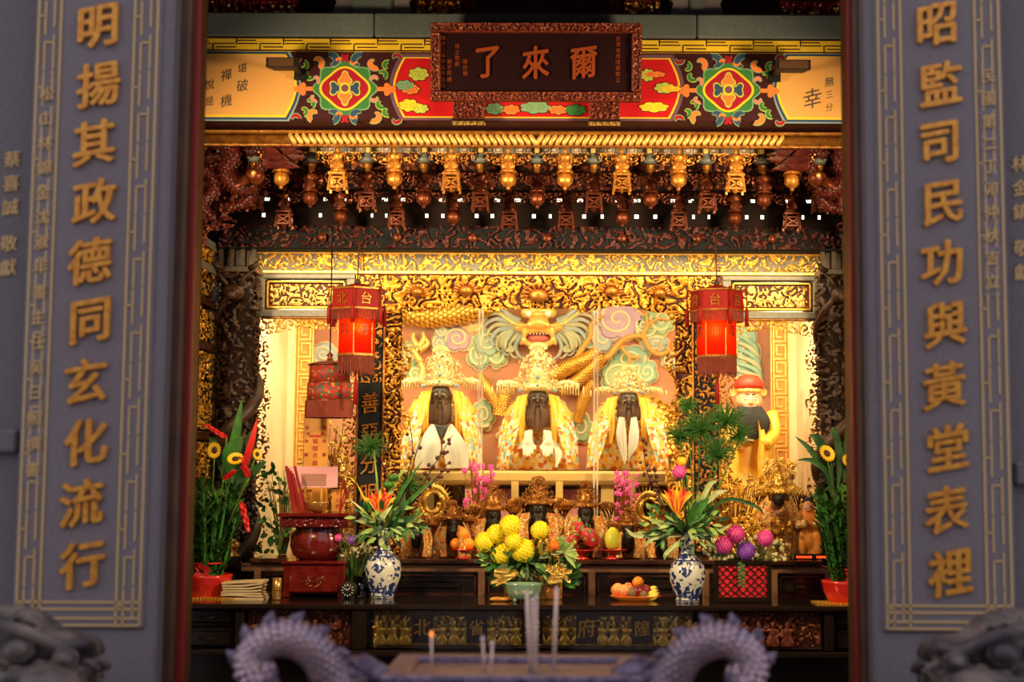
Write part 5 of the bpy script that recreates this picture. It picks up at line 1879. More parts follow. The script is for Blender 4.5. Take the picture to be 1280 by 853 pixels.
for i, (a, b, mt, gm) in enumerate(((470, 866, 'wood_pale', 'gold'), (314, 442, 'lacquer_brown', 'gold_dark'), (901, 1026, 'lacquer_brown', 'gold_dark'))):
    m = MB(); m.box(xq(a), xq(b), TF + .07, TF + .12, zq(813), zq(763)); o = build(m, 'carved_panel', mt if i == 0 else 'lacquer_brown', ft)
    m = carve(xq(a) + .01, xq(b) - .01, zq(809), zq(772), TF + .07, .025, .006, .06, 500 + i, -.1, warp=.6); build(m, 'panel_scrollwork', 'gold_pale' if i == 0 else 'gold_red_and_shade', o)
    m = carve(xq(a) + .01, xq(b) - .01, zq(771), zq(764.5), TF + .07, .012, .006, .03, 510 + i, -.1); build(m, 'panel_border', 'gold_dark' if i == 0 else 'gold_red_and_shade', o)
    # row of little carved people
    n = 26 if i == 0 else 7
    fm = figure_mesh(M(30, TF), 40 + i)
    for k in range(n):
        x = xq(a) + (xq(b) - xq(a)) * (k + .6) / n
        q = MB(); q.join(fm); q.v = [(u * (.9 if k % 2 else -.9) + x, TF + .055 + v * .35, w + zq(809)) for u, v, w in q.v]
        if k % 2 == 0: q.f = [f[::-1] for f in q.f]
        if i == 0 or k in (2, 3, 4): build(q, 'carved_person', 'gold' if i == 0 else 'gold_red_and_shade', o)
    if i == 0:
        for ch, px, sz in (('北', 529, 22), ('省', 597, 20), ('城', 667, 20), ('府', 735, 24), ('隍', 805, 20)):
            q = MB(); x, z = W(px, 786, TF)
            q.box(x - M(13, TF), x + M(13, TF), TF + .03, TF + .07, zq(806), zq(766)); build(q, 'letter_board', 'lacquer_brown', o)
            q = MB(); put_glyph(q, ch, x, TF + .03, z, M(sz, TF), .006, .016, .1); build(q, 'letter', 'gold', o)
        m = MB(); m.box(xq(a), xq(b), TF + .018, TF + .024, zq(814), zq(763)); build(m, 'front_glass', 'glass_front', ft)
for s in (-1, 1):
    a, b = (-1.78, xq(299)) if s < 0 else (xq(1041), 1.78)
    for (ya, yb) in ((766, 783), (789, 813)):
        m = MB(); m.box(a + .01, b - .01, TF + .05, TF + .12, zq(yb), zq(ya), b=.012); d = build(m, 'drawer', 'lacquer', ft)
        m = MB(); m.box(a + .03, b - .03, TF + .04, TF + .055, zq(ya + 2.4), zq(ya + .6)); build(m, 'edge_strip', 'lacquer', d)
        m = MB(); m.tube([((a + b) / 2 - .04, TF + .04, zq((ya + yb) / 2)), ((a + b) / 2, TF + .025, zq((ya + yb) / 2 + 2)), ((a + b) / 2 + .04, TF + .04, zq((ya + yb) / 2))], .005, 5); build(m, 'handle', 'metal_black', d)

rt = thing('rear_altar_table', 'raised panelled altar step carrying the small crowned statues', 'table', (0, 8.0, ZT))
m = MB(); m.box(-1.55, 1.55, UF, 8.10, ZU - .028, ZU, b=.007); build(m, 'table_top', 'lacquer_brown', rt)
m = MB(); m.box(-1.54, 1.54, UF + .10, 8.09, ZT, ZU - .028); build(m, 'carcass', 'lacquer', rt)
uq = lambda px: WX(px, UF)
vq = lambda py: WZ(py, UF)
m = MB(); m.box(-1.60, 1.60, UF + .035, UF + .10, vq(717), ZU - .032, b=.005); build(m, 'rail', 'wood_pale', rt)
m = MB(); m.box(-1.60, 1.60, UF + .03, UF + .10, ZT, vq(748), b=.005); build(m, 'rail', 'lacquer_brown', rt)
stiles = [322, 446, 600, 736, 878, 962, 1030]
for x in stiles:
    m = MB(); m.box(uq(x), uq(x + 9), UF + .03, UF + .10, vq(748), vq(716), b=.005); build(m, 'stile', 'wood_pale', rt)
for a, b in zip(stiles, stiles[1:]):
    m = MB(); m.box(uq(a + 9), uq(b), UF + .07, UF + .10, vq(748), vq(717)); o = build(m, 'panel', 'lacquer', rt)
    m = MB(); p, q = uq(a + 12), uq(b - 3); z0, z1 = vq(745), vq(720); t = .008
    m.box(p, q, UF + .05, UF + .07, z1 - t, z1); m.box(p, q, UF + .05, UF + .07, z0, z0 + t); m.box(p, p + t, UF + .05, UF + .07, z0, z1); m.box(q - t, q, UF + .05, UF + .07, z0, z1)
    build(m, 'panel_moulding', 'lacquer_brown', o)
    if b - a > 60:
        m = MB(); p, q = p + .08, q - .08; z0 += .03; z1 -= .04
        m.box(p, q, UF + .055, UF + .07, z0, z1, b=.012); build(m, 'raised_field', 'lacquer', o)


# ------------------------------------------------------------------ small crowned statues
def small_statue(px, face_py, crown_top, base_py, hw, label, seed, Y=8.0, beard=True, cm='gold_dark'):
    cx = W(px, face_py, Y)[0]; zb = ZU
    P = lambda x, y, dy=0.0: (W(x, y, Y - dy)[0], Y - dy, W(x, y, Y - dy)[1])
    r = thing('small_deity_statue', label, 'statue', (cx, Y, zb), 'small crowned statues on the rear altar step')
    zf = WZ(face_py, Y); h = zf - zb
    w = 2 * M(hw, Y)
    build(robe_body(cx, Y + .02, zb, w, w * .6, h * .98), 'robe', 'embroidery_small', r)
    fw = M(8.5, Y) * (hw / 24); fh = fw * 1.25
    fc = (cx, Y - w * .22, zf)
    m = MB(); m.ell(fc, (fw, fw, fh), 12, 10); m.ell((cx, fc[1] - fw, zf), (fw * .2, fw * .25, fh * .3), 6, 5); m.ell((cx, fc[1] - fw * .8, zf + fh * .3), (fw * .6, fw * .2, fh * .12), 8, 5)
    if beard:
        m.tube(smoothpath([(cx, fc[1] - fw * .35, zf - fh * .5), (cx, fc[1] - fw * .75, zf - fh * 1.7), (cx, fc[1] - fw * .7, zf - fh * 2.9)], 4), [fw * .75, fw * .9, fw * .98, fw * 1.0, fw * 1.0, fw * .95, fw * .85, fw * .7, fw * .3], 9)
    build(fuse(m, fw * .11, 1), 'head', 'tiny_black', r)
    zcb = zf + fh * .5
    crown(r, cx, fc[1] + .01, zcb, w * .74, WZ(crown_top, Y) - zcb, seed, mt=cm, n=150, wing=w * 1.02, blue='gold_dark', jw=.6)
    for s in (-1, 1):
        L1 = smoothpath([P(px + s * hw * .34, face_py + 3, .16), P(px + s * hw * .40, face_py + 22, .19), P(px + s * hw * .30, base_py, .19)], 5)
        L2 = smoothpath([P(px + s * hw * .70, face_py + 5, .10), P(px + s * hw * .80, face_py + 22, .14), P(px + s * hw * .66, base_py, .17)], 5)
        build(strip_cloth(L1, L2, folds=1, depth=.010), 'robe_panel', 'embroidery_small', r)
        L1 = smoothpath([P(px + s * hw * .56, face_py - 2, .08), P(px + s * hw * .78, face_py + 14, .13), P(px + s * hw * .72, base_py, .14)], 5)
        L2 = smoothpath([P(px + s * hw * .78, face_py + 2, .03), P(px + s * hw * 1.05, face_py + 18, .08), P(px + s * hw * .95, base_py, .10)], 5)
        build(strip_cloth(L1, L2, folds=2, depth=.012), 'robe_edge', 'embroidery_small', r)
    # side plumes of the headdress
    for s in (-1, 1):
        m = MB()
        for k in range(5):
            a = .3 + .28 * k
            P2 = smoothpath([(cx + s * w * .28, Y - .04, zcb + .01), (cx + s * w * (.40 + .05 * k), Y - .03, zcb - .03 + .012 * k), (cx + s * w * (.5 + .02 * k), Y - .02, zcb - .10 + .02 * k)], 4)
            m.tube(P2, np.linspace(.008, .004, len(P2)).tolist(), 5)
        build(m, 'ribbon', 'gold_red_and_shade', r)
    return r

for i, (px, fp, ct, bp, hw, lab) in enumerate([
    (400 + 123, 660, 632, 697, 20, 'small crowned black-faced statue beside the left porcelain vase'),
    (567, 655, 628, 697, 22, 'small crowned black-faced statue behind the dish of oranges'),
    (618, 645, 608, 697, 29, 'crowned black-faced statue behind the yellow chrysanthemums, left of the tallest'),
    (674, 638, 599, 697, 32, 'tallest crowned black-faced statue in the middle of the altar step'),
    (733, 641, 604, 697, 29, 'crowned black-faced statue behind the dragon fruit'),
    (786, 662, 636, 697, 22, 'small crowned black-faced statue behind the pomelo'),
    (828, 668, 640, 697, 20, 'small crowned black-faced statue beside the right porcelain vase'),
]):
    small_statue(px, fp, ct, bp, hw, lab, 20 + i, Y=8.02 if i in (2, 3, 4) else 7.96)
small_statue(973, 622, 578, 697, 24, 'gold-crowned statue below the red-hatted warrior in the right bay', 31, Y=8.05, beard=False, cm='gold_foil')

# gilt coiled dragons flanking the row
for i, (px, py) in enumerate(((542, 630), (812, 637))):
    Y = 8.1
    x, z = W(px, py, Y)
    r = thing('gilt_dragon_coil', 'round gilt openwork dragon medallion on a stem, ' + ('left' if i == 0 else 'right') + ' end of the statue row', 'ornament', (x, Y, ZU))
    m = MB()
    ctl = [(x + cos(a) * M(19 - a * .9, Y), Y - .01 * sin(3 * a), z + sin(a) * M(22 - a * 1.0, Y)) for a in np.linspace(0, 4 * PI, 60)]
    m.tube(ctl, [.010 + .006 * sin(k * .25) ** 2 for k in range(60)], 7); build(m, 'coil', 'gold_foil', r)
    m = MB()
    for k in range(46):
        p = Vector(ctl[k]); q = (p - Vector((x, Y, z))).normalized()
        m.tube([p, p + q * .03 + Vector((0, -.01, .012))], [.006, .001], 4, caps=False)
    build(m, 'fin', 'gold_foil', r, kind='stuff')
    m = MB(); m.tube([(x, Y, ZU), (x, Y, z - M(16, Y))], .010, 7); m.lathe([(.05, 0), (.05, .012), (.015, .03)], (x, Y, ZU), 14); build(m, 'stem', 'gold_dark', r)

# child attendant in orange at the far right
Y = 7.98; px = 1010; x, z = W(px, 632, Y)
r = thing('attendant_statue', 'small attendant statue in orange robe at the right end of the step', 'statue', (x, Y, ZU))
build(robe_body(x, Y, ZU, .17, .12, z - ZU), 'robe', 'orange_cloth', r)
fc = (x, Y - .03, z + .005); build(face_mesh(fc, .028, .036), 'head', 'skin_gilt', r); eyes(r, fc, .028, .036)
m = MB(); m.ell((x, Y - .02, z + .03), (.032, .03, .025), 10, 6)
for s in (-1, 1): m.ell((x + s * .024, Y - .02, z + .05), .014, 8, 6)
build(m, 'hair', 'black_hair', r)
for s in (-1, 1):
    m = MB(); m.tube(smoothpath([(x + s * .05, Y - .02, z - .045), (x + s * .075, Y - .06, z - .1), (x + s * .02, Y - .10, z - .09)], 4), [.02, .022, .024, .026, .026, .026, .025, .024, .022], 7); build(m, 'sleeve', 'embroidery_small', r)

# gilt flower trees filling the right bay and the left bay
def gilt_bush(px, py, n, sw, sh, Y, label, seed, mt='gold_foil', zbase=None):
    x, z = W(px, py, Y)
    zb = ZU if zbase is None else zbase
    r = thing('gilt_flower_spray', label, 'ornament', (x, Y, zb), 'gilt flower sprays')
    rs = random.Random(seed)
    m = MB(); mf = MB()
    for k in range(n):
        a, b = rs.uniform(-1, 1), rs.uniform(-1, 1)
        p = Vector((x + a * M(sw, Y), Y + rs.uniform(-.06, .03), z + b * M(sh, Y)))
        m.tube([(x + a * .02, Y, zb), ((x + p.x) / 2, Y, (zb + p.z) / 2), p], .0025, 3, caps=False)
        flower(mf, p, (rs.uniform(-.6, .6), -1, rs.uniform(-.3, .6)), rs.uniform(.012, .026), rs.choice((4, 5, 6)))
    build(m, 'stem', 'gold_dark', r, kind='stuff'); build(mf, 'blossom', mt, r, kind='stuff')
gilt_bush(975, 592, 90, 18, 18, 8.12, 'round head of gilt blossoms above the small statue in the right bay', 1, 'gold_pale')
gilt_bush(920, 640, 110, 34, 48, 8.14, 'gilt flower spray in front of the red-hatted warrior', 2)
gilt_bush(950, 672, 110, 38, 26, 7.9, 'gilt foliage behind the pink pompom flowers', 3, 'gold')
gilt_bush(995, 660, 80, 26, 34, 8.14, 'gilt flower spray between the two statues in the right bay', 4)
gilt_bush(425, 620, 110, 18, 50, 8.14, 'gilt flower spray beside the left couplet board', 5)
gilt_bush(355, 640, 60, 18, 40, 8.14, 'gilt flower spray against the left cream wall', 6, 'petal_cream')
gilt_bush(405, 560, 60, 26, 30, 8.14, 'gilt flower spray behind the wooden tablet', 7, 'gold_pale')
gilt_bush(600, 610, 60, 18, 30, 8.35, 'gilt flower spray behind the statues, under the left glass edge', 8, 'petal_pink', 1.03)
gilt_bush(785, 620, 50, 16, 30, 8.35, 'pink flower spray behind the statues, under the right statue', 9, 'petal_pink', 1.03)

# ------------------------------------------------------------------ red hexagon lanterns
def lantern(px, label, chars, i):
    Y = 7.6
    x = WX(px, Y, 400)
    z1, z2, z3, z4 = WZ(364, Y), WZ(389, Y), WZ(444, Y), WZ(470, Y)
    r = thing('palace_lantern', label, 'lantern', (x, Y, z4))
    R1, R2 = M(34, Y), M(24.5, Y)
    a0 = PI / 6 if i == 0 else PI / 6 + .35
    m = MB(); m.lathe([(R1 * .96, z2), (R1, z2 + .004), (R1 * .96, z1), (R1 * .5, z1 + .02), (.02, z1 + .035)], (x, Y, 0), 6, a0=a0, flat=True); build(m, 'canopy', 'red_cloth', r)
    for z in (z1, z2):
        m = MB()
        for k in range(6):
            a, b = a0 + PI / 3 * k, a0 + PI / 3 * (k + 1)
            m.beam((x + R1 * cos(a), Y + R1 * sin(a), z), (x + R1 * cos(b), Y + R1 * sin(b), z), .009)
        build(m, 'gilt_rim', 'gold_dark', r)
    m = MB()
    for k in range(6):
        a, b = a0 + PI / 3 * k, a0 + PI / 3 * (k + 1)
        for q in range(16):
            t = q / 16
            p = Vector((x + R1 * .97 * (cos(a) * (1 - t) + cos(b) * t), Y + R1 * .97 * (sin(a) * (1 - t) + sin(b) * t), z2))
            m.tube([p, p - Vector((0, 0, M(14, Y)))], .0035, 3, caps=False)
    build(m, 'canopy_fringe', 'fringe_red', r, kind='stuff')
    for k in range(6):
        a, b = a0 + PI / 3 * k, a0 + PI / 3 * (k + 1)
        p, q = (x + R2 * cos(a), Y + R2 * sin(a)), (x + R2 * cos(b), Y + R2 * sin(b))
        m = MB(); m.add([(p[0], p[1], z3), (q[0], q[1], z3), (q[0], q[1], z2), (p[0], p[1], z2)], [(0, 1, 2, 3)])
        m.add([(p[0] * .99 + x * .01, p[1] * .99 + Y * .01, z3), (q[0] * .99 + x * .01, q[1] * .99 + Y * .01, z3), (q[0] * .99 + x * .01, q[1] * .99 + Y * .01, z2), (p[0] * .99 + x * .01, p[1] * .99 + Y * .01, z2)][::-1], [(0, 1, 2, 3)])
        pane = build(m, 'silk_pane', 'lantern_silk', r)
        m = MB(); m.beam((p[0], p[1], z3), (p[0], p[1], z2), .005); build(m, 'rib', 'gold_dark', r)
        # writing on panes facing the front
        mid = Vector(((p[0] + q[0]) / 2 - x, (p[1] + q[1]) / 2 - Y, 0))
        if mid.y < -.02:
            mid.normalize(); ax = Vector((-mid.y, mid.x, 0))
            for ch, zz, sz, rad, mt, par in ((chars[k % 2], (z2 + z3) / 2 + .01, .065, R2 * .872, 'tiny_black', pane), (chars[2 + k % 2], (z1 + z2) / 2, .07, R1 * .872, 'gold_dark', r)):
                g = MB(); v, f = glyph(ch)
                V = [Vector((x, Y, zz)) + mid * (rad + .002 + .002 * (c + .5)) + ax * a_ * sz + Vector((0, 0, b_ * sz)) for a_, b_, c in v]
                g.add(V, f, False); build(g, 'letter', mt, par)
    m = MB(); m.lathe([(R2 * 1.03, z3 - .012), (R2 * 1.03, z3)], (x, Y, 0), 6, a0=a0, flat=True); build(m, 'base_ring', 'gold_dark', r)
    m = MB()
    for k in range(6):
        a, b = a0 + PI / 3 * k, a0 + PI / 3 * (k + 1)
        for q in range(14):
            t = q / 14
            p = Vector((x + R2 * .98 * (cos(a) * (1 - t) + cos(b) * t), Y + R2 * .98 * (sin(a) * (1 - t) + sin(b) * t), z3 - .01))
            m.tube([p, Vector((p.x, p.y, z4 + .01 * (q % 3)))], .003, 3, caps=False)
    build(m, 'base_fringe', 'fringe_red', r, kind='stuff')
    for k in range(6):
        a = a0 + PI / 3 * k
        p = Vector((x + R1 * 1.1 * cos(a), Y + R1 * 1.1 * sin(a), z1 + .01))
        m = MB(); m.tube([(x + R1 * .9 * cos(a), Y + R1 * .9 * sin(a), z1), p], .006, 5); m.tube([p, p - Vector((0, 0, .10))], .003, 4)
        m.tube([p - Vector((0, 0, .10)), p - Vector((0, 0, .115)), p - Vector((0, 0, .20))], [.004, .010, .012], 7); build(m, 'corner_tassel', 'red_cloth', r)
    m = MB(); m.tube([(x, Y, z4 + .03), (x, Y, z4 - .10)], .003, 4); m.tube([(x, Y, z4 - .02), (x, Y, z4 - .05), (x, Y, z4 - .16)], [.006, .012, .014], 7); build(m, 'bottom_tassel', 'red_cloth', r)
    m = MB(); m.tube([(x, Y, z1 + .03), (x, Y + .05, WZ(286, Y + .05))], .004, 5); m.ell((x, Y, z1 + .045), (.018, .018, .014), 8, 6); build(m, 'hanging_cord', 'twig', r)
    # bulb
    zb = WZ(412 if i == 0 else 414, Y)
    m = MB(); m.ell((x + (.02 if i == 0 else -.01), Y - R2 * .46, zb), .024, 10, 8); build(m, 'bulb', 'bulb', r)
    l = bpy.data.lights.new('lantern_bulb', 'POINT'); l.energy = .32; l.color = (1, .55, .22); l.shadow_soft_size = .012
    o = bpy.data.objects.new('lantern_bulb', l); COL.objects.link(o); o.location = (x + (.02 if i == 0 else -.01), Y - R2 * .64, zb)
    for dz in (.03,):
        l = bpy.data.lights.new('lantern_bulb', 'POINT'); l.energy = .09; l.color = (1, .5, .2); l.shadow_soft_size = .03
        o = bpy.data.objects.new('lantern_bulb', l); COL.objects.link(o); o.location = (x, Y, (z2 + z3) / 2)
lantern(446, 'glowing red hexagonal lantern hanging before the left couplet board', '府隍台北', 0)
lantern(896, 'glowing red hexagonal lantern hanging before the right couplet board', '隍府宮台', 1)

# embroidered cylinder canopy
Y = 7.75; x = WX(412, Y, 490)
r = thing('embroidered_canopy', 'round red embroidered silk canopy in three fringed tiers, left of the left lantern', 'canopy', (x, Y, WZ(524, Y)))
R0 = M(27, Y)
tiers = [(458, 481, .96), (481, 503, 1.04), (503, 524, 1.10)]
for i, (a, b, g) in enumerate(tiers):
    z1, z0 = WZ(a, Y), WZ(b, Y)
    m = MB(); m.lathe([(R0 * g, z0), (R0 * g * .985, z1)], (x, Y, 0), 28, sy=.9) if i < 2 else None
    if i < 2:
        build(m, 'silk_tier', 'embroidery_red', r)
        m = MB(); m.lathe([(R0 * g * 1.03, z0 - .008), (R0 * g * 1.05, z0), (R0 * g * 1.03, z0 + .008)], (x, Y, 0), 28, sy=.9); build(m, 'braid', 'gold_red_and_shade', r)
    else:
        m = MB()
        for k in range(90):
            t = 2 * PI * k / 90
            p = Vector((x + cos(t) * R0 * g * .97, Y + sin(t) * R0 * g * .88, z1))
            m.tube([p, p - Vector((0, 0, z1 - z0))], .006, 3, caps=False)
        build(m, 'fringe', 'fringe_red', r, kind='stuff')
z1 = WZ(458, Y)
m = MB(); m.lathe([(R0 * 1.0, z1 - .004), (R0 * 1.02, z1 + .004), (R0 * .5, z1 + .02), (.02, z1 + .025), (.012, z1 + .045), (.02, z1 + .055), (.0, z1 + .075)], (x, Y, 0), 24, sy=.9); build(m, 'lid', 'gold_red_and_shade', r)
m = MB(); m.tube([(x, Y, WZ(286, Y)), (x, Y, z1 + .06)], .004, 5); build(m, 'hanging_cord', 'metal_black', r)

# hanging wooden tablet and stand with sticks
Y = 7.95
x0, x1 = WX(381, Y), WX(412, Y)
r = thing('wooden_tablet', 'golden wooden tablet with red printed writing under the embroidered canopy', 'tablet', ((x0 + x1) / 2, Y, ZU))
zt_, zb_ = WZ(522, Y), WZ(640, Y)
m = MB(); m.box(x0, x1, Y, Y + .02, ZU + .03, zt_, b=.006); build(m, 'board', 'tablet_wood', r)
m = MB(); m.box(x0 - .02, x1 + .02, Y - .03, Y + .05, ZU, ZU + .03, b=.005); build(m, 'foot', 'rosewood', r)
xm = (x0 + x1) / 2
m = MB(); m.box(xm - .035, xm + .035, Y - .004, Y + .001, WZ(548, Y), WZ(545, Y)); m.box(xm - .05, xm - .035, Y - .004, Y + .001, WZ(545, Y), WZ(542, Y)); m.box(xm + .035, xm + .05, Y - .004, Y + .001, WZ(545, Y), WZ(542, Y)); build(m, 'printed_bracket', 'red_ink', r)
for k, ch in enumerate('城隍老爺'):
    m = MB(); put_glyph(m, ch, xm, Y, WZ(553 + 9 * k, Y), .032, .003, .0, .0); build(m, 'letter', 'red_ink', r)
for dx in (-.05, .05):
    for k in range(3):
        m = MB(); put_glyph(m, '福祿壽'[k], xm + dx, Y, WZ(536 + 17 * k, Y), .022, .003, .0, .0); build(m, 'letter', 'red_ink', r)

# fortune-stick burner
Y = YT(749); x = WX(394, Y, 700)
r = thing('incense_stand', 'dark red lacquered incense stand with round drum and carved drawer', 'incense stand', (x, Y + .12, ZT))
zq2 = lambda py: WZ(py, Y)
hw = M(38, Y)
m = MB(); m.box(x - hw, x + hw, Y, Y + .24, ZT + .02, zq2(706), b=.006); build(m, 'base', 'rosewood', r)
for sx_ in (-1, 1):
    for yy in (Y + .0, Y + .20):
        m = MB(); m.box(x + sx_ * hw * .9 - .02, x + sx_ * hw * .9 + .02, yy, yy + .04, ZT, ZT + .03, b=.004); build(m, 'foot', 'rosewood', r)
m = MB(); m.box(x - hw * 1.05, x + hw * 1.05, Y - .015, Y + .25, zq2(707), zq2(703), b=.004); build(m, 'base_moulding', 'rosewood', r)
m = MB(); m.box(x - hw * .8, x + hw * .8, Y - .012, Y + .002, zq2(742), zq2(714), b=.004); d = build(m, 'drawer', 'rosewood', r)
m = carve(x - hw * .45, x + hw * .45, zq2(736), zq2(722), Y - .012, .014, .004, .05, 77, .0, mask=lambda X, Z: ((X - x) / (hw * .45)) ** 2 + ((Z - zq2(722)) / M(14, Y)) ** 2 < 1); build(m, 'gilt_carving', 'gold_red_and_shade', d)
m = MB(); m.lathe([(hw * .62, zq2(703)), (hw * .82, zq2(697)), (hw * .94, zq2(685)), (hw * .90, zq2(672)), (hw * .74, zq2(664)), (hw * .80, zq2(661))], (x, Y + .12, 0), 28, sy=.8); build(m, 'drum', 'rosewood', r)
m = MB(); m.box(x - hw * 1.18, x + hw * 1.18, Y - .04, Y + .28, zq2(648), zq2(643), b=.005); build(m, 'tray', 'rosewood', r)
m = MB(); m.box(x - hw * 1.1, x + hw * 1.1, Y - .02, Y + .26, zq2(661), zq2(648), b=.004); build(m, 'apron', 'rosewood', r)
m = carve(x - hw * 1.08, x + hw * 1.08, zq2(660), zq2(649), Y - .02, .012, .004, .035, 78, .0); build(m, 'apron_carving', 'rosewood', r)
zt2 = zq2(643)
# sticks, bowl, cards on the stand
rs = random.Random(3)
for k in range(9):
    m = MB(); b0 = (x - hw * .75 + .015 * k, Y + .04 + .01 * (k % 3), zt2); t0 = (x - hw * (1.05 - .07 * k) , Y + .06, zt2 + M(58 - 3 * k + 12 * (k == 4), Y))
    if k > 5: t0 = (x + hw * (.7 + .12 * (k - 5)), Y + .06, zt2 + M(42 - 6 * (k - 6), Y)); b0 = (x + hw * .75, Y + .05, zt2)
    m.beam(b0, t0, .012 if k < 5 else .007)
    tag(build(m, 'fortune_stick', 'red_cloth'), f'red wooden stick leaning on the incense stand, {ORD[k]} from the left', 'stick', 'red sticks on the incense stand')
for i, (a, b, c, d_, mt, nm, lab) in enumerate([(362, 425, 585, 611, 'pink_card', 'paper_sign', 'pink paper sign with brown print standing above the incense stand')]):
    m = MB(); y = Y + .16; m.box(WX(a, y), WX(b, y), y, y + .006, WZ(d_, y), WZ(c, y)); o = tag(build(m, nm, mt), lab, 'sign')
    m = MB(); m.box(WX(380, y), WX(411, y), y - .002, y, WZ(609, y), WZ(594, y)); build(m, 'print', 'brown_print', o)
    for px in (385, 405):
        m = MB(); xx = WX(px, y); m.box(xx - .006, xx + .006, y + .006, y + .014, zt2, WZ(590, y)); build(m, 'support', 'tablet_wood', o)
m = MB(); m.lathe([(.02, 0), (.05, .02), (.062, .055), (.06, .06), (.045, .03), (.0, .012)], (x, Y + .06, zt2), 20); tag(build(m, 'offering_bowl', 'brass'), 'small gilt bowl on the incense stand below the pink sign', 'bowl')
for i, dx in enumerate((-.055, .055)):
    y = Y + .2
    m = MB(); m.box(x + dx * 1.6 - .035, x + dx * 1.6 + .035, y, y + .006, zt2, zt2 + .12, b=.002); o = tag(build(m, 'yellow_charm', 'tablet_wood'), 'yellow paper charm standing on the incense stand, ' + ('left' if i == 0 else 'right') + ' one', 'charm')
    m = MB()
    for k, ch in enumerate('平安符'): put_glyph(m, ch, x + dx * 1.6, y, zt2 + .095 - .032 * k, .028, .002, 0, 0)
    build(m, 'writing', 'red_ink', o, kind='stuff')

# clock, brass cup, papers, glass candle
y = YT(750); xc, zc = W(437, 740, y)
r = thing('desk_clock', 'small round black desk clock at the foot of the incense stand', 'clock', (xc, y, ZT))
m = MB(); m.lathe([(M(9.5, y), 0), (M(10.5, y), .01), (M(10.5, y), .05), (M(9, y), .055)], n=24); m.v = [(xc + a, y - .03 + c, ZT + M(11, y) + b) for a, b, c in m.v]; m.f = [f[::-1] for f in m.f]; build(m, 'case', 'metal_black', r)
m = MB()
for k in range(12):
    a = PI / 6 * k; p = Vector((sin(a), 0, cos(a)))
    m.beam(Vector((xc, y - .033, ZT + M(11, y))) + p * M(5.4, y), Vector((xc, y - .033, ZT + M(11, y))) + p * M(7.6, y), .005, .003)
m.beam((xc, y - .033, ZT + M(11, y)), (xc + M(3, y), y - .033, ZT + M(14, y)), .004, .003); m.beam((xc, y - .033, ZT + M(11, y)), (xc - M(4, y), y - .033, ZT + M(13, y)), .004, .003)
build(m, 'dial_mark', 'clock_white', r, kind='stuff')
m = MB()
for s in (-1, 1): m.box(xc + s * .025 - .008, xc + s * .025 + .008, y - .03, y + .02, ZT, ZT + .02)
build(m, 'foot', 'metal_black', r)
y = YT(752); xc = WX(347.5, y, 740)
r = thing('brass_cup', 'tall polished brass cup beside the incense stand', 'cup', (xc, y, ZT))
m = MB(); m.lathe([(M(5, y), 0), (M(5.6, y), .006), (M(5.4, y), M(14, y)), (M(5.8, y), M(27, y)), (M(5.4, y), M(27, y)), (M(5.0, y), M(14, y)), (0, .012)], (xc, y, ZT), 20); build(m, 'body', 'brass', r)
m = MB(); m.lathe([(M(5.7, y), M(12, y)), (M(6.0, y), M(13, y)), (M(5.7, y), M(14, y))], (xc, y, ZT), 20); build(m, 'band', 'gold_dark', r)
rs = random.Random(8)
z = ZT; y = YT(751)
for k in range(7):
    xa, xb = WX(280 + rs.uniform(-1, 2), y, 740), WX(330 + rs.uniform(-2, 3), y, 740)
    m = MB(); n = 8; th = .009
    V = []
    for j in range(n + 1):
        t = j / n; xx = xa + (xb - xa) * t; dz = .006 * sin(t * 3.0 + k) + (.022 * max(0, t - .6) ** 1.2 if k > 2 else 0)
        for (yy, zz) in ((y - .03 - .004 * (k % 2), z), (y + .10, z), (y + .10, z + th), (y - .03 - .004 * (k % 2), z + th)):
            V.append((xx, yy, zz + max(0, dz) * (k > 0)))
    F = [(j * 4 + q, j * 4 + 4 + q, j * 4 + 4 + (q + 1) % 4, j * 4 + (q + 1) % 4) for j in range(n) for q in range(4)] + [(0, 1, 2, 3), (n * 4 + 3, n * 4 + 2, n * 4 + 1, n * 4)]
    m.add(V, F, False)
    tag(build(m, 'joss_paper_bundle', 'paper'), f'bundle of joss paper beside the brass cup, {ORD[k]} from the bottom of the stack', 'paper', 'joss paper stack')
    z += th + .004
y = 7.6; xc = WX(453, y, 735)
r = thing('glass_candle', 'short glass cup with candle left of the left porcelain vase', 'candle', (xc, y, ZT))
m = MB(); m.lathe([(M(9, y), 0), (M(10, y), .01), (M(10, y), M(26, y)), (M(9.4, y), M(26, y)), (M(9.2, y), .014), (0, .012)], (xc, y, ZT), 20); build(m, 'glass', 'glass_pane', r)
m = MB(); m.lathe([(M(8.6, y), .015), (M(8.6, y), M(15, y)), (0, M(15, y))], (xc, y, ZT), 18); build(m, 'wax', 'wood_pale', r)
m = MB(); m.lathe([(.0, 0), (.007, .012), (.004, .025), (0, .04)], (xc, y, ZT + M(15, y)), 8); build(m, 'flame', 'candle_flame', r)

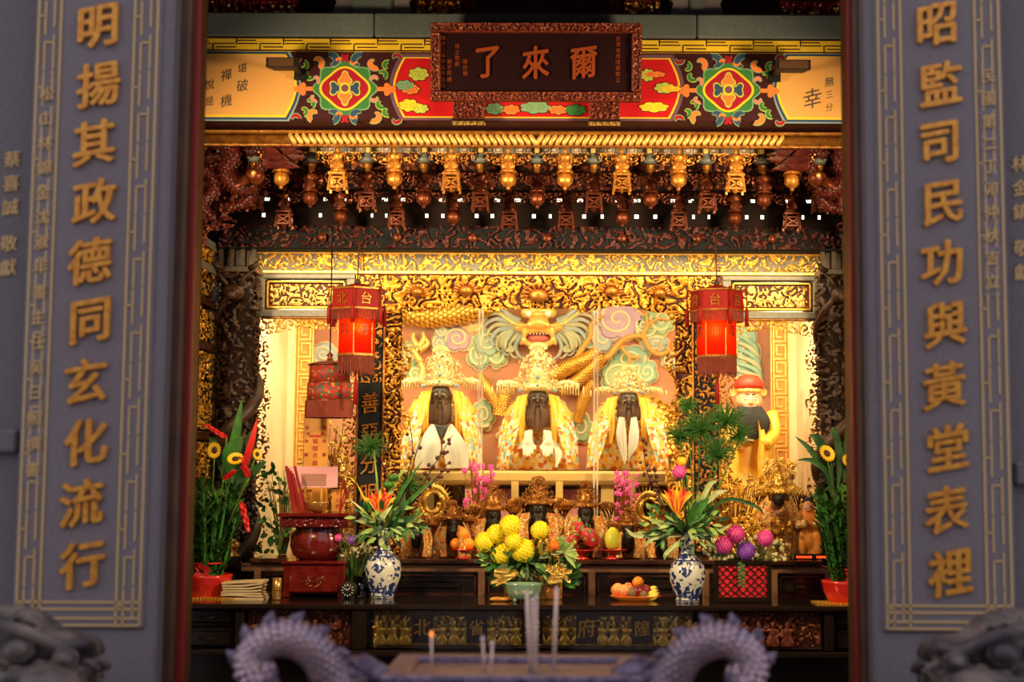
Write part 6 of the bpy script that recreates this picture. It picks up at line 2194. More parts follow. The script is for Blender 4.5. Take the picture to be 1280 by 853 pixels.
# ------------------------------------------------------------------ porcelain vases
g = bpy.data.materials.new('vase_paint'); g.use_nodes = True
nt = g.node_tree; bs = nt.nodes['Principled BSDF']; bs.inputs['Roughness'].default_value = .14; bs.inputs['Coat Weight'].default_value = .4
tc = nt.nodes.new('ShaderNodeTexCoord'); n1 = nt.nodes.new('ShaderNodeTexNoise'); n1.inputs['Scale'].default_value = 26; n1.inputs['Detail'].default_value = 3; n1.inputs['Distortion'].default_value = 1.6
n2 = nt.nodes.new('ShaderNodeTexVoronoi'); n2.inputs['Scale'].default_value = 34
ma = nt.nodes.new('ShaderNodeMath'); ma.operation = 'MULTIPLY_ADD'; ma.inputs[1].default_value = -.35
nt.links.new(tc.outputs['Object'], n1.inputs['Vector']); nt.links.new(tc.outputs['Object'], n2.inputs['Vector'])
nt.links.new(n2.outputs['Distance'], ma.inputs[0]); nt.links.new(n1.outputs['Fac'], ma.inputs[2])
cr = nt.nodes.new('ShaderNodeValToRGB'); e = cr.color_ramp.elements; e[0].position, e[0].color = .335, (.74, .74, .64, 1); e[1].position, e[1].color = .36, (.02, .04, .20, 1)
nt.links.new(ma.outputs[0], cr.inputs['Fac']); nt.links.new(cr.outputs['Color'], bs.inputs['Base Color'])
MT['vase_paint'] = g
VASES = {}
for i, (px, base, top) in enumerate(((480.5, 750, 664), (860.5, 754, 668))):
    y = YT(base) + .06; x = WX(px, y, 710)
    H = M(base - top, y) * 1.0
    r = thing('porcelain_vase', 'blue and white porcelain vase on the front table, ' + ('left of the yellow chrysanthemums' if i == 0 else 'beside the black lattice box'), 'vase', (x, y, ZT))
    k = M(1, y)
    prof = [(14 * k, 0), (15 * k, 3 * k), (14 * k, 7 * k), (17 * k, 14 * k), (21.5 * k, 26 * k), (22.5 * k, 36 * k), (20.5 * k, 45 * k), (14 * k, 53 * k), (9 * k, 58 * k), (7.2 * k, 65 * k), (7.5 * k, 75 * k), (9.5 * k, 83 * k), (11 * k, 85.5 * k)]
    m = MB(); m.lathe(prof + [(9.6 * k, 85.5 * k), (6.5 * k, 76 * k), (6 * k, 62 * k), (0, 60 * k)], (x, y, ZT), 36); build(m, 'body', 'vase_paint', r)
    for (rad, zz) in ((14.8, 3), (15, 8), (16, 52), (9.5, 58.5), (10.2, 84), (7.6, 66)):
        m = MB(); m.lathe([((rad) * k, (zz - .7) * k), ((rad + .55) * k, zz * k), ((rad) * k, (zz + .7) * k)], (x, y, ZT), 36); build(m, 'blue_band', 'cobalt', r)
    m = MB()
    for q in range(12):
        a = 2 * PI * q / 12
        m.leaf((x + 15.2 * k * cos(a), y + 15.2 * k * sin(a), ZT + 51 * k), (x + 20.8 * k * cos(a), y + 20.8 * k * sin(a), ZT + 44 * k), 6 * k, up=(cos(a), sin(a), 0), n=2)
        m.leaf((x + 14.6 * k * cos(a + .26), y + 14.6 * k * sin(a + .26), ZT + 6.4 * k), (x + 18.8 * k * cos(a + .26), y + 18.8 * k * sin(a + .26), ZT + 17 * k), 5 * k, up=(cos(a), sin(a), 0), n=2)
    build(m, 'painted_petal', 'cobalt', r, kind='stuff')
    VASES[i] = (x, y, ZT + 85.5 * k, k)

# ------------------------------------------------------------------ fruit and dishes
def red_stand(px, base, z, label, k=1.0, Yd=None, rx=15):
    y = Yd or YT(base, z); x = WX(px, y, 690); u = M(1, y) * k
    r = thing('red_fruit_stand', label, 'dish', (x, y, z))
    m = MB(); m.lathe([(9 * u, 0), (9.5 * u, 1 * u), (5 * u, 3.5 * u), (4 * u, 7 * u), (8 * u, 9.5 * u), (rx * u, 11 * u), (rx * 1.05 * u, 12.2 * u), (rx * .9 * u, 11.8 * u), (0, 10.6 * u)], (x, y, z), 24); build(m, 'stand', 'plastic_red', r)
    return x, y, z + 11.4 * u, u
def fruit(x, y, z, r0, mt, label, sq=.94, stem=True, group=None, nm='fruit', cat='fruit'):
    o = thing(nm, label, cat, (x, y, z), group)
    m = MB(); m.lathe([(0, r0 * sq * .08), (r0 * .3, 0), (r0 * .72, r0 * sq * .25), (r0, r0 * sq * .85), (r0 * .93, r0 * sq * 1.3), (r0 * .6, r0 * sq * 1.75), (r0 * .25, r0 * sq * 1.95), (0, r0 * sq * 1.88)], (x, y, z), 16); build(m, 'flesh', mt, o)
    m = MB(); m.tube([(x, y, z + r0 * sq * 1.85), (x + r0 * .06, y, z + r0 * sq * 2.02)], r0 * .06, 5); m.lathe([(r0 * .14, r0 * sq * 1.9), (0, r0 * sq * 1.97)], (x, y, z), 6); build(m, 'stalk', 'twig', o)
    return o
x, y, z, u = red_stand(579, 697, ZU, 'red plastic stand with three oranges on the altar step', .95, 7.82)
ro = 8.2 * u
for i, (dx, dy, dz, lab) in enumerate(((-8.2, 0, 0, 'left orange on the red stand'), (8.2, 0, 0, 'right orange on the red stand'), (0, 1, 12.8, 'orange on top of the two others on the red stand'))):
    fruit(x + dx * u, y + dy * u, z + dz * u, ro, 'orange_fruit', lab, nm='orange', cat='orange')
x, y, z, u = red_stand(767, 699, ZU, 'red plastic stand under the yellow-green pomelo', 1.0, 7.82, 17)
o = thing('pomelo', 'tall yellow-green pomelo on a red stand', 'pomelo', (x, y, z))
m = MB(); m.lathe([(0, .6 * u), (5 * u, 0), (9.5 * u, 4 * u), (11 * u, 11 * u), (9.6 * u, 18 * u), (6.4 * u, 24 * u), (3 * u, 27.5 * u), (0, 28 * u)], (x, y, z), 20, rfun=lambda a, z_: 1 + .012 * cos(5 * a)); build(m, 'flesh', 'pomelo', o)
m = MB(); m.tube([(x, y, z + 27.5 * u), (x + .004, y, z + 30 * u)], 1.2 * u, 6); build(m, 'stalk', 'twig', o)
# dragon fruit
def dragon_fruit(px, py, r0, tilt, label, Y, zz):
    x, z = W(px, py, Y)
    o = thing('dragon_fruit', label, 'dragon fruit', (x, Y, z - r0))
    R = Matrix.Rotation(tilt, 3, 'Y')
    m = MB(); m.ell((x, Y, z), (r0 * .85, r0 * .85, r0 * 1.15), 14, 10, rot=R); build(m, 'flesh', 'dragonfruit', o)
    m = MB()
    for k in range(16):
        a = k * 2.4; t = -0.7 + 1.6 * k / 15
        p = Vector((cos(a) * r0 * .85 * math.sqrt(max(.05, 1 - t * t * .8)), sin(a) * r0 * .85 * math.sqrt(max(.05, 1 - t * t * .8)), t * r0))
        q = p * 1.12 + Vector((0, 0, r0 * .45))
        m.leaf(Vector((x, Y, z)) + R @ p, Vector((x, Y, z)) + R @ q, r0 * .4, up=R @ p, n=2)
    build(m, 'scale_leaf', 'leaf_light', o, kind='stuff')
x, y, z, u = red_stand(728, 699, ZU, 'red plastic stand under the dragon fruit', 1.0, 7.80, 18)
dragon_fruit(722, 664, .052, .3, 'upright red dragon fruit behind the variegated leaves', 7.83, z)
dragon_fruit(739, 672, .052, -.7, 'red dragon fruit leaning right on its stand', 7.78, z)
dragon_fruit(711, 676, .045, .8, 'red dragon fruit lying left on its stand', 7.77, z)
# mixed fruit platter
y = YT(751) + .02; x = WX(796, y, 745); u = M(1, y)
r = thing('fruit_platter', 'shallow orange-red oval platter of mixed fruit on the front table', 'platter', (x, y, ZT))
m = MB(); m.lathe([(22 * u, 0), (24 * u, 1.2 * u), (31 * u, 5 * u), (32 * u, 6 * u), (30 * u, 5.5 * u), (22 * u, 2.2 * u), (0, 1.8 * u)], (x, y, ZT), 32, sy=.55); build(m, 'dish', 'petal_orange', r)
zz = ZT + 3 * u
for (dx, dy, dz, r0, mt, lab, nm) in ((-22, 0, 1.5, 9, 'peach', 'peach at the left end of the fruit platter', 'peach'), (-14, -4, 1, 8.6, 'peach', 'second peach from the left on the fruit platter', 'peach'), (-6, -6, 0, 7.2, 'kiwi', 'brown kiwi at the front of the fruit platter', 'kiwi'),
                                      (-9, 4, 5, 7.4, 'apple_red', 'red apple between peach and orange on the platter', 'apple'), (3, 2, 12.5, 7.4, 'orange_fruit', 'orange on top of the fruit platter', 'orange'), (3, -3, 1, 8.2, 'apple_dark', 'dark plum in the middle of the fruit platter', 'plum'),
                                      (12, 1, 2.5, 7.6, 'apple_dark', 'dark plum beside the bananas', 'plum'), (9, -8, -.5, 5.6, 'kiwi', 'small brown kiwi before the plums', 'kiwi')):
    fruit(x + dx * u, y + dy * u, zz + dz * u, r0 * u, mt, lab, nm=nm, cat=nm)
for i in range(3):
    P = smoothpath([(x + (12 + i * 2) * u, y - (6 - 5 * i) * u, zz + (1 + 4 * i) * u), (x + (20 + i) * u, y - (8 - 5 * i) * u, zz + (1 + 5 * i) * u), (x + (29 - i) * u, y - (4 - 4 * i) * u, zz + (7 + 3 * i) * u)], 5)
    o = thing('banana', f'yellow banana on the fruit platter, {["front", "middle", "rear"][i]} of three', 'banana', tuple(P[0]), 'bananas on the platter')
    m = MB(); m.tube(P, [2.2 * u, 3 * u, 3.6 * u, 3.9 * u, 4 * u, 4 * u, 3.9 * u, 3.5 * u, 2.8 * u, 1.8 * u, .9 * u][:len(P)], 7); build(m, 'peel', 'banana', o)
    m = MB(); m.tube([P[-1], P[-1] + (P[-1] - P[-2]) * .8], [.9 * u, .7 * u], 5); build(m, 'tip', 'twig', o)
# divination blocks
for i, (px, py, a) in enumerate(((626, 748, .2), (640, 747, -.3))):
    y = 7.36 + .03 * i; x = WX(px, y, 746)
    m = MB(); P = [(x - .035 + .07 * k / 8, ZT + .004 + .016 * sin(PI * k / 8)) for k in range(9)]
    V = MB(); V.tube([(x + .045 * cos(PI * k / 8 + a), y + .03 * sin(PI * k / 8), ZT + .012) for k in range(9)], [.003] + [.006 + .007 * sin(PI * k / 8) for k in range(1, 8)] + [.003], 8)
    tag(build(V, 'divination_block', 'gold_box'), 'crescent wooden divination block before the golden box, ' + ('left' if i == 0 else 'right') + ' one', 'block')
# golden planter and celadon burner
y = 7.58
xa, xb = WX(632, y, 735), WX(704, y, 735)
r = thing('golden_planter', 'golden wooden planter holding the yellow chrysanthemums', 'planter', ((xa + xb) / 2, y, ZT))
m = MB(); m.box(xa, xb, y - .08, y + .08, ZT, WZ(721, y), b=.006); build(m, 'box', 'gold_box', r)
m = MB(); m.box(xa - .008, xb + .008, y - .09, y + .09, WZ(723, y), WZ(719, y), b=.003); build(m, 'rim', 'gold_box', r)
m = carve(xa + .01, xb - .01, ZT + .012, WZ(726, y), y - .08, .008, .005, .05, 610, .05); build(m, 'carving', 'gold_dark', r)
y = 7.38; x = WX(656, y, 735); u = M(1, y)
r = thing('celadon_burner', 'low green celadon incense burner before the golden planter', 'incense burner', (x, y, ZT))
m = MB(); m.lathe([(13 * u, 3 * u), (17 * u, 5 * u), (21 * u, 12 * u), (22 * u, 19 * u), (23 * u, 21 * u), (23 * u, 23 * u), (20.5 * u, 23 * u), (19 * u, 12 * u), (0, 8 * u)], (x, y, ZT), 32, sy=.7); build(m, 'bowl', 'celadon', r)
for a in (-2.4, -.75, 1.57):
    m = MB(); m.tube([(x + cos(a) * 13 * u, y + sin(a) * 9 * u, ZT + 5 * u), (x + cos(a) * 15 * u, y + sin(a) * 10 * u, ZT)], [3.4 * u, 2.2 * u], 8); build(m, 'foot', 'celadon', r)
m = MB()
for s in (-1, 0, 1): flower(m, (x + s * 9 * u, y - (14.2 - abs(s) * 1.6) * u, ZT + 13 * u), (s * .3, -1, 0), 4.2 * u, 6)
build(m, 'applied_flower', 'mane', r, kind='stuff')

# black box with red lattice
y = YT(753)
xa, xb = WX(893, y, 730), WX(966, y, 730); z0, z1 = ZT, WZ(700, y)
r = thing('lattice_box', 'black wooden box with red lattice front, right of the right vase', 'box', ((xa + xb) / 2, y + .1, ZT))
m = MB(); m.box(xa, xb, y + .02, y + .2, z0, z1, b=.005); build(m, 'box', 'lacquer', r)
ia, ib, iz0, iz1 = WX(900, y, 730), WX(960, y, 730), WZ(746, y), WZ(706, y)
m = MB(); m.box(ia, ib, y + .010, y + .02, iz0, iz1); build(m, 'red_field', 'lattice_red', r)
for (p, q, s_, t_) in ((xa, xb, iz1, z1), (xa, xb, z0, iz0), (xa, ia, iz0, iz1), (ib, xb, iz0, iz1)):
    m = MB(); m.box(p, q, y, y + .02, s_, t_, b=.003); build(m, 'frame', 'lacquer', r)
nx, nz = 6, 4
cw, chh = (ib - ia) / nx, (iz1 - iz0) / nz
for i in range(nx):
    for j in range(nz):
        cx, cz = ia + cw * (i + .5), iz0 + chh * (j + .5)
        m = MB(); t = .0032
        m.tube([(cx + cos(a) * cw * .36, y + .007, cz + sin(a) * chh * .36) for a in np.linspace(0, 2 * PI, 13)], t, 4)
        for dx, dz in ((1, 0), (-1, 0), (0, 1), (0, -1)): m.beam((cx + dx * cw * .36, y + .007, cz + dz * chh * .36), (cx + dx * cw * .5, y + .007, cz + dz * chh * .5), t * 1.8)
        build(m, 'lattice_ring', 'lacquer', r)

# red digital display strip on the right
y = 7.85
for i, (a, b) in enumerate(((993, 1013), (1018, 1030))):
    xa, xb = WX(a, y), WX(b, y)
    r = thing('display_strip', 'small black display with glowing red digits at the foot of the attendant statue, ' + ('left' if i == 0 else 'right') + ' one', 'display', ((xa + xb) / 2, y, ZU))
    m = MB(); m.box(xa - .01, xb + .01, y, y + .03, ZU, ZU + .03, b=.003); build(m, 'case', 'metal_black', r)
    m = MB()
    for k in range(6): m.box(xa + (xb - xa) * k / 6, xa + (xb - xa) * (k + .7) / 6, y - .003, y, ZU + .008, ZU + .02)
    build(m, 'digit', 'led_red', r, kind='stuff')
# brass bell-shaped censers at the far left of the step
y = 7.85; x = WX(290, y, 690)
r = thing('brass_censer', 'small brass censer at the left end of the altar step', 'censer', (x, y, ZU))
m = MB(); m.lathe([(.05, 0), (.055, .01), (.03, .03), (.045, .05), (.05, .075), (.03, .09), (.035, .095), (0, .1)], (x, y, ZU), 18); build(m, 'body', 'brass', r)
m = MB(); m.ell((x, y, ZU + .108), .012, 8, 6); build(m, 'knob', 'brass', r)

# ------------------------------------------------------------------ flowers and plants
def bloom_ball(r0, n, seed, w=.34):
    """a pompom of overlapping petals"""
    m = MB()
    m.ell((0, 0, 0), r0 * .90, 14, 10)
    for k in range(n):
        t = 1 - 2 * (k + .5) / n
        a = k * 2.39996
        s = math.sqrt(1 - t * t)
        d = Vector((s * cos(a), s * sin(a), t))
        b = d * r0 * .80
        tip = d * r0 * 1.02 + Vector((0, 0, .10 * r0))
        m.leaf(b, tip, r0 * w, up=d.orthogonal(), n=2, fold=.3)
    return m


def shared(mb, name, mt, parent, loc, rot=None, sc=1.0, cache={}):
    """a part built once and copied with shared mesh data"""
    key = (id(mb), mt)
    if key not in cache:
        me = bpy.data.meshes.new(name)
        me.from_pydata(mb.v, [], mb.f); me.materials.append(MT[mt]); me.polygons.foreach_set('use_smooth', mb.s); me.update()
        cache[key] = (me, mb)
    o = bpy.data.objects.new(name, cache[key][0]); COL.objects.link(o); o.parent = parent
    o.location = Vector(loc) - OFF[parent.name]
    if rot: o.rotation_euler = rot
    o.scale = (sc,) * 3
    OFF[o.name] = OFF[parent.name]
    return o


def bloom_thing(nm, mesh, mt, p, foot, r0, label, cat, group, core=None, rot=None, stem='stem'):
    """a flower head on its own stem standing in its pot"""
    t = thing(nm, label, cat, tuple(foot), group)
    shared(mesh, 'flower_head', mt, t, p, rot, r0)
    if core: shared(core, 'flower_centre', 'seed_dark', t, p, rot, r0)
    m = MB(); q = Vector(p); f = Vector(foot)
    m.tube(smoothpath([f, f.lerp(q, .5) + Vector((0, .0, .02)), q], 4), .0045, 5); build(m, 'stem', stem, t)
    return t


def filler(root, px, py, sw, sh, n, Y, seed):
    """small leaves crowding the mouth of a vase"""
    rs = random.Random(seed); ms = [MB(), MB(), MB()]
    for k in range(n):
        a = rs.uniform(0, 2 * PI); rr = math.sqrt(rs.random())
        x, z = W(px + cos(a) * rr * sw, py - sin(a) * rr * sh, Y - .05)
        y = Y - .07 * (1 - rr) - rs.uniform(0, .05)
        d = Vector((cos(a) + rs.uniform(-.6, .6), -.3, sin(a) + rs.uniform(-.2, .8))).normalized() * M(rs.uniform(8, 17), Y)
        ms[k % 3].leaf((x, y, z), Vector((x, y, z)) + d, M(rs.uniform(3.5, 6.5), Y), up=(rs.uniform(-.4, .4), -1, .3), n=3, droop=.008)
    for m, mt in zip(ms, ('leaf', 'leaf_dark', 'leaf_light')): build(m, 'small_leaf', mt, root, kind='stuff')


# yellow chrysanthemums
mum = bloom_ball(1.0, 120, 1, .46)
py_ = 7.58
foot = ((WX(632, py_) + WX(704, py_)) / 2, py_, WZ(722, py_) - .02)
for i, (px, py, r0) in enumerate(((621, 669, 10.5), (639, 659, 12), (653, 689, 11.5), (629, 694, 12), (655, 690, 13), (643, 679, 9.5), (607, 679, 11), (676, 664, 10))):
    if i == 2: continue
    Y = py_ - .10 - .03 * (i % 3)
    x, z = W(px, py, Y)
    lab = ['second highest on the left', 'highest of the bunch', '', 'lowest on the left', 'largest, lowest on the right', 'small one in the middle of the bunch', 'leftmost of the bunch', 'far right one, partly behind gilt leaves'][i]
    bloom_thing('yellow_chrysanthemum', mum, 'petal_yellow', (x, Y, z), (foot[0] + (x - foot[0]) * .3, foot[1] - .02, foot[2]), M(r0 * 1.15, Y), 'round yellow chrysanthemum, ' + lab, 'flower', 'yellow chrysanthemums in the golden planter')

rs = random.Random(12)
t = thing('foliage_bed', 'dark green and gilt foliage around the yellow chrysanthemums', 'foliage', foot)
m = MB(); mg = MB(); ml = MB()
for k in range(170):
    a = rs.uniform(-1, 1); y = foot[1] - rs.uniform(0, .14)
    b = Vector((foot[0] + a * .12, foot[1] - .02, foot[2])); e = Vector((foot[0] + a * M(60, y) + .01, y - .03, foot[2] + M(rs.uniform(-6, 46) * (1 - .4 * abs(a)), y)))
    (m if rs.random() < .75 else ml).leaf(b.lerp(e, .55), e, .028, up=(rs.uniform(-.5, .5), -1, .5), n=3, droop=.01)
for k in range(16):
    s = rs.choice((-1, 1)); a = rs.uniform(.4, 1)
    y = foot[1] - .15
    b = Vector((foot[0] + s * a * M(34, y), y, foot[2] + M(rs.uniform(2, 24), y))); e = b + Vector((s * M(16, y), -.02, M(rs.uniform(-16, 12), y)))
    for q in range(7):
        c = b.lerp(e, q / 7)
        for sg in (-1, 1): mg.leaf(c, c + Vector((s * M(5, y), -.005, sg * M(5 * (1 - q / 9), y))), .010, up=(0, -1, 0), n=2)
build(m, 'leaf', 'leaf_dark', t, kind='stuff'); build(ml, 'pale_leaf', 'leaf', t, kind='stuff')
filler(t, 655, 700, 52, 20, 120, py_ - .06, 15)
mb_ = MB()
for k in range(70):
    x_, z_ = W(690 + rs.uniform(-26, 30), 676 + rs.uniform(-18, 26), py_ - .1)
    flower(mb_, (x_, py_ - .1 - rs.uniform(0, .05), z_), (rs.uniform(-.5, .5), -1, .3), rs.uniform(.010, .02), 5)
build(mb_, 'gilt_blossom', 'gold_foil', t, kind='stuff'); build(mg, 'gilt_fern', 'gold_foil', t, kind='stuff')
# variegated leaves and small orange bloom at the right of the bunch
t = thing('variegated_plant', 'pale green variegated leaves at the right of the yellow chrysanthemums', 'plant', foot)
for k in range(26):
    Y = py_ - .18
    a = -1.5 + 3.6 * k / 25 + rs.uniform(-.2, .2); c = W(706, 690, Y); ln = M(rs.uniform(14, 26), Y)
    b = Vector((c[0], Y, c[1])); m = MB(); m.leaf(b, b + Vector((sin(a) * ln * .8, -.03 * rs.random(), cos(a) * ln)), M(6, Y), up=(0, -1, .3), n=4, droop=.015)
    build(m, 'leaf', 'leaf_light' if k % 3 else 'leaf_cream', t)
m = MB(); c = W(706, 690, py_ - .15); m.tube([foot, (c[0], py_ - .15, c[1])], .006, 5); build(m, 'stem', 'stem', t)
x, z = W(694, 683, py_ - .2)
carn = bloom_ball(1.0, 60, 2, .5)
bloom_thing('orange_carnation', carn, 'petal_orange', (x, py_ - .2, z), foot, M(7, py_), 'small orange carnation among the variegated leaves', 'flower', None)

# pink and purple pompoms in the lattice box
yb = YT(753) + .08
fb = ((WX(893, yb) + WX(966, yb)) / 2, yb, WZ(700, yb))
for i, (px, py, r0, mt, lab) in enumerate(((906, 682, 11.5, 'petal_pink', 'leftmost pink pompom flower above the lattice box'), (921, 668, 11.5, 'petal_pink', 'highest pink pompom flower above the lattice box'), (958, 673, 10.5, 'petal_pink', 'rightmost pink pompom flower above the lattice box'), (934, 689, 11.5, 'petal_purple', 'purple pompom flower above the lattice box'))):
    Y = yb - .05; x, z = W(px, py, Y)
    bloom_thing('pompom_flower', bloom_ball(1.0, 150, i, .30) if i == 3 else mum, mt, (x, Y, z), (fb[0] + (x - fb[0]) * .5, yb, fb[2]), M(r0, Y), lab, 'flower', 'pompom flowers in the lattice box') if i == 3 else None
    if i < 3:
        if i == 0: pk = bloom_ball(1.0, 150, 9, .30)
        bloom_thing('pompom_flower', pk, mt, (x, Y, z), (fb[0] + (x - fb[0]) * .5, yb, fb[2]), M(r0, Y), lab, 'flower', 'pompom flowers in the lattice box')
t = thing('cream_filler_flowers'[:-1], 'cream and gold filler blossom around the pink pompoms', 'flower', fb)
m = MB(); ms = MB()
for k in range(150):
    a = rs.uniform(-1, 1); y = yb + rs.uniform(-.03, .08)
    p = Vector((fb[0] + a * M(52, y), y, fb[2] + M(rs.uniform(0, 34) * (1 - .3 * abs(a)), y)))
    flower(m, p, (rs.uniform(-.5, .5), -1, rs.uniform(0, .6)), rs.uniform(.008, .017), 5)
    if k % 2: ms.tube([(fb[0] + a * .08, yb, fb[2]), p], .002, 3, caps=False)
build(m, 'blossom', 'petal_cream', t, kind='stuff'); build(ms, 'stalk', 'leaf', t, kind='stuff')
m = MB()
for k in range(14):
    p = Vector((WX(925, yb - .11), yb - .11, WZ(702 + 2.2 * k, yb - .11))); m.leaf(p, p + Vector((.022 * (1 if k % 2 else -1), -.005, -.012)), .014, up=(0, -1, 0), n=2)
m.tube([(WX(925, yb - .10), yb - .05, fb[2]), (WX(925, yb - .11), yb - .11, WZ(705, yb - .11)), (WX(925, yb - .11), yb - .11, WZ(733, yb - .11))], .002, 4)
build(m, 'trailing_sprig', 'leaf', t, kind='stuff')
# cream flowers with a pink and a mauve head left of the left vase
yl = 7.64; fl = (WX(445, yl), yl, ZT)
t = thing('cream_flower_bunch', 'bunch of cream leaves and flowers between incense stand and left vase', 'flower', fl)
m = MB(); ms = MB()
for k in range(120):
    p = Vector((WX(445 + rs.uniform(-26, 26), yl), yl + rs.uniform(-.04, .04), WZ(684 + rs.uniform(-14, 14), yl)))
    m.leaf(p, p + Vector((rs.uniform(-.03, .03), -.02, rs.uniform(-.01, .035))), .014, up=(0, -1, .2), n=2)
    if k % 3 == 0: ms.tube([fl, p], .002, 3, caps=False)
build(m, 'leaf', 'petal_cream', t, kind='stuff'); build(ms, 'stalk', 'leaf', t, kind='stuff')
for px, py, mt, lab in ((424, 674, 'petal_pink', 'small pink bloom beside the incense stand'), (441, 677, 'petal_purple', 'small mauve bloom beside the incense stand')):
    x, z = W(px, py, yl - .05); bloom_thing('small_bloom', carn, mt, (x, yl - .05, z), (fl[0], fl[1], ZT), M(5.5, yl), lab, 'flower', None)


# ------------------------------------------------------------------ sunflowers, bamboo in red pots
def sunflower_meshes():
    m = MB()
    for ring, (n, l0) in enumerate(((18, 1.0), (18, .88))):
        for k in range(n):
            a = 2 * PI * (k + .5 * ring) / n
            m.leaf((cos(a) * .40, -.05 * ring, sin(a) * .40), (cos(a) * l0, -.12 - .06 * ring, sin(a) * l0), .30, up=(0, -1, 0), n=3)
    c = MB(); c.ell((0, -.08, 0), (.36, .14, .36), 14, 8)
    return m, c
sfp, sfc = sunflower_meshes()


def pot_and_bamboo(px, base_py, side, h_top):
    Y = YT(base_py) + .10; x = WX(px, Y, 735); u = M(1, Y)
    lr = 'left' if side < 0 else 'right'
    r = thing('red_pot', f'round glossy red pot with red ribbon at the {lr} end of the front table', 'pot', (x, Y, ZT))
    m = MB(); m.lathe([(22 * u, 0), (25 * u, 3 * u), (30 * u, 14 * u), (32 * u, 24 * u), (33 * u, 28 * u), (31 * u, 28.5 * u), (28 * u, 22 * u), (0, 20 * u)], (x, Y, ZT), 28, rfun=lambda a, z: 1 + .02 * cos(8 * a)); build(m, 'pot', 'plastic_red', r)
    m = MB()
    for k in range(9):
        a = -2.4 + .6 * k
        m.leaf((x, Y - 20 * u, ZT + 34 * u), (x + cos(a) * 12 * u, Y - 23 * u, ZT + 34 * u + sin(a) * 9 * u), 6 * u, up=(0, -1, 0), n=3)
    m.tube([(x + cos(a) * 21 * u, Y + sin(a) * 20 * u, ZT + 42 * u) for a in np.linspace(0, 2 * PI, 20)], 1.2 * u, 5)
    build(m, 'ribbon', 'petal_red', r, kind='stuff')
    m = MB()
    n = 40; hw_ = 44 * u
    V = [];
    for k in range(n + 1):
        xx = x - hw_ + 2 * hw_ * k / n
        for (yy, zz) in ((Y - 30 * u - (3 * u if k % 2 else 0), ZT), (Y + 16 * u, ZT), (Y + 16 * u, ZT + 1.6 * u), (Y - 30 * u - (3 * u if k % 2 else 0), ZT + 1.6 * u + (1.2 * u if k % 2 else 0))): V.append((xx, yy, zz))
    m.add(V, [(k * 4 + q, k * 4 + 4 + q, k * 4 + 4 + (q + 1) % 4, k * 4 + (q + 1) % 4) for k in range(n) for q in range(4)] + [(0, 1, 2, 3), (n * 4 + 3, n * 4 + 2, n * 4 + 1, n * 4)])
    tag(build(m, 'table_mat', 'gold'), f'yellow pleated mat under the {lr} red pot', 'mat')
    t = thing('lucky_bamboo', f'thick bunch of green leafy bamboo shoots in the {lr} red pot', 'plant', (x, Y, ZT + 20 * u))
    rs = random.Random(40 + side)
    ms = MB(); ml = MB(); md = MB()
    for k in range(54):
        a = rs.uniform(0, 2 * PI); rr = 19 * u * math.sqrt(rs.random())
        b = Vector((x + cos(a) * rr, Y + sin(a) * rr * .9, ZT + 22 * u))
        top = b + Vector((cos(a) * rr * 1.25, sin(a) * rr * .9, M(h_top, Y) * rs.uniform(.55, 1.0)))
        ms.tube([b, b.lerp(top, .5), top], [2.2 * u, 1.9 * u, 1.0 * u], 5, caps=False)
        for q in range(20):
            tt = .05 + .95 * (q / 19)
            c = b.lerp(top, tt); aa = rs.uniform(0, 2 * PI); ln = rs.uniform(16, 27) * u
            (ml if rs.random() < .6 else md).leaf(c, c + Vector((cos(aa) * ln * .62, sin(aa) * ln * .62, ln * rs.uniform(.35, .95))), 6.6 * u, n=3, droop=.012)
    build(ms, 'shoot', 'leaf', t, kind='stuff'); build(ml, 'leaf', 'leaf', t, kind='stuff'); build(md, 'dark_leaf', 'leaf_dark', t, kind='stuff')
    return x, Y, u
xL, yL, uL = pot_and_bamboo(258, 751, -1, 118)
xR, yR, uR = pot_and_bamboo(1062, 755, 1, 120)


def sunflower(px, py, r0, label, Y, footx, rot=(0, 0, 0)):
    x, z = W(px, py, Y)
    bloom_thing('sunflower', sfp, 'petal_gold', (x, Y, z), (footx, Y + .12, ZT + .12), M(r0 * 1.05, Y), label, 'flower', 'sunflowers in the red pots', core=sfc, rot=rot)
sunflower(269, 565, 10.5, 'sunflower highest and leftmost above the left bamboo', yL - .05, xL, (0, 0, -.4))
sunflower(295, 576, 10.5, 'sunflower in the middle of the left bouquet, tilted down', yL - .06, xL, (-.75, 0, .1))
sunflower(322, 570, 7.5, 'small sunflower at the right edge of the left bouquet', yL - .02, xL, (-.2, .2, .8))
sunflower(1034, 566, 11.5, 'sunflower leaning above the right bamboo', yR - .05, xR, (-.45, .3, .3))
sunflower(1061, 575, 9, 'second sunflower above the right bamboo, by the door jamb', yR - .03, xR, (-.4, 0, .3))


def big_leaf(root, pts, w, Y, mt, name='leaf', up=(0, -1, 0)):
    P = smoothpath([(W(px, py, Y - d)[0], Y - d, W(px, py, Y - d)[1]) for px, py, d in pts], 5)
    m = MB(); V = []; F = []
    n = len(P)
    for i, p in enumerate(P):
        d = (P[min(i + 1, n - 1)] - P[max(0, i - 1)]).normalized()
        s = d.cross(Vector(up)); s.normalize()
        ww = M(w, Y) * .5 * sin(PI * min(1, (i / (n - 1)) * .94 + .06)) ** .8
        nn = Vector((0, -1, 0))
        V += [p - s * ww + nn * ww * .3, p, p + s * ww + nn * ww * .3]
    for i in range(n - 1):
        for k in (0, 1): F.append((i * 3 + k, i * 3 + k + 1, i * 3 + k + 4, i * 3 + k + 3))
    m.add(V, F, True)
    return build(m, name, mt, root)


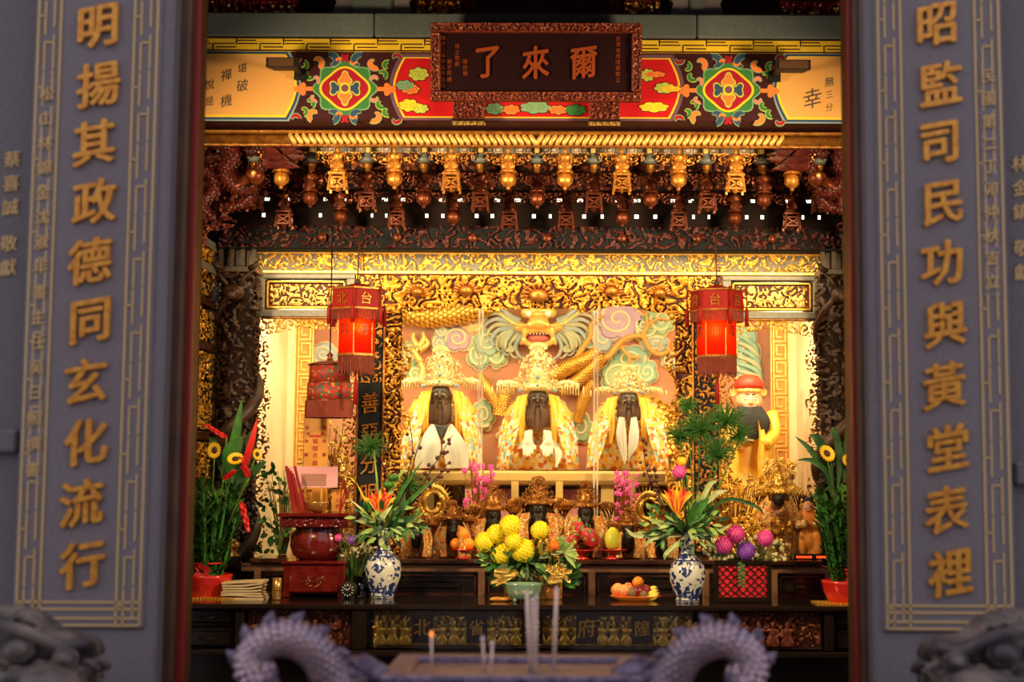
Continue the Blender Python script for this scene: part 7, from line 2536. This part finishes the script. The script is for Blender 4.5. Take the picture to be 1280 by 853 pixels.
t = thing('tropical_bouquet', 'tall green and red leaves with red ginger rising behind the left bamboo', 'bouquet', (xL, yL + .1, ZT + .1))
Y = yL + .02
for pts, w, mt in (([(290, 640, 0), (288, 590, 0), (296, 545, .02), (303, 500, .03)], 14, 'leaf'), ([(292, 600, 0), (290, 570, .04), (303, 548, .05)], 22, 'leaf'), ([(296, 620, 0), (306, 585, 0), (316, 552, .02), (322, 524, .02)], 9, 'petal_red'),
                  ([(298, 620, 0), (320, 590, .02), (334, 578, .03)], 10, 'leaf_dark'), ([(285, 610, 0), (270, 560, .02), (262, 548, .03)], 10, 'leaf_dark'), ([(296, 620, 0), (312, 560, 0), (320, 536, .0)], 16, 'leaf_dark')):
    big_leaf(t, pts, w, Y, mt)
def ginger(px, py, dx, dy, n, Y, label, mt, foot, s=1.0):
    x, z = W(px, py, Y)
    g = thing('red_ginger_flower', label, 'flower', foot)
    a = Vector((M(dx, Y), -.01, M(dy, Y)))
    m = MB()
    for k in range(n):
        p = Vector((x, Y, z)) + a * (k / n)
        an = k * 2.4
        o = Vector((cos(an), sin(an), 0)) * M(5.5 * s * (1 - .6 * k / n), Y)
        m.leaf(p, p + o + a.normalized() * M(9 * s, Y), M(5 * s, Y), up=o, n=3)
    build(m, 'bract', mt, g, kind='stuff')
    m = MB(); m.tube(smoothpath([foot, Vector(foot).lerp(Vector((x, Y, z)), .6) + Vector((0, 0, .04)), (x, Y, z)], 4), .005, 5); build(m, 'stem', 'stem', g)
fL = (xL + .02, yL + .06, ZT + .12)
ginger(284, 550, -22, 14, 26, yL - .02, 'red ginger flower pointing left above the left sunflowers', 'petal_red', fL)
ginger(280, 602, 10, 8, 22, yL - .08, 'red flower below the left sunflowers', 'petal_red', fL)
ginger(302, 628, 10, -34, 26, yL - .06, 'hanging red flower at the right of the left bamboo', 'petal_red', fL)
ginger(312, 600, -8, 22, 22, yL - .05, 'small red flower beside the cream wall', 'petal_red', fL)
t = thing('dark_leaf_spray', 'dark pointed leaves around the right sunflower', 'foliage', (xR, yR + .05, ZT + .1))
for pts, w in (([(1040, 610, 0), (1026, 580, .02), (1012, 560, .03), (994, 544, .03)], 8), ([(1040, 620, 0), (1034, 590, .02), (1015, 575, .03), (996, 574, .03)], 7), ([(1042, 610, 0), (1034, 570, 0), (1022, 548, .02), (1012, 542, .02)], 12), ([(1048, 610, 0), (1050, 570, 0), (1044, 540, .01), (1040, 532, .01)], 9), ([(1056, 600, 0), (1062, 540, 0), (1064, 505, 0)], 12)):
    big_leaf(t, pts, w, yR - .02, 'leaf_dark')


# ------------------------------------------------------------------ vase arrangements
def papyrus(root, px, py, r0, n, Y, seed, mt='leaf'):
    rs = random.Random(seed); x, z = W(px, py, Y); c = Vector((x, Y, z)); m = MB()
    for k in range(int(n * 2.4)):
        t = rs.uniform(-1, 1); a = rs.uniform(0, 2 * PI); s = math.sqrt(1 - t * t)
        d = Vector((s * cos(a), s * sin(a) * .7, t * .8 + .25)) * M(r0, Y) * rs.uniform(.6, 1)
        m.tube([c, c + d * .6 + Vector((0, 0, .01)), c + d], [.0022, .0018, .001], 3, caps=False)
    build(m, 'papyrus_tuft', mt, root, kind='stuff')


def stick(root, pts, r0, Y, mt, name='stem', r1=None):
    P = smoothpath([(W(px, py, Y - d)[0], Y - d, W(px, py, Y - d)[1]) for px, py, d in pts], 5)
    m = MB(); m.tube(P, np.linspace(r0, r1 or r0 * .6, len(P)).tolist(), 5); build(m, name, mt, root)


def twig(root, pts, Y, berries, seed):
    stick(root, pts, .005, Y, 'twig', 'twig', .002)
    rs = random.Random(seed); m = MB()
    P = smoothpath([(W(px, py, Y - d)[0], Y - d, W(px, py, Y - d)[1]) for px, py, d in pts], 8)
    for k in range(berries):
        p = P[int(len(P) * (.35 + .64 * k / berries))] + Vector((rs.uniform(-.025, .025), -.01, rs.uniform(-.02, .02)))
        m.ell(p, rs.uniform(.008, .013), 6, 5)
    build(m, 'berry', 'berry', root, kind='stuff')


def bird_of_paradise(root, px, py, Y, seed, cols=('petal_orange', 'petal_red')):
    for k in range(9):
        a = -1.0 + 2.0 * k / 8
        big_leaf(root, [(px, py + 22, 0), (px + 9 * sin(a), py + 4, .02), (px + 22 * sin(a) * 1.1, py - 22 * cos(a) + 6, .03)], 6, Y, cols[k % 2] if k % 4 else 'petal_gold', 'petal')


xv, yv, zv, kv = VASES[0]
t = thing('vase_bouquet', 'bird-of-paradise, papyrus and berry twigs in the left porcelain vase', 'bouquet', (xv, yv, zv - .03))
Y = yv - .02
bird_of_paradise(t, 476, 628, Y - .04, 1)
for (px, py, r0, n) in ((463, 565, 28, 60), (512, 610, 26, 50)):
    papyrus(t, px, py, r0, n, Y, px)
stick(t, [(480, 668, 0), (474, 620, 0), (468, 565, 0)], .008, Y, 'leaf_light')
twig(t, [(481, 668, 0), (500, 620, .0), (516, 570, .02), (512, 525, .03)], Y, 4, 1)
twig(t, [(482, 668, 0), (512, 600, .0), (520, 570, .02), (531, 541, .03)], Y, 3, 2)
twig(t, [(483, 668, 0), (520, 620, .0), (545, 580, .02), (566, 545, .03)], Y, 16, 3)
twig(t, [(484, 668, 0), (524, 622, .0), (545, 600, .02), (563, 577, .03)], Y, 10, 4)
twig(t, [(482, 668, 0), (490, 610, .0), (480, 585, .02), (472, 560, .03)], Y, 2, 5)
for pts, w, mt in (([(482, 665, 0), (500, 620, .03), (530, 575, .05)], 8, 'leaf'), ([(484, 665, 0), (510, 630, .03), (545, 598, .05)], 9, 'leaf'), ([(482, 662, 0), (492, 610, .03), (512, 580, .05)], 7, 'leaf_light'),
                  ([(480, 665, 0), (462, 655, .05), (444, 652, .06)], 10, 'leaf_cream'), ([(480, 668, 0), (460, 648, .05), (450, 640, .06)], 9, 'leaf_light'), ([(480, 668, 0), (465, 665, .06), (450, 668, .06)], 10, 'leaf_light'),
                  ([(484, 668, 0), (505, 655, .06), (522, 645, .06)], 20, 'leaf_dark'), ([(484, 668, 0), (500, 668, .07), (515, 662, .06)], 18, 'leaf'), ([(480, 668, 0), (475, 655, .06), (486, 640, .06)], 14, 'leaf_dark'),
                  ([(482, 668, 0), (478, 680, .07), (488, 690, .06)], 10, 'leaf_cream'), ([(482, 665, 0), (478, 650, .08), (492, 632, .08)], 12, 'leaf_cream'), ([(482, 668, 0), (495, 640, .06), (520, 635, .07)], 12, 'leaf_light'),
                  ([(482, 668, 0), (500, 642, .07), (508, 615, .07)], 12, 'leaf_dark'), ([(476, 665, 0), (458, 628, .05), (446, 604, .06)], 4, 'petal_gold'), ([(476, 665, 0), (455, 640, .05), (436, 624, .06)], 4, 'petal_cream')):
    big_leaf(t, pts, w * .66, Y, mt)
filler(t, 484, 655, 42, 24, 70, Y, 5)
for px, py in ((486, 607), (492, 598)):
    x, z = W(px, py, Y - .04); m = MB(); m.ell((x, Y - .04, z), (.03, .025, .02), 8, 6); build(m, 'green_pod', 'leaf', t)

xv, yv, zv, kv = VASES[1]
t = thing('vase_bouquet', 'feathery papyrus, red ginger and dark leaves in the right porcelain vase', 'bouquet', (xv, yv, zv - .03))
Y = yv - .02
for (px, py, r0, n) in ((875, 540, 36, 110), (908, 528, 34, 100), (850, 548, 26, 70), (925, 548, 26, 70), (895, 570, 34, 90), (860, 510, 20, 50)):
    papyrus(t, px, py, r0, n, Y, px)
    stick(t, [(861, 668, 0), ((861 + px) / 2 + 5, 610, 0), (px, py, 0)], .005, Y, 'leaf')
twig(t, [(860, 668, 0), (830, 630, .0), (810, 590, .02), (803, 545, .03)], Y, 16, 7)
twig(t, [(860, 668, 0), (835, 630, .0), (822, 605, .02), (818, 582, .03)], Y, 12, 8)
bird_of_paradise(t, 847, 622, Y - .05, 2, ('petal_red', 'petal_orange'))
for pts, w, mt in (([(861, 668, 0), (845, 640, .05), (826, 618, .06)], 5, 'petal_gold'), ([(861, 668, 0), (830, 655, .05), (810, 648, .06)], 12, 'leaf_cream'), ([(861, 668, 0), (838, 660, .06), (814, 668, .06)], 14, 'leaf_dark'),
                  ([(861, 668, 0), (870, 640, .06), (888, 622, .06)], 22, 'leaf'), ([(861, 668, 0), (880, 655, .06), (896, 640, .06)], 16, 'leaf_dark'), ([(861, 668, 0), (850, 655, .07), (838, 640, .06)], 16, 'leaf_dark'),
                  ([(861, 668, 0), (868, 655, .08), (872, 642, .08)], 18, 'leaf'), ([(861, 668, 0), (800, 670, .05), (782, 660, .06)], 8, 'leaf_cream'), ([(861, 668, 0), (820, 672, .06), (806, 684, .06)], 8, 'leaf_cream'),
                  ([(861, 665, 0), (885, 610, .03), (898, 600, .05)], 10, 'leaf_cream'), ([(861, 665, 0), (892, 620, .03), (912, 612, .05)], 10, 'leaf_cream'), ([(861, 668, 0), (895, 665, .06), (915, 655, .06)], 8, 'leaf_cream'),
                  ([(861, 668, 0), (905, 625, .03), (945, 632, .05), (957, 645, .05)], 7, 'leaf_dark'), ([(861, 668, 0), (835, 690, .08), (832, 700, .08)], 8, 'leaf_cream')):
    big_leaf(t, pts, w * .66, Y, mt)
filler(t, 855, 655, 50, 28, 90, Y, 6)
x, z = W(850, 590, Y - .08); bloom_thing('magenta_bloom', carn, 'petal_pink', (x, Y - .08, z), (xv, yv, zv - .02), M(9, Y), 'magenta bloom above the orange petals in the right vase', 'flower', None)
x, z = W(853, 577, Y - .08); bloom_thing('small_yellow_bloom', carn, 'petal_gold', (x, Y - .08, z), (xv, yv, zv - .02), M(6, Y), 'small yellow bloom topping the right vase bouquet', 'flower', None)
# leafy sprays left of the incense stand
t = thing('leafy_spray', 'thin leafy spray against the cream wall beside the incense stand', 'foliage', (WX(350, 7.9), 7.9, ZU))
rs = random.Random(77)
for k in range(46):
    px, py = 345 + rs.uniform(-18, 16), 640 + rs.uniform(-55, 55)
    x, z = W(px, py, 7.9); m = MB(); m.leaf((x, 7.9, z), (x + rs.uniform(-.05, .05), 7.88, z + rs.uniform(-.03, .05)), .025, up=(0, -1, 0), n=3); build(m, 'leaf', 'leaf' if k % 3 else 'leaf_dark', t)
for k in range(5): stick(t, [(350, 696, 0), (344 + 4 * k, 650, 0), (332 + 8 * k, 590, .0)], .003, 7.9, 'stem')

# ------------------------------------------------------------------ incense burner of the forecourt
CYY = 3.5
Q = lambda px, py, d=0.0: Vector((W(px, py, CYY - d)[0], CYY - d, W(px, py, CYY - d)[1]))
zr = WZ(819, CYY)
cb = thing('forecourt_censer', 'large pewter incense burner with two curling dragon handles', 'censer', (0, CYY + .2, 0))
hwR = abs(WX(800, CYY))
def slab(name, mt, pts, d0, d1):
    m = MB(); m.prism([(W(px, py, CYY)[0], W(px, py, CYY)[1]) for px, py in pts], CYY - d0, CYY + d1, inset=.006); return build(m, name, mt, cb)
zr = WZ(846, CYY)
YB = YT(818, zr)
xa, xb = WX(478, CYY), WX(812, CYY)
for (p, q2, y0, y1) in ((xa, xb, CYY, CYY + .07), (xa, xb, YB - .07, YB), (xa, xa + .07, CYY + .07, YB - .07), (xb - .07, xb, CYY + .07, YB - .07)):
    m = MB(); m.box(p, q2, y0, y1, zr - .05, zr, b=.008); build(m, 'rim', 'pewter', cb)
m = MB(); m.box(xa + .01, xb - .01, CYY + .01, YB - .01, zr - .07, zr - .05); build(m, 'rim_band', 'pewter_red', cb)
m = MB(); m.box(xa + .05, xb - .05, CYY + .05, YB - .05, zr - .05, zr - .012); build(m, 'ash', 'pewter', cb)
slab('bowl', 'pewter', [(484, 862), (806, 862), (840, 900), (850, 980), (800, 1060), (490, 1060), (440, 980), (450, 900)], .0, YB - CYY)
for a in (-2.2, -.95, 1.57):
    m = MB(); m.tube(smoothpath([(cos(a) * hwR * .6, CYY + .3 + sin(a) * hwR * .35, zr - .55), (cos(a) * hwR * .85, CYY + .3 + sin(a) * hwR * .5, zr - .85), (cos(a) * hwR * .8, CYY + .3 + sin(a) * hwR * .48, 0)], 5), [.09] * 5 + [.07] * 5 + [.1], 10); build(m, 'leg', 'pewter', cb)
for s in (-1, 1):
    ax = 628.5
    q = lambda px, py, d=0.0: Q(px if s < 0 else 2 * ax - px, py, d)
    ctl = [q(470, 862, -.25), q(446, 850, -.12), q(430, 878, 0), q(416, 850, .02), q(398, 818, .03), q(368, 800, .04), q(336, 803, .05), q(315, 824, .05), q(314, 848, .06), q(328, 857, .06), q(340, 846, .06), q(334, 836, .05)]
    P = smoothpath(ctl, 7); n = len(P)
    rad = [M(21, CYY) * (1 - .62 * max(0, (k / (n - 1) - .45) / .55)) * (.8 if k < 8 else 1) for k in range(n)]
    m = MB(); m.tube(P, rad, 12); h = build(m, 'dragon_handle', 'pewter', cb)
    m = MB(); scales_on(m, P[8:], rad[8:], M(8.5, CYY), lift=1.6, amin=-1.7, amax=1.7); build(m, 'scale', 'pewter_highlight', h, kind='stuff')
    for k in range(16, n - 26, 5):
        d = (P[k + 1] - P[k - 1]).normalized(); out = d.cross(Vector((0, 1, 0))) * (1 if s < 0 else -1)
        if out.dot(P[k] - q(366, 850)) < 0: out = -out
        b = P[k] + out * rad[k] * .7
        m = MB(); m.tube([b - d * .01, b + out * M(11, CYY) - d * M(5, CYY), b + out * M(19, CYY) - d * M(12, CYY)], [M(12, CYY), M(8, CYY), M(1.2, CYY)], 7, flat=.45); build(m, 'fin', 'pewter', h)
    # dragon head reaching from the rim towards the handle
    m = MB()
    m.ell(q(448, 838, -.1), (.05, .05, .035), 10, 8); m.ell(q(466, 846, -.12), (.06, .05, .035), 10, 8); m.ell(q(432, 842, -.08), (.035, .035, .02), 8, 6)
    for k in range(4): m.tube([q(452 + 7 * k, 832 + 3 * k, -.1), q(460 + 8 * k, 822 + 5 * k, -.1), q(470 + 7 * k, 824 + 6 * k, -.1)], [.016, .012, .003], 6)
    m.ell(q(444, 829, -.06), (.014, .014, .014), 8, 6)
    build(fuse(m, .008, 2), 'dragon_head', 'pewter', cb)
# incense sticks standing in the ash
for i, (px, top, lean) in enumerate(((541, 794, 0), (605, 800, 2), (617, 806, -1), (660, 742, 4), (667, 752, 1), (672, 748, 0), (697, 738, -3))):
    d = -.20 + .03 * (i % 3)
    b = Q(px + lean, 866, d); t0 = Q(px, top, d); b = Vector((b.x, b.y, zr - .012))
    r = thing('incense_stick', f'pale burning incense stick, {ORD[i]} from the left in the forecourt burner', 'incense', tuple(b), 'incense sticks in the forecourt burner')
    m = MB(); m.tube([b, t0], .0035 if i not in (3, 6) else .005, 6); build(m, 'stick', 'incense', r)
    m = MB(); m.ell(t0, (.005, .005, .009), 6, 5); build(m, 'tip', 'incense_tip' if i in (0,) else 'pale_card', r)

# ------------------------------------------------------------------ stone guardian lions, only the crowns of the heads in view
def lion(side):
    Y = 3.75
    L = side < 0
    q = lambda px, py, d=0.0: Vector((W(px if L else 1280 - px, py, Y - d)[0], Y - d, W(px, py, Y - d)[1]))
    sx = 1 if L else -1
    u = M(1, Y)
    c = q(20, 850)
    r = thing('stone_lion', 'carved grey stone lion, only its curly head showing at the bottom ' + ('left' if L else 'right'), 'statue', (c.x, Y + .1, 0))
    m = MB()
    m.ell(q(10, 860, -.1), (100 * u, .26, 92 * u), 20, 14)
    m.ell(q(25, 850, .10), (88 * u, .16, 68 * u), 18, 12)
    m.ell(q(-5, 790, .10), (75 * u, .14, 30 * u), 14, 10)              # crown of the head
    m.ell(q(70, 812, .14), (46 * u, .12, 20 * u), 14, 10)              # brow ridge
    m.ell(q(22, 800, .18), (44 * u, .10, 13 * u), 14, 10)
    m.tube(smoothpath([q(-40, 800, .22), q(0, 786, .26), q(40, 796, .27), q(76, 812, .25), q(108, 806, .2), q(122, 818, .1)], 6), 9 * u, 8)
    m.tube(smoothpath([q(-30, 836, .24), q(6, 852, .29), q(50, 842, .28), q(90, 846, .25), q(118, 836, .18)], 6), 9 * u, 8)
    m.tube(smoothpath([q(-30, 858, .24), q(20, 872, .29), q(70, 862, .28), q(110, 868, .2)], 6), 10 * u, 8)
    m.ell(q(64, 862, .30), (34 * u, .08, 24 * u), 12, 8)
    m.box(c.x - .30, c.x + .30, Y - .02, Y + .4, .5, c.z - .08)        # chest and forelegs below the frame
    m.box(c.x - .24, c.x - .08, Y - .18, Y + .1, .3, c.z - .3); m.box(c.x + .08, c.x + .24, Y - .18, Y + .1, .3, c.z - .3)
    build(fuse(m, .011, 2), 'body', 'stone_lion', r)
    for (px, py, r0) in ((24, 814, 15), (84, 826, 11)):
        m = MB(); m.ell(q(px, py, .27), (r0 * u, .03, r0 * .8 * u), 16, 10); e = build(m, 'eye', 'stone_lion', r)
        m = MB(); m.tube([q(px + cos(a) * r0 * 1.25, py + sin(a) * r0 * .95, .27) for a in np.linspace(0, 2 * PI, 22)], 3.2 * u, 6); build(m, 'eyelid', 'stone_lion', e)
    rs = random.Random(6)
    for k in range(20):
        a = k / 19
        px = -50 + 172 * a; py = 772 + 60 * max(0, a - .45) ** 1.2 * 2.0 + rs.uniform(-3, 3) + (abs(a - .3) * 6)
        P = [q(px + cos(t) * (13 - 3.2 * t * .6), py - sin(t) * (12 - 3 * t * .6) + 4, .20 - .16 * a + .015 * t) for t in np.linspace(0, 3.4 * PI * .6, 16)]
        m = MB(); m.tube(P, np.linspace(6.5 * u, 3.2 * u, 16).tolist(), 7); build(m, 'mane_curl', 'stone_lion', r)
    for k in range(9):
        P = smoothpath([q(112 + 2 * (k % 3), 800 + 8 * k, .02), q(124, 806 + 8 * k, .05), q(130 - (k % 2) * 4, 818 + 8 * k, .02)], 4)
        m = MB(); m.tube(P, np.linspace(7 * u, 3 * u, len(P)).tolist(), 6); build(m, 'mane_lock', 'stone_lion', r)
    for k in range(11):
        px, py = -40 + 15 * k, 838 + 6 * sin(k * 1.7)
        P = [q(px + cos(t) * (9 - 2 * t * .6), py - sin(t) * (8 - 2 * t * .6) + 4, .27 - .006 * abs(k - 5)) for t in np.linspace(0, 3.4 * PI * .6, 14)]
        m = MB(); m.tube(P, np.linspace(4.6 * u, 2.2 * u, 14).tolist(), 6); build(m, 'brow_curl', 'stone_lion', r)
    m = MB(); m.box(c.x - .34, c.x + .34, Y - .25, Y + .5, 0, .5, b=.02); build(m, 'pedestal', 'granite_dark', r)
lion(-1)
lion(1)

bpy.data.objects.remove(_to)
